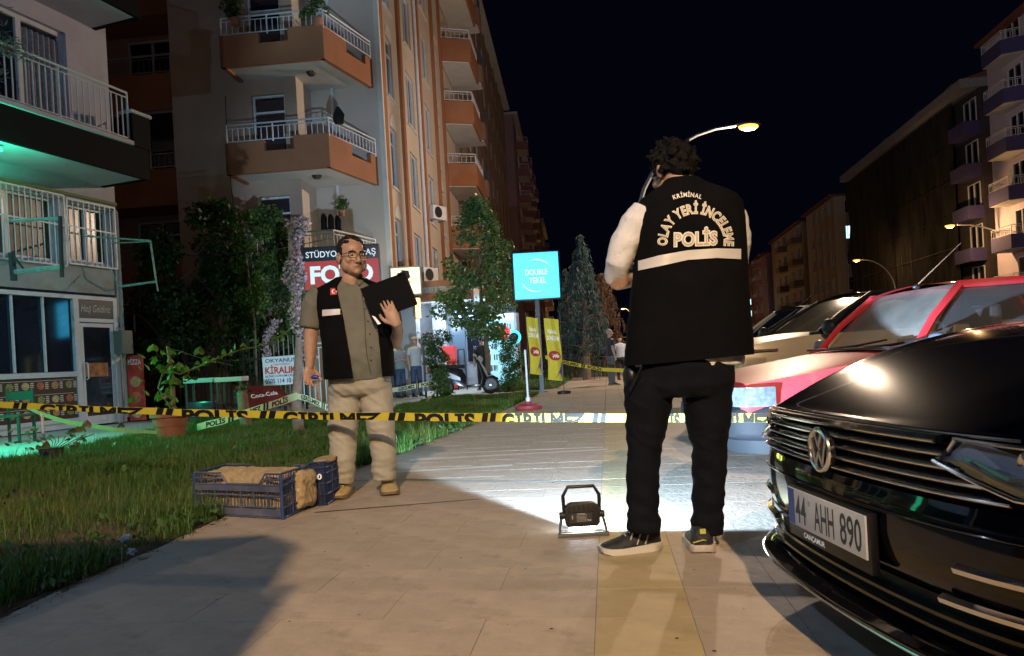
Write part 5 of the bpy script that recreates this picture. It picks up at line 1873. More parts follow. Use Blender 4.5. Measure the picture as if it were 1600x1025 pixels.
# --- red hatchback/saloon next to the black one
m_redp = mat('faded_red_paint', (.42, .030, .040), .42, spec=.25, coat=.2, var=.14, vscale=2.5, bump=.05, bscale=60, dirt=(.40, .12, .07), dscale=3, damt=.35)
rp = dict(st=[(-.02, .70, .36, .60, .605, .8), (-.05, .76, .32, .615, .63, .85), (-.45, .79, .26, .67, .70, .85), (-1.12, .79, .24, .765, .795, .85), (-1.3, .79, .22, .775, .80, .85), (-2.9, .79, .22, .80, .82, .85), (-3.1, .78, .24, .80, .84, .85), (-3.75, .74, .30, .77, .82, .85), (-3.8, .68, .36, .74, .78, .8)],
          wb=-1.10, wt=-1.52, rt=-2.65, rb=-3.05, belt=.775, roof=1.245, wheels=(-.62, -3.0), wr=.27, mir=(.05, .10, .055), mirm=mat('mirror_blue_grey', (.10, .13, .18), .3))
rc = car('red_car', 'faded red old saloon with raised aerial between the black car and the beige one', 1.42, 5.38, 0, .79, rp, m_redp, None, None)
# grille, headlights, bumper
def rfx(y):
    a = abs(y) / .86
    return .10 - .05 * a ** 2 - .42 * a ** 9


MB().grid(lambda u, v: (rfx((u * 2 - 1) * .86) - (.05 if v in (0.0, 1.0) else 0) + .012 * math.sin(v * PI), (u * 2 - 1) * .86, .255 + .215 * v), 61, 9).build('front_bumper', m_greyb, rc, True, ang=50, fixn=False)
MB().grid(lambda u, v: (rfx((u * 2 - 1) * .84) - .035 - .03 * (1 - v), (u * 2 - 1) * .84, .175 + .085 * v), 61, 4).build('front_apron', mat('bumper_lower', (.016, .018, .021), .55, spec=.12), rc, True, ang=50, fixn=False)
for s in (-1, 1):
    hl = MB().loft([[(x, s * y_, z) for z in (.475, .60)] + [(x - .05, s * y_, z) for z in (.60, .475)] for x, y_ in ((.03, .42), (.02, .70), (-.03, .775), (-.16, .80))]).build('headlight', mat('frosted_headlamp', (.10, .115, .13), .12, alpha=.8, spec=.8, coat=1, var=.35, vscale=30), rc, bevel=.006)
    MB().loft([[(x - .022, s * y_, z) for z in (.485, .59)] + [(x - .05, s * y_, z) for z in (.59, .485)] for x, y_ in ((.03, .43), (.02, .69), (-.02, .755))]).build('reflector', m_lampref, hl)
    MB().ball((-.01, s * .58, .538), (.03, .06, .045), 12, 8).build('bulb', mat('bulb_glass', (.8, .85, .9), .05, .5), hl, True)
    MB().box((-.30, s * .862 - .01, .36), (-.16, s * .862 + .01, .42)).build('side_indicator', m_white, rc)
for k in range(4):
    MB().box((.0, -.40, .49 + k * .028), (.03, .40, .503 + k * .028)).build('grille_slat', m_black, rc)
MB().box((-.015, -.41, .48), (.005, .41, .60)).build('grille', m_black, rc)
MB().tube([(-1.45, .2, 1.215), (-1.78, .2, 1.50)], [.005, .0025], 6).build('aerial', m_steel, rc, True)
MB().ball((-1.45, .2, 1.21), (.03, .02, .018), 10, 6).build('aerial_foot', m_black, rc, True)
for s in (0, 1):
    MB().tube([(-1.06, -.35 + .55 * s, .80), (-1.11, -.05 + .55 * s, .815), (-1.16, .32 + .5 * s, .85)], [.012, .010, .006], 6).build('wiper', m_black, rc, True)
MB().box((-1.08, -.66, .79), (-1.0, .66, .805)).build('scuttle', m_black, rc)

# --- beige suv
m_beigep = mat('beige_metallic_paint', (.36, .31, .22), .34, .2, coat=.5, var=.05)
sp = dict(st=[(.0, .74, .42, .78, .80, .8), (-.05, .82, .34, .83, .86, .85), (-.35, .86, .28, .90, .94, .85), (-.85, .87, .26, .945, .985, .85), (-1.05, .87, .26, .955, .985, .85), (-3.2, .87, .26, .99, 1.0, .85), (-3.6, .86, .28, .99, 1.0, .85), (-3.95, .80, .34, .93, .96, .8)],
          wb=-.82, wt=-1.50, rt=-3.3, rb=-3.75, belt=.955, roof=1.40, wheels=(-.72, -3.1), wr=.33, mir=(.06, .12, .085), pillar=m_black)
sc = car('suv_car', 'dusty beige SUV with black pillars and dark mirror behind the red car', 2.22, 8.2, 0, .87, sp, m_beigep, mat('brown_windscreen', (.20, .17, .12), .12, alpha=.6, spec=.8), mat('black_car_glass', (.008, .008, .01), .05, spec=.7), )
for s in (-1, 1):
    hl = MB().loft([[(x, s * y_, z) for z in (z0, z1)] + [(x - .05, s * y_, z) for z in (z1, z0)] for x, y_, z0, z1 in ((.03, .45, .63, .73), (.01, .72, .63, .75), (-.10, .845, .65, .755), (-.26, .885, .68, .745))]).build('headlight', m_clearlamp, sc, bevel=.006)
    MB().loft([[(x - .02, s * y_, z) for z in (.65, .72)] + [(x - .05, s * y_, z) for z in (.72, .65)] for x, y_ in ((.03, .46), (.0, .70), (-.10, .80))]).build('reflector', m_lampref, hl)
    MB().loft([[(x, s * y_, z) for z in (.805, .825)] + [(x - .03, s * y_, z) for z in (.825, .805)] for x, y_ in ((.0, .5), (-.03, .78), (-.16, .865), (-.40, .885))]).build('daytime_light', m_chrome, sc)
MB().box((.0, -.45, .5), (.02, .45, .76)).build('grille', m_black, sc)
MB().box((-.02, -.7, .28), (.04, .7, .46)).build('bumper_guard', m_greyb, sc, bevel=.02)

# --- pale car behind the suv
m_whitep = mat('pale_car_paint', (.55, .53, .46), .3, coat=.7)
wp = dict(sp)
wp.update(st=[(.0, .72, .38, .66, .68, .8), (-.05, .80, .30, .70, .74, .85), (-.5, .84, .26, .80, .86, .85), (-.95, .84, .26, .86, .90, .85), (-3.0, .84, .26, .9, .92, .85), (-3.6, .82, .30, .9, .93, .85), (-4.0, .76, .34, .84, .88, .8)],
          wb=-.92, wt=-1.6, rt=-3.2, rb=-3.7, belt=.88, roof=1.43, wheels=(-.75, -3.05), wr=.31, pillar=m_whitep, mirm=m_whitep)
wc = car('pale_car', 'pale car with a bright roof and short aerial, partly hidden behind the beige SUV', 2.55, 10.9, 0, .84, wp, m_whitep, m_glass, m_glass)
MB().tube([(-1.75, 0, 1.42), (-2.0, 0, 1.62)], [.008, .004], 6).build('aerial', m_black, wc, True)
for s in (-1, 1):
    MB().box((-.08, s * .62 - .16, .54), (.02, s * .62 + .14, .66)).build('headlight', m_clearlamp, wc, bevel=.02)
MB().box((.0, -.42, .46), (.02, .42, .62)).build('grille', m_black, wc)
for s in (-1, 1):
    MB().tube([(-1.75, s * .55, 1.42), (-2.4, s * .56, 1.45), (-3.1, s * .55, 1.42)], .018, 6).build('roof_rail', m_black, wc, True)

# --- black saloon in the foreground
HW = .915
m_blackp = mat('black_car_paint', (.0035, .0035, .0055), .22, coat=1.0, spec=.04, dirt=(.008, .007, .006), dscale=5, damt=.5, bump=.012, bscale=5)
vt = thing('black_car', 'shiny black saloon at the right front with chrome slatted grille and 44 AHH 890 plate', 'car', C(.838, 1.97), YAW + PI + R(3), 'cars parked nose in along the pavement')


def fx(y):
    a = abs(y) / HW
    return -.12 * a ** 2 - .34 * a ** 6


def hoodz(x, y):        # x distance behind the local nose line
    s = min(1, max(0, x) / 1.15)
    z = .655 + .25 * (1 - (1 - s) ** 2.5)
    a = abs(y) / HW
    ridge = .012 * math.exp(-((a - .62) / .06) ** 2) * min(1, x / .3)
    return z - (.012 + .055 * s) * a ** 2 - .10 * a ** 8 + ridge


PROF = [(-.10, .13), (-.01, .14), (.04, .165), (.045, .18), (.01, .20), (-.05, .21), (-.05, .285), (-.01, .30), (.005, .34), (.012, .40), (.010, .47), (.0, .503), (-.045, .510), (-.05, .63), (-.03, .638), (-.035, .648), (-.055, .655)]


def vfront(u, v):
    y = (u * 2 - 1) * HW
    k = v * (len(PROF) - 1)
    i = min(int(k), len(PROF) - 2)
    f = k - i
    dx = PROF[i][0] + (PROF[i + 1][0] - PROF[i][0]) * f
    z = PROF[i][1] + (PROF[i + 1][1] - PROF[i][1]) * f
    a = abs(y) / HW
    # the grille line sweeps up into the headlights towards the sides
    if z > .50:
        z -= .012 * a ** 2 * min(1, (z - .46) / .19)
    return (fx(y) + dx * (1 - .25 * a), y, z)


MB().grid(vfront, 61, (len(PROF) - 1) * 2 + 1).build('front_bumper', m_blackp, vt, True, ang=50, fixn=False)


def vhood(u, v):
    y = (u * 2 - 1) * HW
    xe = 1.28
    xx = (v ** 1.5) * xe
    x0 = fx(y) - .055 * (1 - .25 * abs(y) / HW)
    x = x0 * (1 - v) + (-.055 - xe + .10 * (y / HW) ** 2) * v if True else 0
    x = x0 + (-(xe + .055) + .06 * (abs(y) / HW) ** 2 - x0) * v ** 1.4
    return (x, y, hoodz(-x + fx(y) * .8 - .055, y))


MB().grid(vhood, 61, 41).build('bonnet', m_blackp, vt, True, ang=50, fixn=False)
# rest of the body behind the bonnet
st = [(-.40, HW, .2, .60, .72, .9), (-.8, HW, .18, .72, .78, .9), (-1.2, HW, .18, .82, .86, .9), (-3.4, HW, .18, .88, .90, .9), (-3.9, HW * .99, .2, .90, .98, .9), (-4.55, HW * .95, .28, .88, .96, .85), (-4.65, HW * .88, .34, .80, .86, .8)]
rings = []
for (x, w, zb_, zs, zc, inn) in st:
    half = [(w * .92, zb_), (w * .985, zb_ + .08), (w, (zb_ + zs) * .5), (w * .985, zs - .08), (w * .955, zs), (w * inn * .98, zs + (zc - zs) * .2), (w * inn * .6, zs + (zc - zs) * .3)]
    rings.append([(x, a, z) for a, z in half] + [(x, 0, zs + (zc - zs) * .3)] + [(x, -a, z) for a, z in reversed(half)])
MB().loft(rings).build('body', m_blackp, vt, True, ang=28)
for s in (-1, 1):        # wings between bumper corner and door
    MB().grid(lambda u, v, s=s: (-.46 - u * .8, s * (HW + .004 * math.sin(v * PI)), .13 + (hoodz(.02 + u * .8, HW) - .14 + .012) * v), 12, 8).build('wing', m_blackp, vt, True, fixn=False)
gp = dict(wb=-1.14, wt=-1.95)
MB().grid(lambda u, v: (-2.0 - 1.5 * v, (u * 2 - 1) * .62, 1.44 - .04 * (u * 2 - 1) ** 2 - .10 * (v - .35) ** 2), 13, 13).build('roof', m_blackp, vt, True, fixn=False)
MB().grid(lambda u, v: (-1.30 - .83 * v - .08 * (u * 2 - 1) ** 2, (u * 2 - 1) * (.80 - .18 * v), .90 + .53 * v), 13, 9).build('windscreen', m_carglass, vt, True, fixn=False)
MB().grid(lambda u, v: (-4.05 + .55 * v, (u * 2 - 1) * (.76 - .14 * v), .93 + .47 * v), 9, 5).build('rear_window', m_carglass, vt, True, fixn=False)
for s in (-1, 1):
    MB().tube([(-1.32, s * .83, .86), (-1.7, s * .74, 1.22), (-2.0, s * .63, 1.41), (-2.8, s * .62, 1.44), (-3.5, s * .62, 1.38), (-4.1, s * .79, .92)], [.03] * 6, 8).build('roof_rail', m_blackp, vt, True)
    MB().add([(-1.3, s * .84, .86), (-3.95, s * .82, .90), (-3.5, s * .635, 1.36), (-2.8, s * .64, 1.42), (-2.05, s * .645, 1.39), (-1.65, s * .755, 1.2)], [(0, 1, 2, 3, 4, 5)]).build('side_window', m_glass, vt, fixn=False)
    MB().ball((-1.75, s * (HW + .09), .93), (.07, .12, .08), 14, 9).build('side_mirror', m_blackp, vt, True)
    for xw in (-.92, -3.7):
        MB().lathe([(0, 0), (.38, 0), (.38, .01), (0, .01)], 30, (xw, s * (HW + .008), .34), Matrix.Rotation(R(90), 3, 'X')).build('wheel_arch', m_black, vt)
        wheel(vt, xw, s * (HW - .05), .33, side=s)


def gz(z, y):        # front z with the side sweep
    return z - .012 * (abs(y) / HW) ** 2 * min(1, max(0, (z - .46) / .19))


# grille: dark recess plus chrome edged slats, ending at the headlights
gy = .50
MB().grid(lambda u, v: (fx((u * 2 - 1) * .60) - .032, (u * 2 - 1) * .60, gz(.515 + .118 * v, (u * 2 - 1) * .6)), 31, 3).build('grille', mat('grille_black', (.006, .006, .007), .45), vt, fixn=False)
m_slatblk = mat('slat_gloss_black', (.01, .01, .012), .15, coat=.6)
for k, z in enumerate((.528, .556, .584, .612, .638)):
    ye = (.58, .53, .48, .44, .42)[k]
    sl = MB()
    prof = [(-.018, -.008), (.018, -.010), (.022, -.002), (.012, .007), (-.018, .009)]
    sl.loft([[(fx(y) - .01 + a, y, gz(z, y) + c) for a, c in prof] for y in [(-1 + 2 * i / 40) * ye for i in range(41)]])
    so = sl.build('grille_slat', m_slatblk, vt, True, ang=30)
    ch_ = MB()
    ch_.tube([(fx(y) + .0125, y, gz(z, y) - .004) for y in [(-1 + 2 * i / 40) * ye for i in range(41)]], .0032, 6)
    ch_.build('chrome_edge', m_chrome, so, True)
MB().tube([(fx(y) - .018, y, gz(.648, y)) for y in [(-1 + 2 * i / 40) * .58 for i in range(41)]], .0035, 6).build('grille_top_trim', m_chrome, vt, True)
# round badge
bx_ = fx(0) + .030
bg_ = MB()
bg_.tube([(bx_, .054 * math.cos(a), .566 + .054 * math.sin(a)) for a in [2 * PI * i / 36 for i in range(36)]], .0075, 8, closed=True)
RB = Matrix.Rotation(R(90), 3, 'Y')
badge = bg_.build('badge_ring', m_chrome, vt, True)
MB().lathe([(0, -.02), (.052, -.02), (.052, -.004), (0, -.002)], 30, (bx_, 0, .566), RB).build('badge_disc', mat('badge_black', (.01, .012, .014), .2, coat=.5), badge)
lt = MB()


def stroke(pts, w=.0095):
    pts = [(a * .9, c_ * .9 + .003) for a, c_ in pts]
    for (y0, z0), (y1, z1) in zip(pts, pts[1:]):
        d = Vector((y1 - y0, z1 - z0)).normalized() * w / 2
        n_ = Vector((-d.y, d.x))
        lt.prism([(-(y0) + n_.x, .563 + z0 - n_.y), (-(y1) + n_.x, .563 + z1 - n_.y), (-(y1) - n_.x, .563 + z1 + n_.y), (-(y0) - n_.x, .563 + z0 + n_.y)], bx_ - .002, bx_ + .0045, 'x')


stroke([(-.022, .050), (0, .010), (.022, .050)])
stroke([(-.045, .030), (-.020, -.046), (0, -.006), (.020, -.046), (.045, .030)])
lt.build('badge_letters', m_chrome, badge)
# headlights
for s in (-1, 1):
    A_ = [(.425, .594), (.50, .572), (.60, .544), (.72, .536), (.84, .540), (.905, .56), (.90, .618), (.72, .634), (.46, .640)]

    def hp(y, z, off):
        return (fx(y) + off - (.02 if z > .6 else 0) - max(0, z - .5) * .12, s * y, z - .02 * (y / HW) ** 2)
    n_ = len(A_)
    cen = (.68, .592)
    for nm, off, mt, sc_ in (('headlight', .026, m_clearlamp, 1.0),):
        ln = MB()
        ringz = []
        for q in (1.0, .75, .45, .12):
            ringz.append([hp(cen[0] + (y - cen[0]) * q, cen[1] + (z - cen[1]) * q, off + .006 * (1 - q)) for y, z in A_])
        ln.loft(ringz)
        hl = ln.build('headlight', mt, vt, True, ang=25)
    bk = MB()
    bk.loft([[hp(cen[0] + (y - cen[0]) * q, cen[1] + (z - cen[1]) * q, .010 - .012 * (1 - q)) for y, z in A_] for q in (1.0, .5, .1)])
    bk.build('lamp_housing', mat('lamp_housing', (.62, .64, .70), .35, .35), hl)
    for y0, rr in ((.60, .026), (.72, .030), (.83, .026)):
        MB().lathe([(0, -.01), (rr * .7, -.005), (rr, .012), (rr * 1.12, .014), (rr * 1.15, 0), (rr * .9, -.03)], 22, hp(y0, .606, .014), RB).build('projector', m_lampref, hl, True)
        MB().ball(hp(y0, .606, .016), (.012, rr * .72, rr * .72), 14, 8).build('projector_lens', m_clearlamp, hl, True)
    MB().loft([[hp(y, z + c, o) for o, c in ((.014, -.004), (.021, -.004), (.021, .004), (.014, .004))] for y, z in ((.46, .606), (.58, .580), (.72, .574), (.89, .574))]).build('light_bar', m_chrome, hl)
    MB().loft([[hp(y + b_, z, o) for o, b_ in ((.013, -.02), (.019, -.02), (.019, .02), (.013, .02))] for y, z in ((.465, .600), (.54, .572), (.61, .552))]).build('side_reflector', mat('amber_reflector', (.75, .50, .20), .3, .2), hl)
    for (a, b_) in (((.45, .642), (.72, .638)), ((.72, .638), (.90, .622)), ((.425, .596), (.60, .545)), ((.60, .545), (.86, .538)), ((.425, .596), (.455, .644))):
        MB().tube([hp(a[0] + (b_[0] - a[0]) * q / 6, a[1] + (b_[1] - a[1]) * q / 6, .030) for q in range(7)], .0045, 6).build('chrome_trim', m_chrome, hl, True)
# number plate
pw, ph = .215, .053
pz = .380
pl = vt
pxn = .036
fr_ = MB().box((.006, -pw - .012, pz - ph - .035), (pxn - .010, pw + .012, pz + ph + .008)).build('plate_holder', m_black, vt, bevel=.003)
MB().box((pxn - .0095, -pw, pz - ph), (pxn - .004, pw, pz + ph)).build('number_plate', mat('plate_white', (.72, .74, .76), .35, bump=.04), fr_, bevel=.0015)
MB().box((pxn - .0038, -pw + .002, pz - ph + .002), (pxn - .0033, -pw + .042, pz + ph - .002)).build('plate_strip', mat('plate_blue', (.02, .06, .35), .4), fr_)
b = MB()
for body_, yc, wd_ in (('44', -.133, .066), ('AHH', .005, .112), ('890', .145, .105)):
    add_text(b, body_, wd_, .078, lambda u, v, yc=yc: (pxn - .0034, yc + u, pz - .039 + v), .012)
# viewer sees local +y on the right of the picture when looking at the nose
b.build('plate_letters', mat('plate_ink', (.015, .03, .025), .4), fr_, fixn=False)
b = MB()
b.lathe([(0, 0), (.008, 0), (.008, .0006), (0, .0006)], 12, (pxn - .004, -.078, pz + .026), RB)
b.build('plate_seal', mat('seal_grey', (.4, .42, .45), .4), fr_)
b = MB()
add_text(b, 'CANÇAMUR', .125, .014, lambda u, v: (pxn - .0095, -.07 + u, pz - ph - .026 + v), .03)
b.build('dealer_lettering', m_signwht, fr_, fixn=False)
# lower intake, lip and trims
MB().grid(lambda u, v: (fx((u * 2 - 1) * .72) - .032, (u * 2 - 1) * .72, .195 + .09 * v), 31, 3).build('lower_intake', mat('intake_black', (.006, .006, .007), .5), vt, fixn=False)
for z in (.222, .255):
    MB().loft([[(fx(y) - .015 + a, y, z + c) for a, c in ((-.012, -.004), (.014, -.004), (.014, .004), (-.012, .004))] for y in [(-1 + 2 * i / 30) * .70 for i in range(31)]]).build('intake_slat', m_slatblk, vt, True, ang=30)
MB().tube([(fx(y) + .044, y, .166) for y in [(-1 + 2 * i / 50) * .84 for i in range(51)]], .0038, 6).build('lip_trim', m_chrome, vt, True)
MB().tube([(fx(y) + .014, y, .452) for y in [(-1 + 2 * i / 50) * .80 for i in range(51)]], .0025, 6).build('bumper_line', m_slatblk, vt, True)
for s in (-1, 1):
    for z, y0 in ((.372, .46), (.300, .42)):
        MB().loft([[(fx(y) + a, s * y, z + c) for a, c in ((0, -.010), (.018, -.008), (.022, .003), (.010, .011), (0, .010))] for y in [y0 + (.875 - y0) * i / 10 for i in range(11)]]).build('fog_trim', m_chrome, vt, True, ang=35)
    MB().grid(lambda u, v, s=s: (fx(.66 + .18 * u) + .012, s * (.66 + .18 * u), .308 + .055 * v), 8, 4).build('fog_recess', mat('fog_grey', (.25, .24, .22), .3, .6), vt, fixn=False)
    MB().ball((fx(.76) + .012, s * .76, .335), (.02, .03, .025), 12, 8).build('fog_light', m_clearlamp, vt, True)

# ------------------------------------------------------------------ two unseen vans added behind the camera to throw the shadows on the paving
m_shadow_van = mat('shadow_van_paint', (.55, .56, .58), .35, coat=.5)


def van(label, x, y, rot, hh, w=1.9, L=5.0):
    t = thing('shadow_van', label, 'van', C(x, y), YAW + rot)
    # local: x right, y forward (nose at y=0, body behind)
    prof = [(0, .35), (.0, .95), (-.12, 1.1), (-.22, hh - .12), (-.36, hh), (-L + .1, hh), (-L, hh - .1), (-L, .35)]
    b = MB()
    b.prism([(y_, z) for y_, z in prof], 0, w, 'x')
    b.build('body', m_shadow_van, t, bevel=.05)
    MB().box((.15, -.17, 1.15), (w - .15, -.13, hh - .35)).build('windscreen', m_glass, t)
    for sx in (-.006, w - .008):
        MB().box((sx, -1.3, 1.2), (sx + .014, -.5, hh - .55)).build('side_window', m_glass, t)
    for yy_ in (-.9, -L + 1.0):
        for sx in (.1, w - .1):
            MB().lathe([(0, -.1), (.2, -.1), (.34, -.09), (.34, .09), (.2, .1), (0, .1)], 28, (sx, yy_, .34), Matrix.Rotation(R(90), 3, 'Y')).build('wheel', m_tyre, t, True)
    for sx in (.2, w - .2):
        MB().box((sx - .15, -.02, .7), (sx + .15, .02, .88)).build('headlight', m_clearlamp, t)
    MB().box((.05, -.03, .3), (w - .05, .06, .6)).build('bumper', m_greyb, t, bevel=.02)
    return t


van('unseen van added crosswise behind the camera to shade the lawn side', -.53, -.12, -PI / 2, 2.6, L=6.5)
van('unseen van added behind the camera to shade the street side', .60, -.62, 0, 2.6)

# ------------------------------------------------------------------ people
m_skin = mat('skin', (.46, .28, .20), .5, sss=.08, var=.10, vscale=30, bump=.12, bscale=120)
m_hair = mat('black_hair', (.0045, .004, .004), .55, spec=.2, var=.5, vscale=60, bump=.8, bscale=120)
m_vest = mat('black_vest_cloth', (.0035, .0035, .0045), .9, spec=.12, var=.3, vscale=10, bump=.4, bscale=60)
m_reflect = mat('reflective_band', (.66, .64, .62), .35, spec=.8, var=.08)
m_lens = mat('spectacle_frame', (.015, .012, .012), .25)


def remeshed(mb, voxel, name, material, parent, it=3, fold=None, label=None):
    me = mb.mesh('tmp')
    b = bmesh.new()
    b.from_mesh(me)
    bmesh.ops.recalc_face_normals(b, faces=b.faces)
    b.to_mesh(me)
    b.free()
    o = bpy.data.objects.new('tmp', me)
    COL.objects.link(o)
    md = o.modifiers.new('r', 'REMESH')
    md.mode = 'VOXEL'
    md.voxel_size = voxel
    sm_ = o.modifiers.new('s', 'SMOOTH')
    sm_.factor = .5
    sm_.iterations = it
    dg = bpy.context.evaluated_depsgraph_get()
    dg.update()
    out = bpy.data.meshes.new_from_object(o.evaluated_get(dg))
    bpy.data.objects.remove(o)
    bpy.data.meshes.remove(me)
    out.name = name
    if fold:
        n_ = len(out.vertices)
        co = np.empty(n_ * 3)
        out.vertices.foreach_get('co', co)
        no = np.empty(n_ * 3)
        out.vertices.foreach_get('normal', no)
        co, no = co.reshape(-1, 3), no.reshape(-1, 3)
        d = np.array([fold(Vector(c)) for c in co])
        co = co + no * d[:, None]
        out.vertices.foreach_set('co', co.ravel())
        out.update()
    out.materials.clear()
    out.materials.append(material)
    shade(out, 180)
    ob = new_obj(name, out, parent)
    if label:
        ob['label'] = label
    return ob


def cloth_fold(amp, sx=6, sz=16, seed=0.0):
    def f(c):
        a = noise.noise(Vector((c.x * sx + seed, c.y * sx, c.z * sz + c.x * 9)))
        b = noise.noise(Vector((c.x * sx * 2.3 + seed, c.y * sx * 2.3, c.z * sz * 1.9 - c.x * 14 + 7)))
        return amp * ((1 - abs(a) * 2.4) * .8 + b * .6)
    return f


def ring(c, rx, ry, n=24, rot=0.0, p=2.3, z=None):
    out = []
    for k in range(n):
        a = 2 * PI * k / n
        ca, sa = math.cos(a), math.sin(a)
        x = math.copysign(abs(ca) ** (2 / p), ca) * rx
        y = math.copysign(abs(sa) ** (2 / p), sa) * ry
        out.append((c[0] + x * math.cos(rot) - y * math.sin(rot), c[1] + x * math.sin(rot) + y * math.cos(rot), c[2]))
    return out


def hand(mb, w, d, n, side, s=1.0, curl=(.35, .5, .4), spread=.06):
    w, d, n = Vector(w), Vector(d).normalized(), Vector(n)
    n = (n - d * n.dot(d)).normalized()
    sv = d.cross(n) * side
    mb.loft([[w + d * (l * s) + sv * (math.cos(a) * rw * s) + n * (math.sin(a) * rt * s) for a in [2 * PI * k / 14 for k in range(14)]] for l, rw, rt in ((-.012, .020, .015), (.0, .027, .019), (.03, .038, .020), (.06, .042, .017), (.085, .040, .014), (.095, .032, .009))])
    for i, (o, ln) in enumerate(zip((.030, .010, -.010, -.029), (.072, .080, .074, .060))):
        p = w + d * (.082 * s) + sv * (o * s)
        dd = (d + sv * spread * (1.5 - i)).normalized()
        pts, rr = [p - dd * .015 * s, p], [.0078 * s, .0084 * s]
        for q, c_ in enumerate(curl):
            dd = (dd * math.cos(c_) + n * math.sin(c_)).normalized()
            p = p + dd * (ln * (.44, .32, .24)[q] * s)
            pts.append(p)
            rr.append((.0080, .0074, .0062)[q] * s)
        mb.tube(pts, rr, 9, round_ends=True)
    p = w + d * .02 * s + sv * .024 * s
    dd = (d * .65 + sv * .75 + n * .25).normalized()
    mb.tube([p, p + dd * .038 * s, p + (dd + d * .35).normalized() * .066 * s, p + (dd + d * .7 + n * .2).normalized() * .088 * s], [.014 * s, .0125 * s, .011 * s, .009 * s], 9, round_ends=True)


def add_head(mb, c, rot, s=1.0):
    """rot: 3x3; face looks along -y"""
    def q(x, y, z):
        return Vector(c) + rot @ (Vector((x, y, z)) * s)
    b = lambda p, r: mb.ball(q(*p), tuple(k * s for k in r), 20, 14, rot)
    b((0, .012, .030), (.076, .094, .090))
    b((0, -.030, -.020), (.066, .064, .082))
    b((0, -.046, -.066), (.048, .046, .042))
    b((0, -.072, -.088), (.024, .022, .020))
    b((0, -.078, .026), (.052, .016, .012))           # brow
    for e in (-1, 1):
        b((e * .040, -.062, -.022), (.024, .026, .022))  # cheeks
        b((e * .079, .010, -.008), (.010, .020, .032))   # ears
        b((e * .085, .018, .002), (.008, .014, .020))
        b((e * .012, -.102, -.032), (.010, .011, .009))
    mb.tube([q(0, -.086, .020), q(0, -.098, .000), q(0, -.112, -.026)], [.010 * s, .011 * s, .014 * s], 10, round_ends=True)
    b((0, -.086, -.056), (.026, .012, .010))
    return q


def shoe(parent, heel, d, m_up, m_sole, s=1.0, L=.29, name='shoe', high=0.0):
    h, d = Vector(heel), Vector((d[0], d[1], 0)).normalized()
    sv = Vector((-d.y, d.x, 0))
    st_ = [(0, .026, .055 + high), (.03, .036, .075 + high), (.08, .038, .090 + high), (.13, .042, .085), (.19, .048, .062), (.24, .046, .048), (.275, .034, .040), (.29, .018, .030)]
    mb = MB()
    mb.loft([[h + d * (l * L / .29) + sv * (math.copysign(abs(math.cos(a)) ** .8, math.cos(a)) * w * s) + Vector((0, 0, .024 + max(0, math.sin(a)) ** .85 * (hh - .024) + min(0, math.sin(a)) * .006)) for a in [2 * PI * k / 16 for k in range(16)]] for l, w, hh in st_])
    o = mb.build(name, m_up, parent, True, ang=70)
    so = MB()
    so.loft([[h + d * (l * L / .29) + sv * (math.cos(a) * (w + .005) * s) + Vector((0, 0, zt if math.sin(a) > 0 else zb_)) for a in [2 * PI * k / 16 + .2 for k in range(16)]] for l, w, zb_, zt in ((-.008, .018, .012, .034), (0, .032, .004, .036), (.05, .040, .0, .034), (.13, .042, .0, .028), (.2, .050, .0, .026), (.25, .047, .001, .027), (.285, .034, .008, .030), (.298, .018, .016, .030))])
    so.build('sole', m_sole, o, True, ang=60)
    lc_ = MB()
    for k in range(4):
        f = .105 + k * .022
        p = h + d * (f * L / .29) + Vector((0, 0, .088 - k * .008 + high * .2))
        lc_.tube([p - sv * .020, p + Vector((0, 0, .004)), p + sv * .020], .003, 5)
    lc_.build('lace', mat('lace_cream', (.45, .40, .28), .8), o, True)
    return o


# ============================ officer with the folder (left) ============================
D_ = 5.0
B_ = P(570, 772, D_)
B_.z = 0
man = thing('person', 'bespectacled man in black vest over olive shirt and beige trousers, holding a black folder', 'person', C(*B_), YAW)
L_ = lambda px, py, dy=0.0: P(px, py, D_ + dy) - B_
m_olive = mat('olive_shirt', (.155, .155, .125), .8, var=.12, vscale=9, bump=.3, bscale=70)
m_khaki = mat('beige_trousers', (.40, .37, .30), .8, var=.10, vscale=7, bump=.35, bscale=60)
hc = L_(550, 402, -.04)
hrot = Matrix.Rotation(R(32), 3, 'Z') @ Matrix.Rotation(R(4), 3, 'X')
bd = MB()
hq = add_head(bd, hc, hrot, 1.13)
for e in (-1, 1):
    bd.ball(hq(e * .046, -.030, -.048), (.036, .044, .046), 14, 10, hrot)
bd.ball(hq(0, -.035, -.085), (.052, .045, .026), 14, 10, hrot)
bd.tube([L_(549, 458, .02), L_(548, 436, .0), L_(548, 410, .0)], [.085, .078, .070], 16)
bd.tube([L_(552, 474), L_(556, 520, .02), L_(562, 600, .02)], [.13, .17, .15], 18, ry=[.09, .11, .10])
bd.tube([L_(499, 462), L_(487, 500), L_(485, 545, -.01), L_(484, 572, -.03)], [.045, .050, .044, .030], 14, round_ends=True)
hand(bd, L_(483, 572, -.03), (-.02, -.10, -1), (.6, -.8, 0), -1, 1.08, (.5, .8, .7))
el = L_(618, 535, .0)
bd.tube([L_(596, 462), L_(609, 495, .04), el, L_(622, 516, -.18), L_(620, 505, -.315)], [.045, .050, .047, .036, .029], 14, round_ends=True)
hand(bd, L_(619, 507, -.325), (-.36, .02, .93), (-.15, .9, .0), 1, 1.05, (.03, .10, .12), .035)
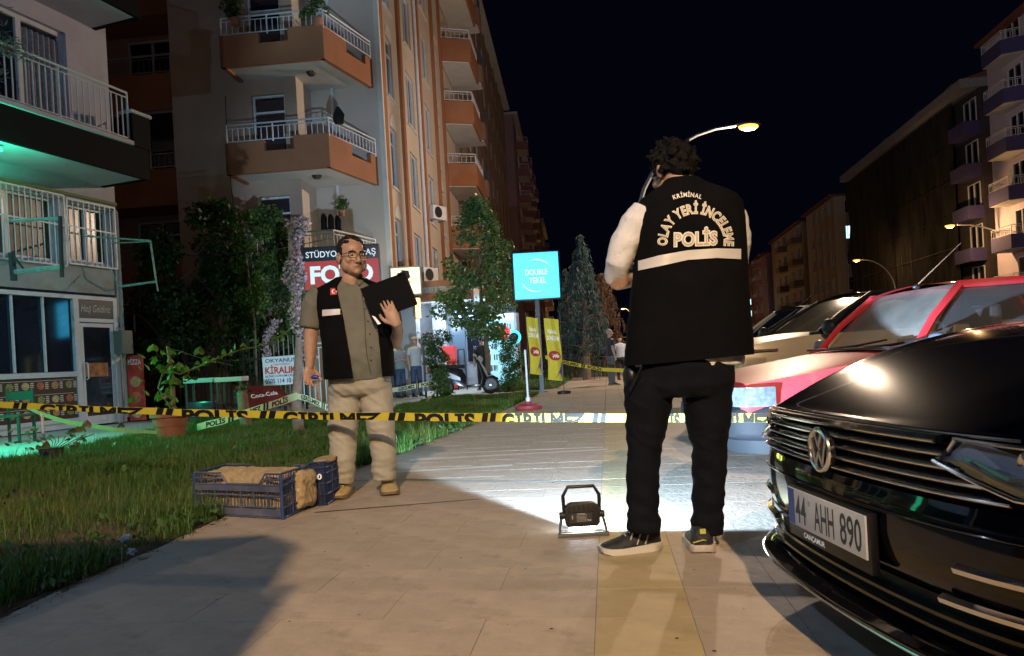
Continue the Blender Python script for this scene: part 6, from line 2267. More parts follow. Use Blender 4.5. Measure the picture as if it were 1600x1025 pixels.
for (hx, hy), (kx, ky), (ax, ay) in (((543, 610), (538, 682), (536, 750)), ((583, 610), (597, 682), (603, 746))):
    bd.tube([L_(hx, hy), L_(kx, ky, -.01), L_(ax, ay, .02)], [.085, .055, .04], 12, round_ends=True)
remeshed(bd, .0048, 'body', m_skin, man, 2)
# head details
hr = MB()
for k in range(170):
    a, e = rnd.uniform(0, 2 * PI), rnd.uniform(.12, 1.0)
    r_ = math.cos(e * PI / 2 * .98)
    x, y_, z = .078 * r_ * math.cos(a), .012 + .096 * r_ * math.sin(a), .030 + .094 * math.sin(e * PI / 2)
    if y_ < -.052 and z < .100:
        continue
    hr.ball(hq(x, y_ + .004, z), .014, 7, 5)
for k in range(120):
    a = rnd.uniform(-.42, PI + .42)
    z = rnd.uniform(-.03, .06)
    if math.sin(a) < .25 and z < .012:
        continue
    hr.ball(hq(.0775 * math.cos(a), .012 + .096 * math.sin(a), z), .010, 6, 5)
remeshed(hr, .006, 'hair', mat('greying_hair', (.014, .012, .011), .6, spec=.2, var=.5, vscale=80), man, 1)
for e in (-1, 1):
    MB().ball(hq(e * .030, -.082, .006), (.014, .007, .008), 12, 8, hrot).build('eye', mat('eye_white', (.45, .40, .38), .3), man, True)
    MB().ball(hq(e * .030, -.089, .006), (.006, .003, .006), 10, 6, hrot).build('iris', m_black, man, True)
    MB().tube([hq(e * .012, -.096, .024), hq(e * .03, -.098, .030), hq(e * .052, -.086, .024)], [.004, .0045, .003], 6).build('eyebrow', m_hair, man, True)
MB().tube([hq(-.019, -.090, -.058), hq(0, -.0975, -.056), hq(.019, -.090, -.058)], [.002, .004, .002], 8, ry=[.002, .004, .002]).build('lips', mat('lips', (.24, .10, .08), .5), man, True)
gl = MB()
for e in (-1, 1):
    pts = [hq(e * .034 + dx_ * e, -.112 + .004 * abs(dx_) / .03, .004 + dz_) for dx_, dz_ in ((-.026, .014), (.026, .016), (.028, 0), (.022, -.016), (-.018, -.017), (-.027, -.002))]
    gl.tube(pts, .0022, 6, closed=True)
    gl.tube([hq(e * .062, -.105, .016), hq(e * .078, -.05, .014), hq(e * .088, .012, .010)], .0024, 6)
gl.tube([hq(-.010, -.114, .008), hq(0, -.118, .011), hq(.010, -.114, .008)], .0022, 6)
gl.build('spectacles', m_lens, man, True)
# shirt
sh_ = MB()
tors = [(436, 547, .075, .075, .02), (444, 547, .14, .085, .02), (452, 548, .225, .105, .02), (470, 551, .232, .125, .01), (500, 555, .225, .150, -.01), (530, 558, .222, .185, -.03), (555, 560, .222, .20, -.04), (580, 562, .215, .185, -.03), (594, 562, .205, .17, -.02)]
sh_.loft([ring(L_(px, py, dy), rx_, ry_, 28, R(10)) for py, px, rx_, ry_, dy in tors])
sh_.tube([L_(504, 455), L_(489, 480), L_(485, 512)], [.085, .080, .072], 16)
sh_.tube([L_(594, 455), L_(607, 490, .03), L_(614, 522, .04)], [.085, .080, .072], 16)


def belly_fold(c):
    return .007 * noise.noise(Vector((c.x * 9, c.y * 9, c.z * 7))) + .004 * (1 - 2.4 * abs(noise.noise(Vector((c.x * 12 + c.z * 9, c.y * 8, c.z * 5 - c.x * 6))))) + .004 * noise.noise(Vector((c.x * 22, c.y * 20, c.z * 14)))


remeshed(sh_, .009, 'shirt', m_olive, man, 3, belly_fold)
cl = MB()
for e in (-1, 1):
    c0 = L_(548, 437, -.055)
    cl.add([c0 + Vector((0.02, 0, 0)), c0 + Vector((e * .055 + .01, .02, .045)), c0 + Vector((e * .085 + .01, .03, .005)), c0 + Vector((e * .045 + .015, -.035, -.045))], [(0, 1, 2, 3)])
cl.build('collar', m_olive, man, fixn=False)
# buttons down the shirt
bts = [(567, 462), (571, 482), (575, 502), (578, 522), (580, 543), (580, 563)]
# vest: shell round the torso with an open front


def vest_shell(rows, a0f, a1f, grow, name, parent, L_, material, rot=0.0, n=56, fold=None, thick=.012, p=2.4):
    vs, nr = [], len(rows)
    for off in (grow, grow - thick):
        for j, (py, px, rx_, ry_, dy) in enumerate(rows):
            c = L_(px, py, dy)
            t = j / (nr - 1)
            a0, a1 = a0f(t), a1f(t)
            for k in range(n):
                a = a1 + (a0 + 2 * PI - a1) * k / (n - 1)
                ca, sa = math.cos(a), math.sin(a)
                x = math.copysign(abs(ca) ** (2 / p), ca) * (rx_ + off)
                y = math.copysign(abs(sa) ** (2 / p), sa) * (ry_ + off)
                q = Vector((c[0] + x * math.cos(rot) - y * math.sin(rot), c[1] + x * math.sin(rot) + y * math.cos(rot), c[2]))
                if fold:
                    q += Vector((ca, sa, 0)) * fold(q)
                vs.append(q)
    fs = []
    M_ = nr * n
    for j in range(nr - 1):
        for k in range(n - 1):
            i = j * n + k
            fs.append((i, i + 1, i + n + 1, i + n))
            fs.append((M_ + i, M_ + i + n, M_ + i + n + 1, M_ + i + 1))
        for k in (0, n - 1):
            i = j * n + k
            fs.append((i, i + n, M_ + i + n, M_ + i))
    for k in range(n - 1):
        for j in (0, nr - 1):
            i = j * n + k
            fs.append((i, i + 1, M_ + i + 1, M_ + i))
    mb = MB()
    mb.add(vs, fs)
    return mb.build(name, material, parent, True, ang=60)


def interp_rows(rows, m_=4):
    out = []
    for r0, r1 in zip(rows, rows[1:]):
        for q in range(m_):
            out.append(tuple(a + (b_ - a) * q / m_ for a, b_ in zip(r0, r1)))
    out.append(rows[-1])
    return out


vrows = interp_rows([(434, 547, .085, .080, .03), (441, 547, .14, .092, .025), (450, 549, .228, .112, .02), (470, 551, .232, .130, .01), (500, 555, .226, .156, -.01), (530, 558, .224, .190, -.03), (555, 560, .224, .205, -.04), (590, 562, .222, .195, -.03)])
vf = lambda c: .007 * noise.noise(Vector((c.x * 7, c.y * 7, c.z * 6))) + .004 * noise.noise(Vector((c.x * 15, c.y * 15, c.z * 20)))
vest = vest_shell(vrows, lambda t: R(246 + 18 * t), lambda t: R(300 + 8 * t), .014, 'vest', man, L_, m_vest, R(10), fold=vf)
bvh = BVHTree.FromPolygons([v.co for v in vest.data.vertices], [tuple(p_.vertices) for p_ in vest.data.polygons])
bvs = BVHTree.FromPolygons([v.co for v in man.children[[c.name.split('.')[0] for c in man.children].index('shirt')].data.vertices], [tuple(p_.vertices) for p_ in man.children[[c.name.split('.')[0] for c in man.children].index('shirt')].data.polygons])


def caster(tree, Dd, base, fallback=0.0):
    """ray from the lens through a pixel onto a garment, in the person's own coordinates"""
    o = Vector((0, 0, CAMH)) - base

    def f(px, py, off=.004):
        t_ = P(px, py, Dd) - base
        d = (t_ - o).normalized()
        h, n_, i, dist = tree.ray_cast(o, d)
        if h is None:
            h = t_ + Vector((0, fallback, 0))
        return h - d * off
    return f


onv = caster(bvh, D_, B_, -.15)
ons = caster(bvs, D_, B_, -.15)
b = MB()
for px, py in bts:
    q = ons(px, py, .004)
    b.ball(q, (.006, .003, .006), 8, 5)
b.build('button', m_black, man, True)
b = MB().tube([ons(563 + 16 * k / 20 + 2 * math.sin(k / 3), 450 + 136 * k / 20, .003) for k in range(21)], .0022, 4)
b.build('placket_seam', mat('olive_dark', (.07, .065, .045), .9), man, True)


def patch(parent, fn, x0, x1, yt0, yb0, yt1, yb1, name, material, nx=14, ny=3, off=.005, bow=0.0):
    mb = MB()
    mb.grid(lambda u, v: fn(x0 + (x1 - x0) * u, (yt0 + (yt1 - yt0) * u) * v + (yb0 + (yb1 - yb0) * u) * (1 - v) + bow * math.sin(u * PI), off), nx, ny)
    return mb.build(name, material, parent, True, fixn=False)


patch(man, onv, 503.5, 540, 484, 494, 482, 490.5, 'reflective_band', m_reflect)
fl_ = patch(man, onv, 516, 529, 450, 461, 450, 460, 'flag_patch', mat('flag_badge_red', (.55, .03, .02), .6), 6, 4)
b = MB()
pts = [(521.3 + 3.2 * math.cos(a), 455.4 + 3.2 * math.sin(a)) for a in [R(50 + 260 * k / 14) for k in range(15)]]
inn = [(522.2 + 2.4 * math.cos(a), 455.4 + 2.4 * math.sin(a)) for a in [R(50 + 260 * k / 14) for k in range(15)]]
b.add([onv(*q, .0065) for q in pts] + [onv(*q, .0065) for q in inn], [(k, k + 1, 16 + k, 15 + k) for k in range(14)])
b.add([onv(525.6 + (1.5 if k % 2 == 0 else .6) * math.cos(2 * PI * k / 10 + PI), 455.4 + (1.5 if k % 2 == 0 else .6) * math.sin(2 * PI * k / 10), .0065) for k in range(10)], [tuple(range(10))])
b.build('crescent_and_star', m_signwht, fl_, fixn=False)
# trousers
tr = MB()
tr.loft([ring(L_(562, py, dy), rx_, ry_, 24, R(6)) for py, rx_, ry_, dy in ((578, .195, .155, -.02), (590, .205, .165, -.02), (606, .208, .160, -.01), (616, .19, .14, 0))])
for pts_, rr in (([(541, 604), (538, 640), (536, 682), (535, 715), (535, 752)], [.118, .108, .092, .086, .082]), ([(584, 604), (591, 640), (597, 682), (600, 712), (601, 748)], [.118, .104, .090, .084, .080])):
    tr.tube([L_(px, py, -.01 * (i % 2)) for i, (px, py) in enumerate(pts_)], rr, 18)


def tro_fold(c):
    low = max(0, 1 - abs(c.z - .16) / .14)
    knee = max(0, 1 - abs(c.z - .48) / .14)
    f = .006 * noise.noise(Vector((c.x * 12, c.y * 10, c.z * 9))) + (.004 + .010 * low + .007 * knee) * noise.noise(Vector((c.x * 9, c.y * 9, c.z * 30)))
    return f + .004 * (1 - 2.2 * abs(noise.noise(Vector((c.x * 14 + c.z * 16, c.y * 8, c.z * 6)))))


remeshed(tr, .009, 'trousers', m_khaki, man, 2, tro_fold)
for px, py, w_, h_ in ((523, 604, 15, 4), (606, 612, 9, 4)):
    pass
m_boot = mat('tan_boot_suede', (.46, .36, .17), .8, var=.2, vscale=25, bump=.5, bscale=90)
m_bsole = mat('tan_boot_sole', (.20, .14, .08), .8)
shoe(man, (L_(538, 760).x, .13, 0), (-.05, -1), m_boot, m_bsole, 1.25, .31, high=.04)
shoe(man, (L_(600, 752).x, .17, 0), (.20, -1), m_boot, m_bsole, 1.25, .31, high=.04)
MB().box((L_(516, 583).x, -.03, L_(516, 590).z), (L_(521, 583).x, .05, L_(516, 579).z)).build('belt_pouch', m_black, man)
# folder held against the arm: a thing of its own
fq = [L_(563, 451, -.23), L_(632, 425, -.28), L_(652, 476, -.29), L_(588, 500, -.22)]
fq[3] = fq[0] + (fq[2] - fq[1]) * 1.0
fd = thing('folder', 'open black plastic folder held up in the left hand of the bespectacled man', 'folder', C(*(B_ + fq[0])), YAW)
o0 = fq[0].copy()
fq = [q - o0 for q in fq]
nn = (fq[1] - fq[0]).cross(fq[3] - fq[0]).normalized() * .006
mb = MB()
mb.add([q for q in fq] + [q + nn for q in fq], [(0, 1, 2, 3), (7, 6, 5, 4), (0, 4, 5, 1), (1, 5, 6, 2), (2, 6, 7, 3), (3, 7, 4, 0)])
mb.build('cover', mat('folder_black', (.003, .0032, .004), .6, spec=.12), fd)
mb = MB()
f2 = [q + Vector((.01, .035, .005)) + (q - fq[0]) * -.03 for q in fq]
mb.add(f2 + [q + nn * .5 for q in f2], [(0, 1, 2, 3), (7, 6, 5, 4), (0, 4, 5, 1), (1, 5, 6, 2), (2, 6, 7, 3), (3, 7, 4, 0)])
mb.build('back_cover', mat('folder_black', (.010, .010, .012)), fd)
mb = MB()
mb.tube([fq[1] + (fq[0] - fq[1]) * .02 + Vector((0, -.006, .0)), fq[1] + (fq[0] - fq[1]) * .16 + Vector((0, -.008, 0))], .007, 6)
mb.build('clip', m_black, fd)
ua, va = (fq[1] - fq[0]).normalized(), (fq[2] - fq[1]).normalized()
MB().add([fq[1] + nn * k_ + ua * a_ + va * b_ for k_ in (0, 1) for a_, b_ in ((-.02, -.022), (.028, .0), (.022, .045), (-.002, .05))], [(0, 1, 2, 3), (7, 6, 5, 4), (0, 4, 5, 1), (1, 5, 6, 2), (2, 6, 7, 3), (3, 7, 4, 0)]).build('index_tab', m_black, fd)
q0_ = P(581, 493, D_ - .31)
pp = thing('paper_slip', 'small white paper slip under the folder', 'paper', C(*q0_), YAW)
MB().add([(0, 0, 0), (.02, 0, -.008), (.055, 0, -.055), (.035, 0, -.06)], [(0, 1, 2, 3)]).build('sheet', m_signwht, pp, fixn=False)
kp = P(492, 589, D_ - .10)
ky_ = thing('key_fob', 'blue key fob held in the lowered right hand of the bespectacled man', 'keys', C(*kp), YAW)
MB().ball((0, 0, 0), (.028, .012, .016), 12, 8).build('fob', mat('fob_blue', (.03, .05, .30), .35), ky_, True)
MB().tube([(.025, 0, -.005), (.05, 0, -.02)], .005, 6).build('key', m_steel, ky_, True)

# ============================ officer seen from behind (centre) ============================
D2_ = 3.15
B2 = P(1045, 865, D2_)
B2.z = 0
off = thing('person', 'dark haired officer seen from behind in black vest reading OLAY YERİ İNCELEME POLİS', 'person', C(*B2), YAW)
K_ = lambda px, py, dy=0.0: P(px, py, D2_ + dy) - B2
m_wshirt = mat('white_shirt', (.74, .74, .76), .75, var=.05, bump=.5, bscale=50)
m_jean = mat('black_jeans', (.005, .006, .010), .9, spec=.15, var=.3, vscale=14, bump=.4, bscale=120)
hc2 = K_(1049, 270, .03)
hrot2 = Matrix.Rotation(R(180 + 28), 3, 'Z') @ Matrix.Rotation(R(18), 3, 'X')
bd = MB()
hq2 = add_head(bd, hc2, hrot2, .96)
bd.tube([K_(1064, 305, .0), K_(1060, 283, .0), K_(1055, 262, .02)], [.072, .062, .060], 16)
bd.tube([K_(1075, 320), K_(1076, 430), K_(1076, 560)], [.12, .15, .15], 18, ry=[.08, .10, .10])
bd.tube([K_(1008, 335), K_(968, 405, .02), K_(966, 438, .05), K_(990, 435, .26), K_(1010, 425, .36)], [.055, .050, .046, .038, .028], 14, round_ends=True)
hand(bd, K_(1010, 425, .36), (.7, .6, .1), (0, .3, 1), 1, 1.0, (.5, .6, .5))
bd.tube([K_(1146, 335), K_(1150, 430, .06), K_(1125, 440, .26), K_(1085, 425, .36)], [.055, .047, .038, .028], 14, round_ends=True)
hand(bd, K_(1085, 425, .36), (-.8, .5, .1), (0, .3, 1), -1, 1.0, (.5, .6, .5))
for q in (((1018, 612), (1009, 700), (1006, 815)), ((1098, 612), (1106, 700), (1107, 815))):
    bd.tube([K_(*q[0]), K_(*q[1]), K_(*q[2])], [.06, .055, .04], 12, round_ends=True)
remeshed(bd, .0065, 'body', m_skin, off, 2)
# tousled hair
hr = MB()
hr.ball(hq2(0, .030, .042), (.082, .092, .088), 20, 14, hrot2)
hr.ball(hq2(0, .07, .0), (.072, .045, .065), 16, 12, hrot2)
r3 = random.Random(4)
for k in range(260):
    a, e = r3.uniform(0, 2 * PI), r3.uniform(-.35, 1.0)
    q_ = math.cos(e * PI / 2 * .98)
    x, y_, z = .086 * q_ * math.cos(a), .018 + .102 * q_ * math.sin(a), .038 + .096 * math.sin(e * PI / 2)
    if y_ < -.01 and z < .085:
        continue
    p0 = hq2(x, y_, z)
    d = (p0 - hq2(0, .02, .02)).normalized()
    sw = Vector((r3.gauss(0, 1), r3.gauss(0, 1), r3.gauss(-.3, 1)))
    p1 = p0 + d * r3.uniform(.001, .008) + sw * .007
    p2 = p1 - d * .002 + sw * .009
    hr.tube([p0 - d * .012, p0, p1, p2], [.013, .012, .010, .005], 6)
for k in range(26):       # tuft at the right
    c = K_(1081 + r3.gauss(0, 4), 252 + r3.gauss(0, 8), r3.gauss(0, .03))
    hr.tube([c - Vector((.03, 0, 0)), c, c + Vector((r3.uniform(.0, .015), r3.gauss(0, .01), r3.gauss(0, .014)))], [.014, .012, .004], 6)
remeshed(hr, .0055, 'hair', m_hair, off, 1)
# white sleeves
sl = MB()
sl.tube([K_(1010, 335, 0), K_(994, 352, 0), K_(975, 385, .01), K_(965, 412, .02), K_(962, 428, .05), K_(985, 428, .20), K_(1005, 422, .30)], [.072, .070, .062, .056, .052, .048, .044], 16)
remeshed(sl, .007, 'sleeve', m_wshirt, off, 2, cloth_fold(.0055, 8, 12, 3))
sl = MB()
sl.tube([K_(1140, 335, 0), K_(1150, 370, .03), K_(1147, 410, .06), K_(1140, 430, .12), K_(1120, 432, .28)], [.070, .066, .060, .054, .046], 16)
remeshed(sl, .009, 'sleeve', m_wshirt, off, 3, cloth_fold(.0045, 10, 18, 3))
sl = MB()
sl.loft([ring(K_(1076, py, .0), rx_, ry_, 24) for py, rx_, ry_ in ((555, .235, .13), (574, .235, .13))])
remeshed(sl, .009, 'shirt', m_wshirt, off, 3, cloth_fold(.0045, 10, 18, 3))
# vest
vr = interp_rows([(281, 1064, .062, .062, .01), (289, 1066, .085, .075, .01), (297, 1070, .135, .088, .01), (307, 1074, .188, .100, .01), (320, 1076, .216, .112, .01), (345, 1077, .224, .122, 0), (395, 1079, .224, .132, 0), (440, 1077, .236, .138, 0), (500, 1076, .250, .142, 0), (545, 1076, .258, .145, 0), (563, 1076, .260, .146, 0)], 5)


def v2f(c):
    up = min(1, max(0, (1.55 - c.z) * 3))
    return up * (.010 * noise.noise(Vector((c.x * 5, c.y * 4, c.z * 3))) + .005 * noise.noise(Vector((c.x * 12, c.y * 10, c.z * 13)))) - .006 * math.exp(-((c.x - .08) / .05) ** 2) * up


vest2 = vest_shell(vr, lambda t: R(90 - 10), lambda t: R(90 + 10 - 360 + 360), .010, 'vest', off, K_, m_vest, R(0), n=90, fold=v2f, p=2.6)
# the opening above runs round the front (far) side; skew the hem: lower at the left
me = vest2.data
for v in me.vertices:
    if v.co.z < .86:
        v.co.z -= (v.co.x - .08) * -.10 * min(1, (.86 - v.co.z) / .1) * 0.7
me.update()
cb_ = MB()
cb_.tube([K_(1042, 285, .03), K_(1050, 282, -.035), K_(1064, 281, -.055), K_(1078, 282, -.035), K_(1085, 285, .03)], [.016] * 5, 8)
cb_.build('collar', m_vest, off, True)
bvh2 = BVHTree.FromPolygons([v.co.copy() for v in me.vertices], [tuple(p_.vertices) for p_ in me.polygons])
onb = caster(bvh2, D2_, B2, -.13)
bandpts = [(984, 409, 427), (1000, 407, 422), (1030, 399, 416), (1075, 391, 406), (1120, 388, 403), (1162, 389, 405)]


def bandy(px, k):
    for a, c_ in zip(bandpts, bandpts[1:]):
        if px <= c_[0]:
            f = (px - a[0]) / (c_[0] - a[0])
            return a[k] + (c_[k] - a[k]) * f
    return bandpts[-1][k]


mb = MB()
x0_, x1_ = 997.0, 1158.0
mb.grid(lambda u, v: onb(x0_ + (x1_ - x0_) * u, bandy(x0_ + (x1_ - x0_) * u, 1) * v + bandy(x0_ + (x1_ - x0_) * u, 2) * (1 - v), .006), 60, 5)
mb.build('reflective_band', m_reflect, off, True, fixn=False)
m_letl = mat('letter_pale', (.80, .77, .70), .5)
m_letd = mat('letter_tan', (.52, .44, .32), .5)


def arc_text(body, cx, cy, r, a0, a1, h, fn, parent, bolds=((.055, 'l', .006), (.0, 'd', .008)), squash=1.0):
    gl_ = [(ch,) + tuple(text_geo(ch)) for ch in body if ch != ' ']
    ws, tot = [], 0
    for ch in body:
        w_ = .38 if ch == ' ' else text_geo(ch)[2] + .22
        ws.append(w_)
        tot += w_
    for bold, kind, o in bolds:
        mb = MB()
        acc = 0
        for ch, w_ in zip(body, ws):
            f = (acc + w_ / 2) / tot
            acc += w_
            if ch == ' ':
                continue
            a = a0 + (a1 - a0) * f
            vs, fs, tw = text_geo(ch, bold)
            ca, sa = math.cos(a), math.sin(a)
            kx = abs(a1 - a0) * r / tot
            out = []
            for v in vs:
                x, y_ = v.x * kx * .96, (v.y - .5) * h
                rr = r + y_
                # tangent direction (clockwise)
                out.append(fn(cx + ca * rr + sa * x, cy - (sa * rr - ca * x), o))
            mb.add(out, fs)
        mb.build('lettering', m_letl if kind == 'l' else m_letd, parent, fixn=False)


arc_text('OLAY YERİ İNCELEME', 1087, 378, 52, R(187), R(-8), 14.5, onb, off)
arc_text('KRİMİNAL', 1075, 365, 61, R(113), R(69), 6.5, onb, off, bolds=((.03, 'l', .006),))
for bold, mt_, o in ((.07, m_letl, .006), (.005, m_letd, .008)):
    mb = MB()
    add_text(mb, 'POLİS', 67 if bold < .05 else 69, 20, lambda u, v, o=o: onb(1087 + u, 383 - .04 * u - v, o), bold)
    mb.build('lettering', mt_, off, fixn=False)
# trousers
tr = MB()
tr.loft([ring(K_(1068, py, 0), rx_, ry_, 24) for py, rx_, ry_ in ((545, .205, .125), (575, .215, .135), (600, .215, .14), (618, .19, .12))])
for pts_, rr in (([(1016, 595), (1011, 640), (1007, 700), (1004, 765), (1006, 828)], [.112, .096, .074, .066, .068]), ([(1104, 595), (1106, 640), (1109, 700), (1107, 765), (1105, 832)], [.112, .098, .074, .066, .064])):
    tr.tube([K_(px, py, .0) for px, py in pts_], rr, 18)


def jean_fold(c):
    low = max(0, 1 - abs(c.z - .15) / .13)
    return .005 * noise.noise(Vector((c.x * 12, c.y * 10, c.z * 8))) + (.003 + .009 * low) * noise.noise(Vector((c.x * 12 + c.z * 6, c.y * 9, c.z * 22))) + .005 * (1 - 2.2 * abs(noise.noise(Vector((c.x * 11 + c.z * 14, c.y * 8, c.z * 9)))))


remeshed(tr, .008, 'trousers', m_jean, off, 2, jean_fold)
MB().ball(K_(986, 590, .0), (.035, .05, .07), 12, 10).build('belt_pouch', m_black, off, True)
MB().tube([K_(1003, 572, -.15), K_(994, 590, -.14), K_(984, 610, -.1)], .004, 6).build('cord', m_black, off, True)
m_run = mat('running_shoe_black', (.018, .02, .024), .6, var=.5, vscale=30, bump=.6, bscale=80)
m_rsole = mat('running_shoe_sole', (.58, .56, .52), .6, dirt=(.4, .22, .12), dscale=8, damt=.5)
p = G(1030, 856) - B2
shoe(off, (p.x, p.y, 0), (-1, -.14), m_run, m_rsole, 1.2, .26, high=.035)
p = G(1102, 868) - B2
shoe(off, (p.x, p.y + .03, 0), (.16, 1), m_run, m_rsole, 1.3, .28, high=.035)

for sx, k in ((-1, 0), (1, 1)):
    b = MB()
    if k == 0:
        h_ = Vector((G(1030, 856) - B2).xy.to_3d())
        for q in range(3):
            b.tube([h_ + Vector((-.07 - .035 * q, -.062, .035)), h_ + Vector((-.05 - .035 * q, -.056, .085))], .0035, 5)
        b.tube([h_ + Vector((.004, -.03, .05)), h_ + Vector((.006, .0, .10)), h_ + Vector((.004, .03, .05))], .004, 5)
    else:
        h_ = Vector((G(1102, 868) - B2).xy.to_3d())
        b.box((h_.x - .012, h_.y + .018, .085), (h_.x + .012, h_.y + .028, .105))
        b.tube([h_ + Vector((-.038, .04, .045)), h_ + Vector((0, .018, .06)), h_ + Vector((.04, .05, .045))], .003, 5)
    b.build('shoe_stripe', mat('shoe_stripe_%d' % k, (.42, .40, .36) if k == 0 else (.50, .50, .12), .5), off, True)


# ============================ small figures in the background ============================
def small_person(label, px, py, d, h, shirt, legs, face, cap=None, arms='down', skin=None, hairc=None):
    t, p = cthing('person', label, 'person', px, py, d)
    t.rotation_euler = (0, 0, YAW + face)
    s = h / 1.75
    bd = MB()
    add_head(bd, (0, 0, 1.60 * s), Matrix.Identity(3), s)
    bd.tube([(0, .01, 1.40 * s), (0, .01, 1.56 * s)], [.055 * s, .052 * s], 12)
    bd.tube([(0, 0, .9 * s), (0, 0, 1.2 * s), (0, 0, 1.42 * s)], [.14 * s, .15 * s, .12 * s], 14, ry=[.09 * s, .10 * s, .08 * s])
    for e in (-1, 1):
        bd.tube([(e * .1 * s, 0, .9 * s), (e * .11 * s, -.01, .5 * s), (e * .12 * s, .02, .06 * s)], [.075 * s, .05 * s, .035 * s], 10, round_ends=True)
        if arms == 'cross':
            pts = [(e * .2 * s, 0, 1.38 * s), (e * .25 * s, -.03, 1.1 * s), (e * .02 * s, -.2 * s, 1.13 * s), (-e * .08 * s, -.2 * s, 1.15 * s)]
        elif arms == 'face' and e == 1:
            pts = [(e * .2 * s, 0, 1.38 * s), (e * .26 * s, -.12, 1.2 * s), (e * .10 * s, -.2 * s, 1.5 * s), (e * .06 * s, -.16 * s, 1.58 * s)]
        else:
            pts = [(e * .2 * s, 0, 1.38 * s), (e * .25 * s, .01, 1.1 * s), (e * .25 * s, -.05, .86 * s), (e * .25 * s, -.06, .78 * s)]
        bd.tube(pts, [.05 * s, .042 * s, .03 * s, .032 * s], 10, round_ends=True)
    remeshed(bd, .012, 'body', skin or m_skin, t, 1)
    hr = MB()
    hr.ball((0, .015 * s, 1.645 * s), (.082 * s, .10 * s, .082 * s), 14, 10)
    hr.v = [Vector((v.x, v.y, max(v.z, 1.62 * s + (.03 * s if v.y < -.03 else -.02 * s)))) for v in hr.v]
    hr.build('hair', hairc or m_hair, t, True)
    if cap:
        c = MB()
        c.ball((0, .01 * s, 1.66 * s), (.088 * s, .105 * s, .085 * s), 14, 10)
        c.v = [Vector((v.x, v.y, max(v.z, 1.65 * s))) for v in c.v]
        c.box((-.06 * s, -.19 * s, 1.655 * s), (.06 * s, -.08 * s, 1.668 * s))
        c.build('cap', cap, t, True)
    sh = MB()
    sh.loft([ring((0, 0, z * s), rx_ * s, ry_ * s, 18) for z, rx_, ry_ in ((.88, .18, .125), (1.1, .175, .125), (1.3, .205, .12), (1.40, .20, .10), (1.45, .10, .07))])
    for e in (-1, 1):
        sh.tube([(e * .17 * s, 0, 1.38 * s), (e * .235 * s, -.01, 1.2 * s)], [.075 * s, .065 * s], 12)
    remeshed(sh, .014, 'shirt', shirt, t, 2, lambda c: .004 * noise.noise(c * 12))
    tr = MB()
    tr.loft([ring((0, 0, z * s), .17 * s, .12 * s, 16) for z in (.78, .95)])
    for e in (-1, 1):
        tr.tube([(e * .09 * s, 0, .85 * s), (e * .11 * s, -.01, .5 * s), (e * .12 * s, .01, .08 * s)], [.095 * s, .075 * s, .06 * s], 12)
    remeshed(tr, .014, 'trousers', legs, t, 2, lambda c: .004 * noise.noise(c * 14))
    for e in (-1, 1):
        shoe(t, (e * .12 * s, .07, 0), (e * .1, -1), m_black, m_bsole, 1.0, .27)
    return t


m_ts_w = mat('pale_tshirt', (.50, .52, .56), .8)
m_ts_g = mat('grey_tshirt', (.32, .35, .36), .8)
m_ts_b = mat('black_tshirt', (.02, .02, .025), .8)
m_jb = mat('blue_jeans', (.05, .08, .16), .8, var=.2)
m_gp = mat('grey_trousers', (.10, .10, .10), .8)
small_person('man in pale shirt partly hidden behind the hip of the bespectacled man', 616, 613, 20.8, 1.66, m_ts_w, m_jb, .9)
small_person('man with folded arms in grey top watching from the shop door', 627, 612, 20.2, 1.58, m_ts_g, m_jb, .9, arms='cross', hairc=mat('grey_hair', (.3, .3, .3), .7))
small_person('man in white cap with a hand near his face by the plant stand', 652, 612, 20.4, 1.68, m_ts_w, m_jb, .7, cap=mat('cap_white_red', (.55, .4, .38), .7), arms='face')
small_person('man in black with his back turned in front of the bright shop', 756, 608, 22.6, 1.66, m_ts_b, m_ts_b, PI + .2)
small_person('man in black shirt and grey trousers standing on the path beyond the tape', 957, 607, 20.8, 1.62, m_ts_b, m_gp, PI / 2 + .2, hairc=mat('grey_hair', (.3, .3, .3)))
small_person('person in white shirt and dark trousers walking just left of the officer in the vest', 972, 602, 25, 1.5, m_ts_w, m_ts_b, .2)

# ------------------------------------------------------------------ work light on the ground
fp = G(911, 836)
AIM = math.atan2(.61, .79)       # panel faces away and to the right
wl = thing('work_light', 'black portable LED work light with carry handle glowing on the paving', 'work light', C(fp.x, fp.y), YAW)
# local x right, y away: housing leans back slightly
m_wlb = mat('worklight_black', (.012, .012, .013), .5, bump=.2, bscale=80)
m_wls = mat('worklight_stand', (.12, .125, .13), .4, .4)
MB().loft([[(x * w, y_ + off_, z) for x, y_ in ((-1, -.028), (1, -.028), (1, .022), (-1, .022))] for w, z, off_ in ((.070, .045, .0), (.082, .062, .0), (.084, .135, .0), (.066, .152, .0), (.050, .158, 0))]).build('housing', m_wlb, wl, bevel=.005)
for k in range(6):
    MB().box((-.066 + k * .0225, -.036, .118), (-.055 + k * .0225, -.029, .148)).build('cooling_fin', m_wlb, wl)
lp = MB().box((-.060, -.0335, .066), (.045, -.029, .112)).build('rating_plate', mat('plate_dark_grey', (.035, .035, .038), .45), wl)
b = MB()
for r_ in range(6):
    z = .103 - r_ * .006
    x = -.028
    while x < .018:
        w_ = rnd.uniform(.003, .009)
        b.box((x, -.0345, z), (x + w_, -.0337, z + .0018))
        x += w_ + .0018
b.box((-.025, -.0345, .1075), (.012, -.0337, .1105)).box((.026, -.0345, .074), (.031, -.0337, .080)).box((.034, -.0345, .074), (.039, -.0337, .080)).box((-.050, -.0345, .085), (-.046, -.0337, .102))
b.build('plate_print', mat('print_grey', (.42, .42, .42), .6), lp)
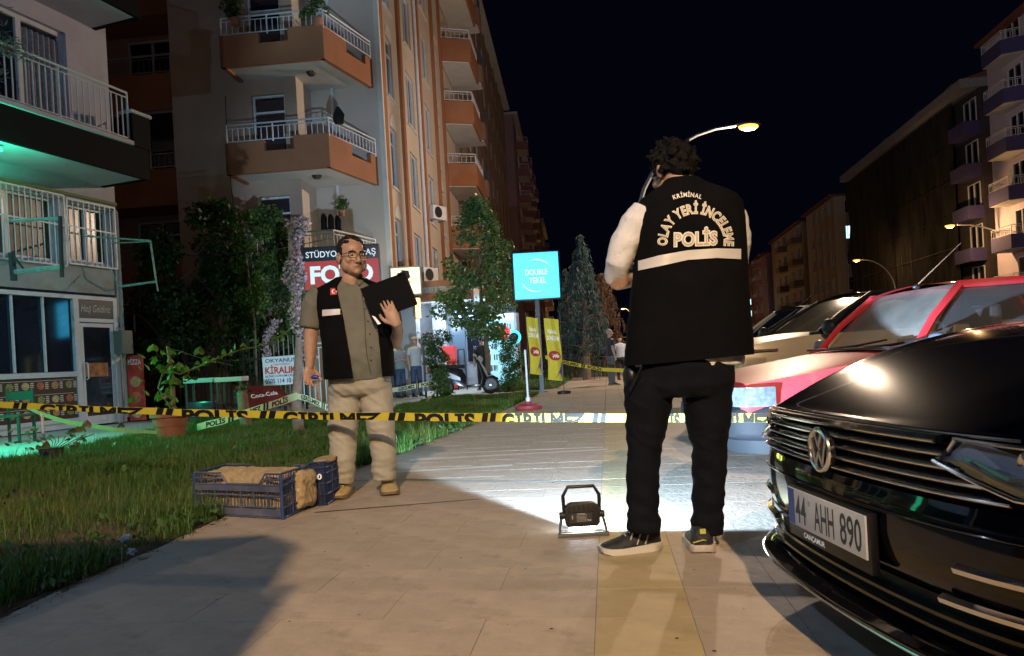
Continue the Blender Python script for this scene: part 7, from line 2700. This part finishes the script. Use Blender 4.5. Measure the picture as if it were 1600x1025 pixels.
MB().tube([(-.084, 0, .10), (-.086, 0, .19), (-.062, 0, .232), (.062, 0, .232), (.086, 0, .19), (.084, 0, .10)], .009, 8, ry=.012).build('carry_handle', m_wlb, wl, True)
for s in (-1, 1):
    MB().lathe([(0, -.014), (.016, -.014), (.018, 0), (.016, .014), (0, .014)], 16, (s * .094, 0, .098), Matrix.Rotation(R(90), 3, 'Y')).build('tilt_knob', m_wlb, wl, True)
MB().tube([(-.096, 0, .098), (-.106, -.012, .05), (-.112, -.03, .012)], .007, 8, ry=.010).tube([(.096, 0, .098), (.106, -.012, .05), (.112, -.03, .012)], .007, 8, ry=.010).tube([(-.112, -.03, .010), (-.12, -.035, .007), (.12, -.035, .007), (.112, -.03, .010)], .0075, 8, ry=.012).tube([(-.112, -.03, .008), (-.10, .06, .007), (.10, .06, .007), (.112, -.03, .008)], .0065, 8).build('stand', m_wls, wl, True)
led = MB().box((-.064, .0225, .018), (.064, .026, .130)).build('led_panel', mat('led_panel_glow', (.9, .95, 1), emit=25, ecol=(.75, .88, 1)), wl)
fl = spot('flood_light', (0, .05, .145), (math.sin(AIM), math.cos(AIM), .02), (.52, .75, 1.0), E_FLOOD, 131, .12, .035, wl)
fl.data.use_nodes = True
_n = fl.data.node_tree
_f = _n.nodes.new('ShaderNodeLightFalloff')
_f.inputs['Strength'].default_value = 1.0
_f.inputs['Smooth'].default_value = 4.0
_n.links.new(_f.outputs['Quadratic'], _n.nodes['Emission'].inputs['Strength'])
# small point light under the panel throws a little light straight down on the paving
point('spill_light', (.03, .06, .035), (.78, .9, 1), 1.1, .01, wl)

# ------------------------------------------------------------------ crates
m_crate = mat('blue_grey_crate', (.08, .095, .155), .5, var=.3, vscale=6, dirt=(.20, .17, .14), dscale=5, damt=.6)
m_crateb = mat('blue_crate', (.03, .06, .18), .45, var=.3, vscale=8, dirt=(.14, .12, .10), dscale=7, damt=.5)
m_conc = mat('sandy_concrete', (.42, .31, .17), .9, var=.25, vscale=9, bump=1.0, bscale=22, dirt=(.50, .44, .30), dscale=6, damt=.6)
nc = G(442, 812)


def crate_side(mb, p0, p1, h, notch=True, nvert=22, z0=0.0):
    """lattice panel between two ground points"""
    p0, p1 = Vector(p0), Vector(p1)
    d = (p1 - p0)
    L = d.length
    d.normalize()
    n = Vector((-d.y, d.x, 0))

    def bar(a, za, c, zc, w=.006, t=.010):
        A_, B_2 = p0 + d * a + Vector((0, 0, za)), p0 + d * c + Vector((0, 0, zc))
        mb.tube([A_, B_2], [w, w], 4, ry=[t * .6, t * .6])
    rows = [0.008, h * .25, h * .50, h * .74]
    for z in rows:
        bar(0, z, L, z, .0065)
    top = h
    a0, a1 = L * .24, L * .62
    if notch:
        for q in ((0, top, a0 * .7, top), (a0 * .7, top, a0, h * .76), (a0, h * .76, a1, h * .76), (a1, h * .76, a1 + .04, top), (a1 + .04, top, L, top)):
            bar(*q, .008)
        bar(0, h * .87, a0 * .8, h * .87)
        bar(a1 + .03, h * .87, L, h * .87)
    else:
        bar(0, top, L, top, .008)
        bar(0, h * .87, L, h * .87)
    for k in range(nvert + 1):
        a = L * k / nvert
        zt = top if (not notch or a < a0 * .8 or a > a1 + .03) else h * .76
        bar(a, 0, a, zt, .003 if k % 4 else .006)
    # solid backing strips
    for (za, zb_) in ((h * .60, h * .73), (h * .06, h * .22)):
        A_, B_2 = p0 + n * .008, p1 + n * .008
        mb.quad(A_ + Vector((0, 0, za)), B_2 + Vector((0, 0, za)), B_2 + Vector((0, 0, zb_)), A_ + Vector((0, 0, zb_)))


ld = Vector((-.90, .43, 0)).normalized()
sd = Vector((.20, .98, 0)).normalized()
t = thing('crate', 'dirty blue grey plastic crate full of hardened sandy concrete at the edge of the grass', 'crate', C(nc.x, nc.y), YAW)
CL_, CS_, CH_ = .70, .34, .265
q0, q1, q2, q3 = Vector((0, 0, 0)), ld * CL_, ld * CL_ + sd * CS_, sd * CS_
for nm, a, c_, nt_ in (('front_panel', q0, q1, True), ('side_panel', q0, q3, False), ('back_panel', q3, q2, True), ('side_panel', q1, q2, False)):
    mb = MB()
    crate_side(mb, a, c_, CH_, nt_, 26 if nm[0] in 'fb' else 11)
    mb.build(nm, m_crate if nm != 'side_panel' else m_crateb, t)
MB().prism([tuple(q[:2]) for q in (q0, q1, q2, q3)], .003, .015).build('bottom', m_crate, t)
for q in (q0, q1, q2, q3):
    MB().tube([q, q + Vector((0, 0, CH_))], .011, 8).build('corner_post', m_crateb, t)
cc = MB()
ctr = (q0 + q2) / 2
cc.loft([[(ctr + (ld * (math.copysign(abs(math.cos(a)) ** .35, math.cos(a)) * (CL_ / 2 - .022 - i_)) + sd * (math.copysign(abs(math.sin(a)) ** .35, math.sin(a)) * (CS_ / 2 - .022 - i_)))) + Vector((0, 0, z)) for a in [2 * PI * k / 36 for k in range(36)]] for z, i_ in ((.02, 0), (.12, 0), (.20, 0), (.245, .01), (.262, .05), (.268, .12))])
lumps = MB()
lumps.v, lumps.f = cc.v, cc.f
r5 = random.Random(12)
for k in range(14):
    lumps.ball(ctr + ld * r5.uniform(-.3, .3) + sd * r5.uniform(-.12, .12) + Vector((0, 0, .235)), (r5.uniform(.04, .09), r5.uniform(.03, .06), r5.uniform(.025, .04)), 8, 6)
pr = q0 * .15 + q3 * .85
ct = thing('concrete_lump', 'sandy concrete block filling and bulging out of the right side of the crate', 'concrete block', C(nc.x, nc.y), YAW)
lumps.loft([[q3 * (f + .30 * math.copysign(abs(math.cos(a)) ** .6, math.cos(a)) * w) + Vector((.030 * o_, -.012 * o_, .135 + .125 * math.copysign(abs(math.sin(a)) ** .6, math.sin(a)) * w + .02 * math.sin(3 * a + o_))) for a in [2 * PI * k / 20 for k in range(20)]] for f, w, o_ in ((.80, 1.0, -1.2), (.80, 1.02, .0), (.82, .95, .9), (.84, .72, 1.35), (.86, .3, 1.5))])
lumps.ball(q3 * .92 + Vector((.035, -.02, .20)), (.03, .06, .05), 10, 8)
remeshed(lumps, .008, 'block', m_conc, ct, 9, lambda c: .010 * noise.noise(c * 14) + .007 * noise.noise(c * 34) + .004 * noise.noise(c * 80))
lab_ = MB()
add_text(lab_, 'KIT', .035, .016, lambda u, v: q3 * .52 + Vector((.020, -.014, .135)) + sd * u + Vector((0, 0, v)), .03)
lab_.build('lettering', m_signwht, t, fixn=False)
# second crate, standing behind
nc2 = G(487, 792)
t = thing('crate', 'narrow dark blue crate standing on end right behind the concrete filled one', 'crate', C(nc2.x, nc2.y), YAW)
e0, e1 = Vector((0, 0, 0)), Vector((.09, .03, 0))
e3 = Vector((.03, .36, 0))
for nm, a, c_ in (('front_panel', e0, e1), ('side_panel', e1, e1 + e3), ('back_panel', e3, e1 + e3), ('side_panel', e0, e3)):
    mb = MB()
    crate_side(mb, a, c_, .275, False, 4 if 'side' not in nm else 12)
    mb.build(nm, m_crateb, t)
MB().prism([(.006, .006), (.085, .034), (.11, .38), (.034, .352)], .01, .268).build('core', mat('dark_blue_core', (.012, .02, .07), .5, var=.5, vscale=20), t)
b = MB()
add_text(b, '90', .05, .035, lambda u, v: Vector((.048 + u, .006 + u * .33 - .012, .17 + v)), .03)
b.build('lettering', m_signwht, t, fixn=False)
mb = MB().ball((.05, .18, .27), (.07, .17, .022), 12, 8)
mb.build('dirt', m_conc, t, True)

# ------------------------------------------------------------------ barrier tape
m_tape = mat('tape_yellow', (.72, .60, .06), .35, translucent=.25, var=.06)
m_tapew = mat('tape_cream', (.70, .68, .48), .35, translucent=.25)
m_tapeg = mat('tape_greenish', (.45, .62, .30), .35, translucent=.3)  # green of the surrounding light is put into this tape colour
m_ink = mat('tape_ink', (.012, .012, .010), .4)


def tape(label, path, width, mt, words=(), crop=False, slant=0.0, group='police barrier tapes', wob=.004, tieup=None, under=True):
    """path: (px, py, depth); words: (text, px0, px1)"""
    base = P(*path[0])
    base.z = max(0, base.z)
    t = thing('barrier_tape', label, 'barrier tape', C(*base), YAW, group)
    xs = [p_[0] for p_ in path]

    def at(px):
        for a, c_ in zip(path, path[1:]):
            if (a[0] <= px <= c_[0]) or (a[0] >= px >= c_[0]):
                f = (px - a[0]) / (c_[0] - a[0] or 1)
                g_ = f
                return a[0] + (c_[0] - a[0]) * g_, a[1] + (c_[1] - a[1]) * g_, a[2] + (c_[2] - a[2]) * g_
        e = path[0] if abs(px - xs[0]) < abs(px - xs[-1]) else path[-1]
        return px, e[1], e[2]

    def fn(px, v, off=0.0):
        q = P(*at(px)) - base
        s_ = q.x
        tw = .25 * noise.noise(Vector((s_ * 2.1, 3.3, width)))
        return Vector((q.x, q.y + (v - .5) * width * tw - off, q.z + (v - .5) * width * (1 - .08 * abs(tw)) + wob * noise.noise(Vector((s_ * 3, v * .5, 0)))))
    n_ = max(12, int(abs(xs[-1] - xs[0]) / 7))
    MB().grid(lambda u, v: fn(xs[0] + (xs[-1] - xs[0]) * u, v), n_, 4).build('ribbon', mt, t, True, fixn=False)
    b = MB()
    for word, a, c_ in words:
        if word == '//':
            w_ = (c_ - a) * .36
            for k in (0, 1):
                x = a + k * (c_ - a) * .52
                sl_ = (c_ - a) * .12
                b.add([fn(x, .0, .003), fn(x + w_, .0, .003), fn(x + w_ + sl_, 1, .003), fn(x + sl_, 1, .003)], [(0, 1, 2, 3)])
            continue
        vs, fs, tw_ = text_geo(word, .045)
        out = []
        for v in vs:
            u = (a + c_) / 2 + v.x / tw_ * (c_ - a)
            y_ = v.y
            vv = (y_ * 1.75 - .83) if crop else (y_ * .66 + .17)
            out.append(fn(u, min(.97, max(.01, vv)), .003))
        b.add(out, fs)
    if words:
        b.build('lettering', m_ink, t, fixn=False)
    return t


mainpath = [(-222, 623, 7.2), (-60, 629, 6.5), (0, 632.5, 6.2), (80, 636, 5.95), (165, 640, 5.7), (300, 645, 5.25), (460, 649, 4.85), (580, 650.5, 4.62), (700, 652, 4.42), (840, 652.5, 4.25), (980, 653, 4.1), (1080, 653, 4.0), (1210, 652.5, 3.85), (1400, 650, 3.7)]
tape('long yellow POLİS GİRİLMEZ tape stretched across the whole view', mainpath, .049, m_tape,
     [('//', 20, 44), ('GİRİLMEZ', 62, 225), ('//', 243, 272), ('POLİS', 284, 388), ('//', 405, 432), ('GİRİLMEZ', 442, 596), ('//', 606, 634), ('POLİS', 648, 742), ('//', 752, 776), ('GİRİLMEZ', 784, 915), ('//', 925, 948), ('POLİS', 1010, 1062), ('//', 1068, 1092), ('GİRİLMEZ', 1098, 1206)], crop=True)
tape('yellowish white POLİS tape tied round the sapling and sagging down to the left', [(308, 668, 11.2), (345, 658, 11.0), (385, 645, 10.8), (425, 632, 10.6), (464, 619, 10.38)], .105, m_tapew, [('POLİS', 322, 352), ('//', 356, 366), ('MEZ', 391, 408), ('//', 411, 420), ('POLİS', 425, 450)], wob=.01)
tape('GİRİLMEZ tape running from the sapling to behind the bespectacled man', [(464, 619, 10.38), (480, 623, 10.3), (520, 640, 10.0), (560, 650, 9.6)], .085, m_tapew, [('GİRİLMEZ', 470, 500), ('//', 502, 508), ('POLİS', 510, 530)], wob=.008)
tape('pale tape stretched between the shops behind the small group of men', [(600, 612, 19.0), (640, 605, 18.8), (684, 597, 18.6)], .12, m_tapew, [('GİRİLMEZ', 622, 648), ('//', 650, 655), ('POLİS', 658, 676)], wob=.01)
tape('loose end of pale tape hanging down onto the lawn strip', [(684, 599, 18.6), (678, 618, 17.6), (655, 636, 15.5), (622, 644, 13.4)], .09, m_tapew, wob=.01)
tape('thin yellow tape far off between the tea flags and the officer', [(852, 558, 17.4), (900, 570, 17.8), (940, 577, 18.2), (985, 580, 18.6)], .09, m_tape, [('GİRİLMEZ', 872, 905), ('//', 908, 914), ('POLİS', 918, 940)], wob=.01)
tape('green lit loose tape hanging from the white garden stake over the tiled floor', [(30, 632, 9.2), (62, 645, 9.0), (110, 660, 9.3), (180, 672, 9.9), (245, 676, 10.1)], .055, m_tapeg, wob=.02)
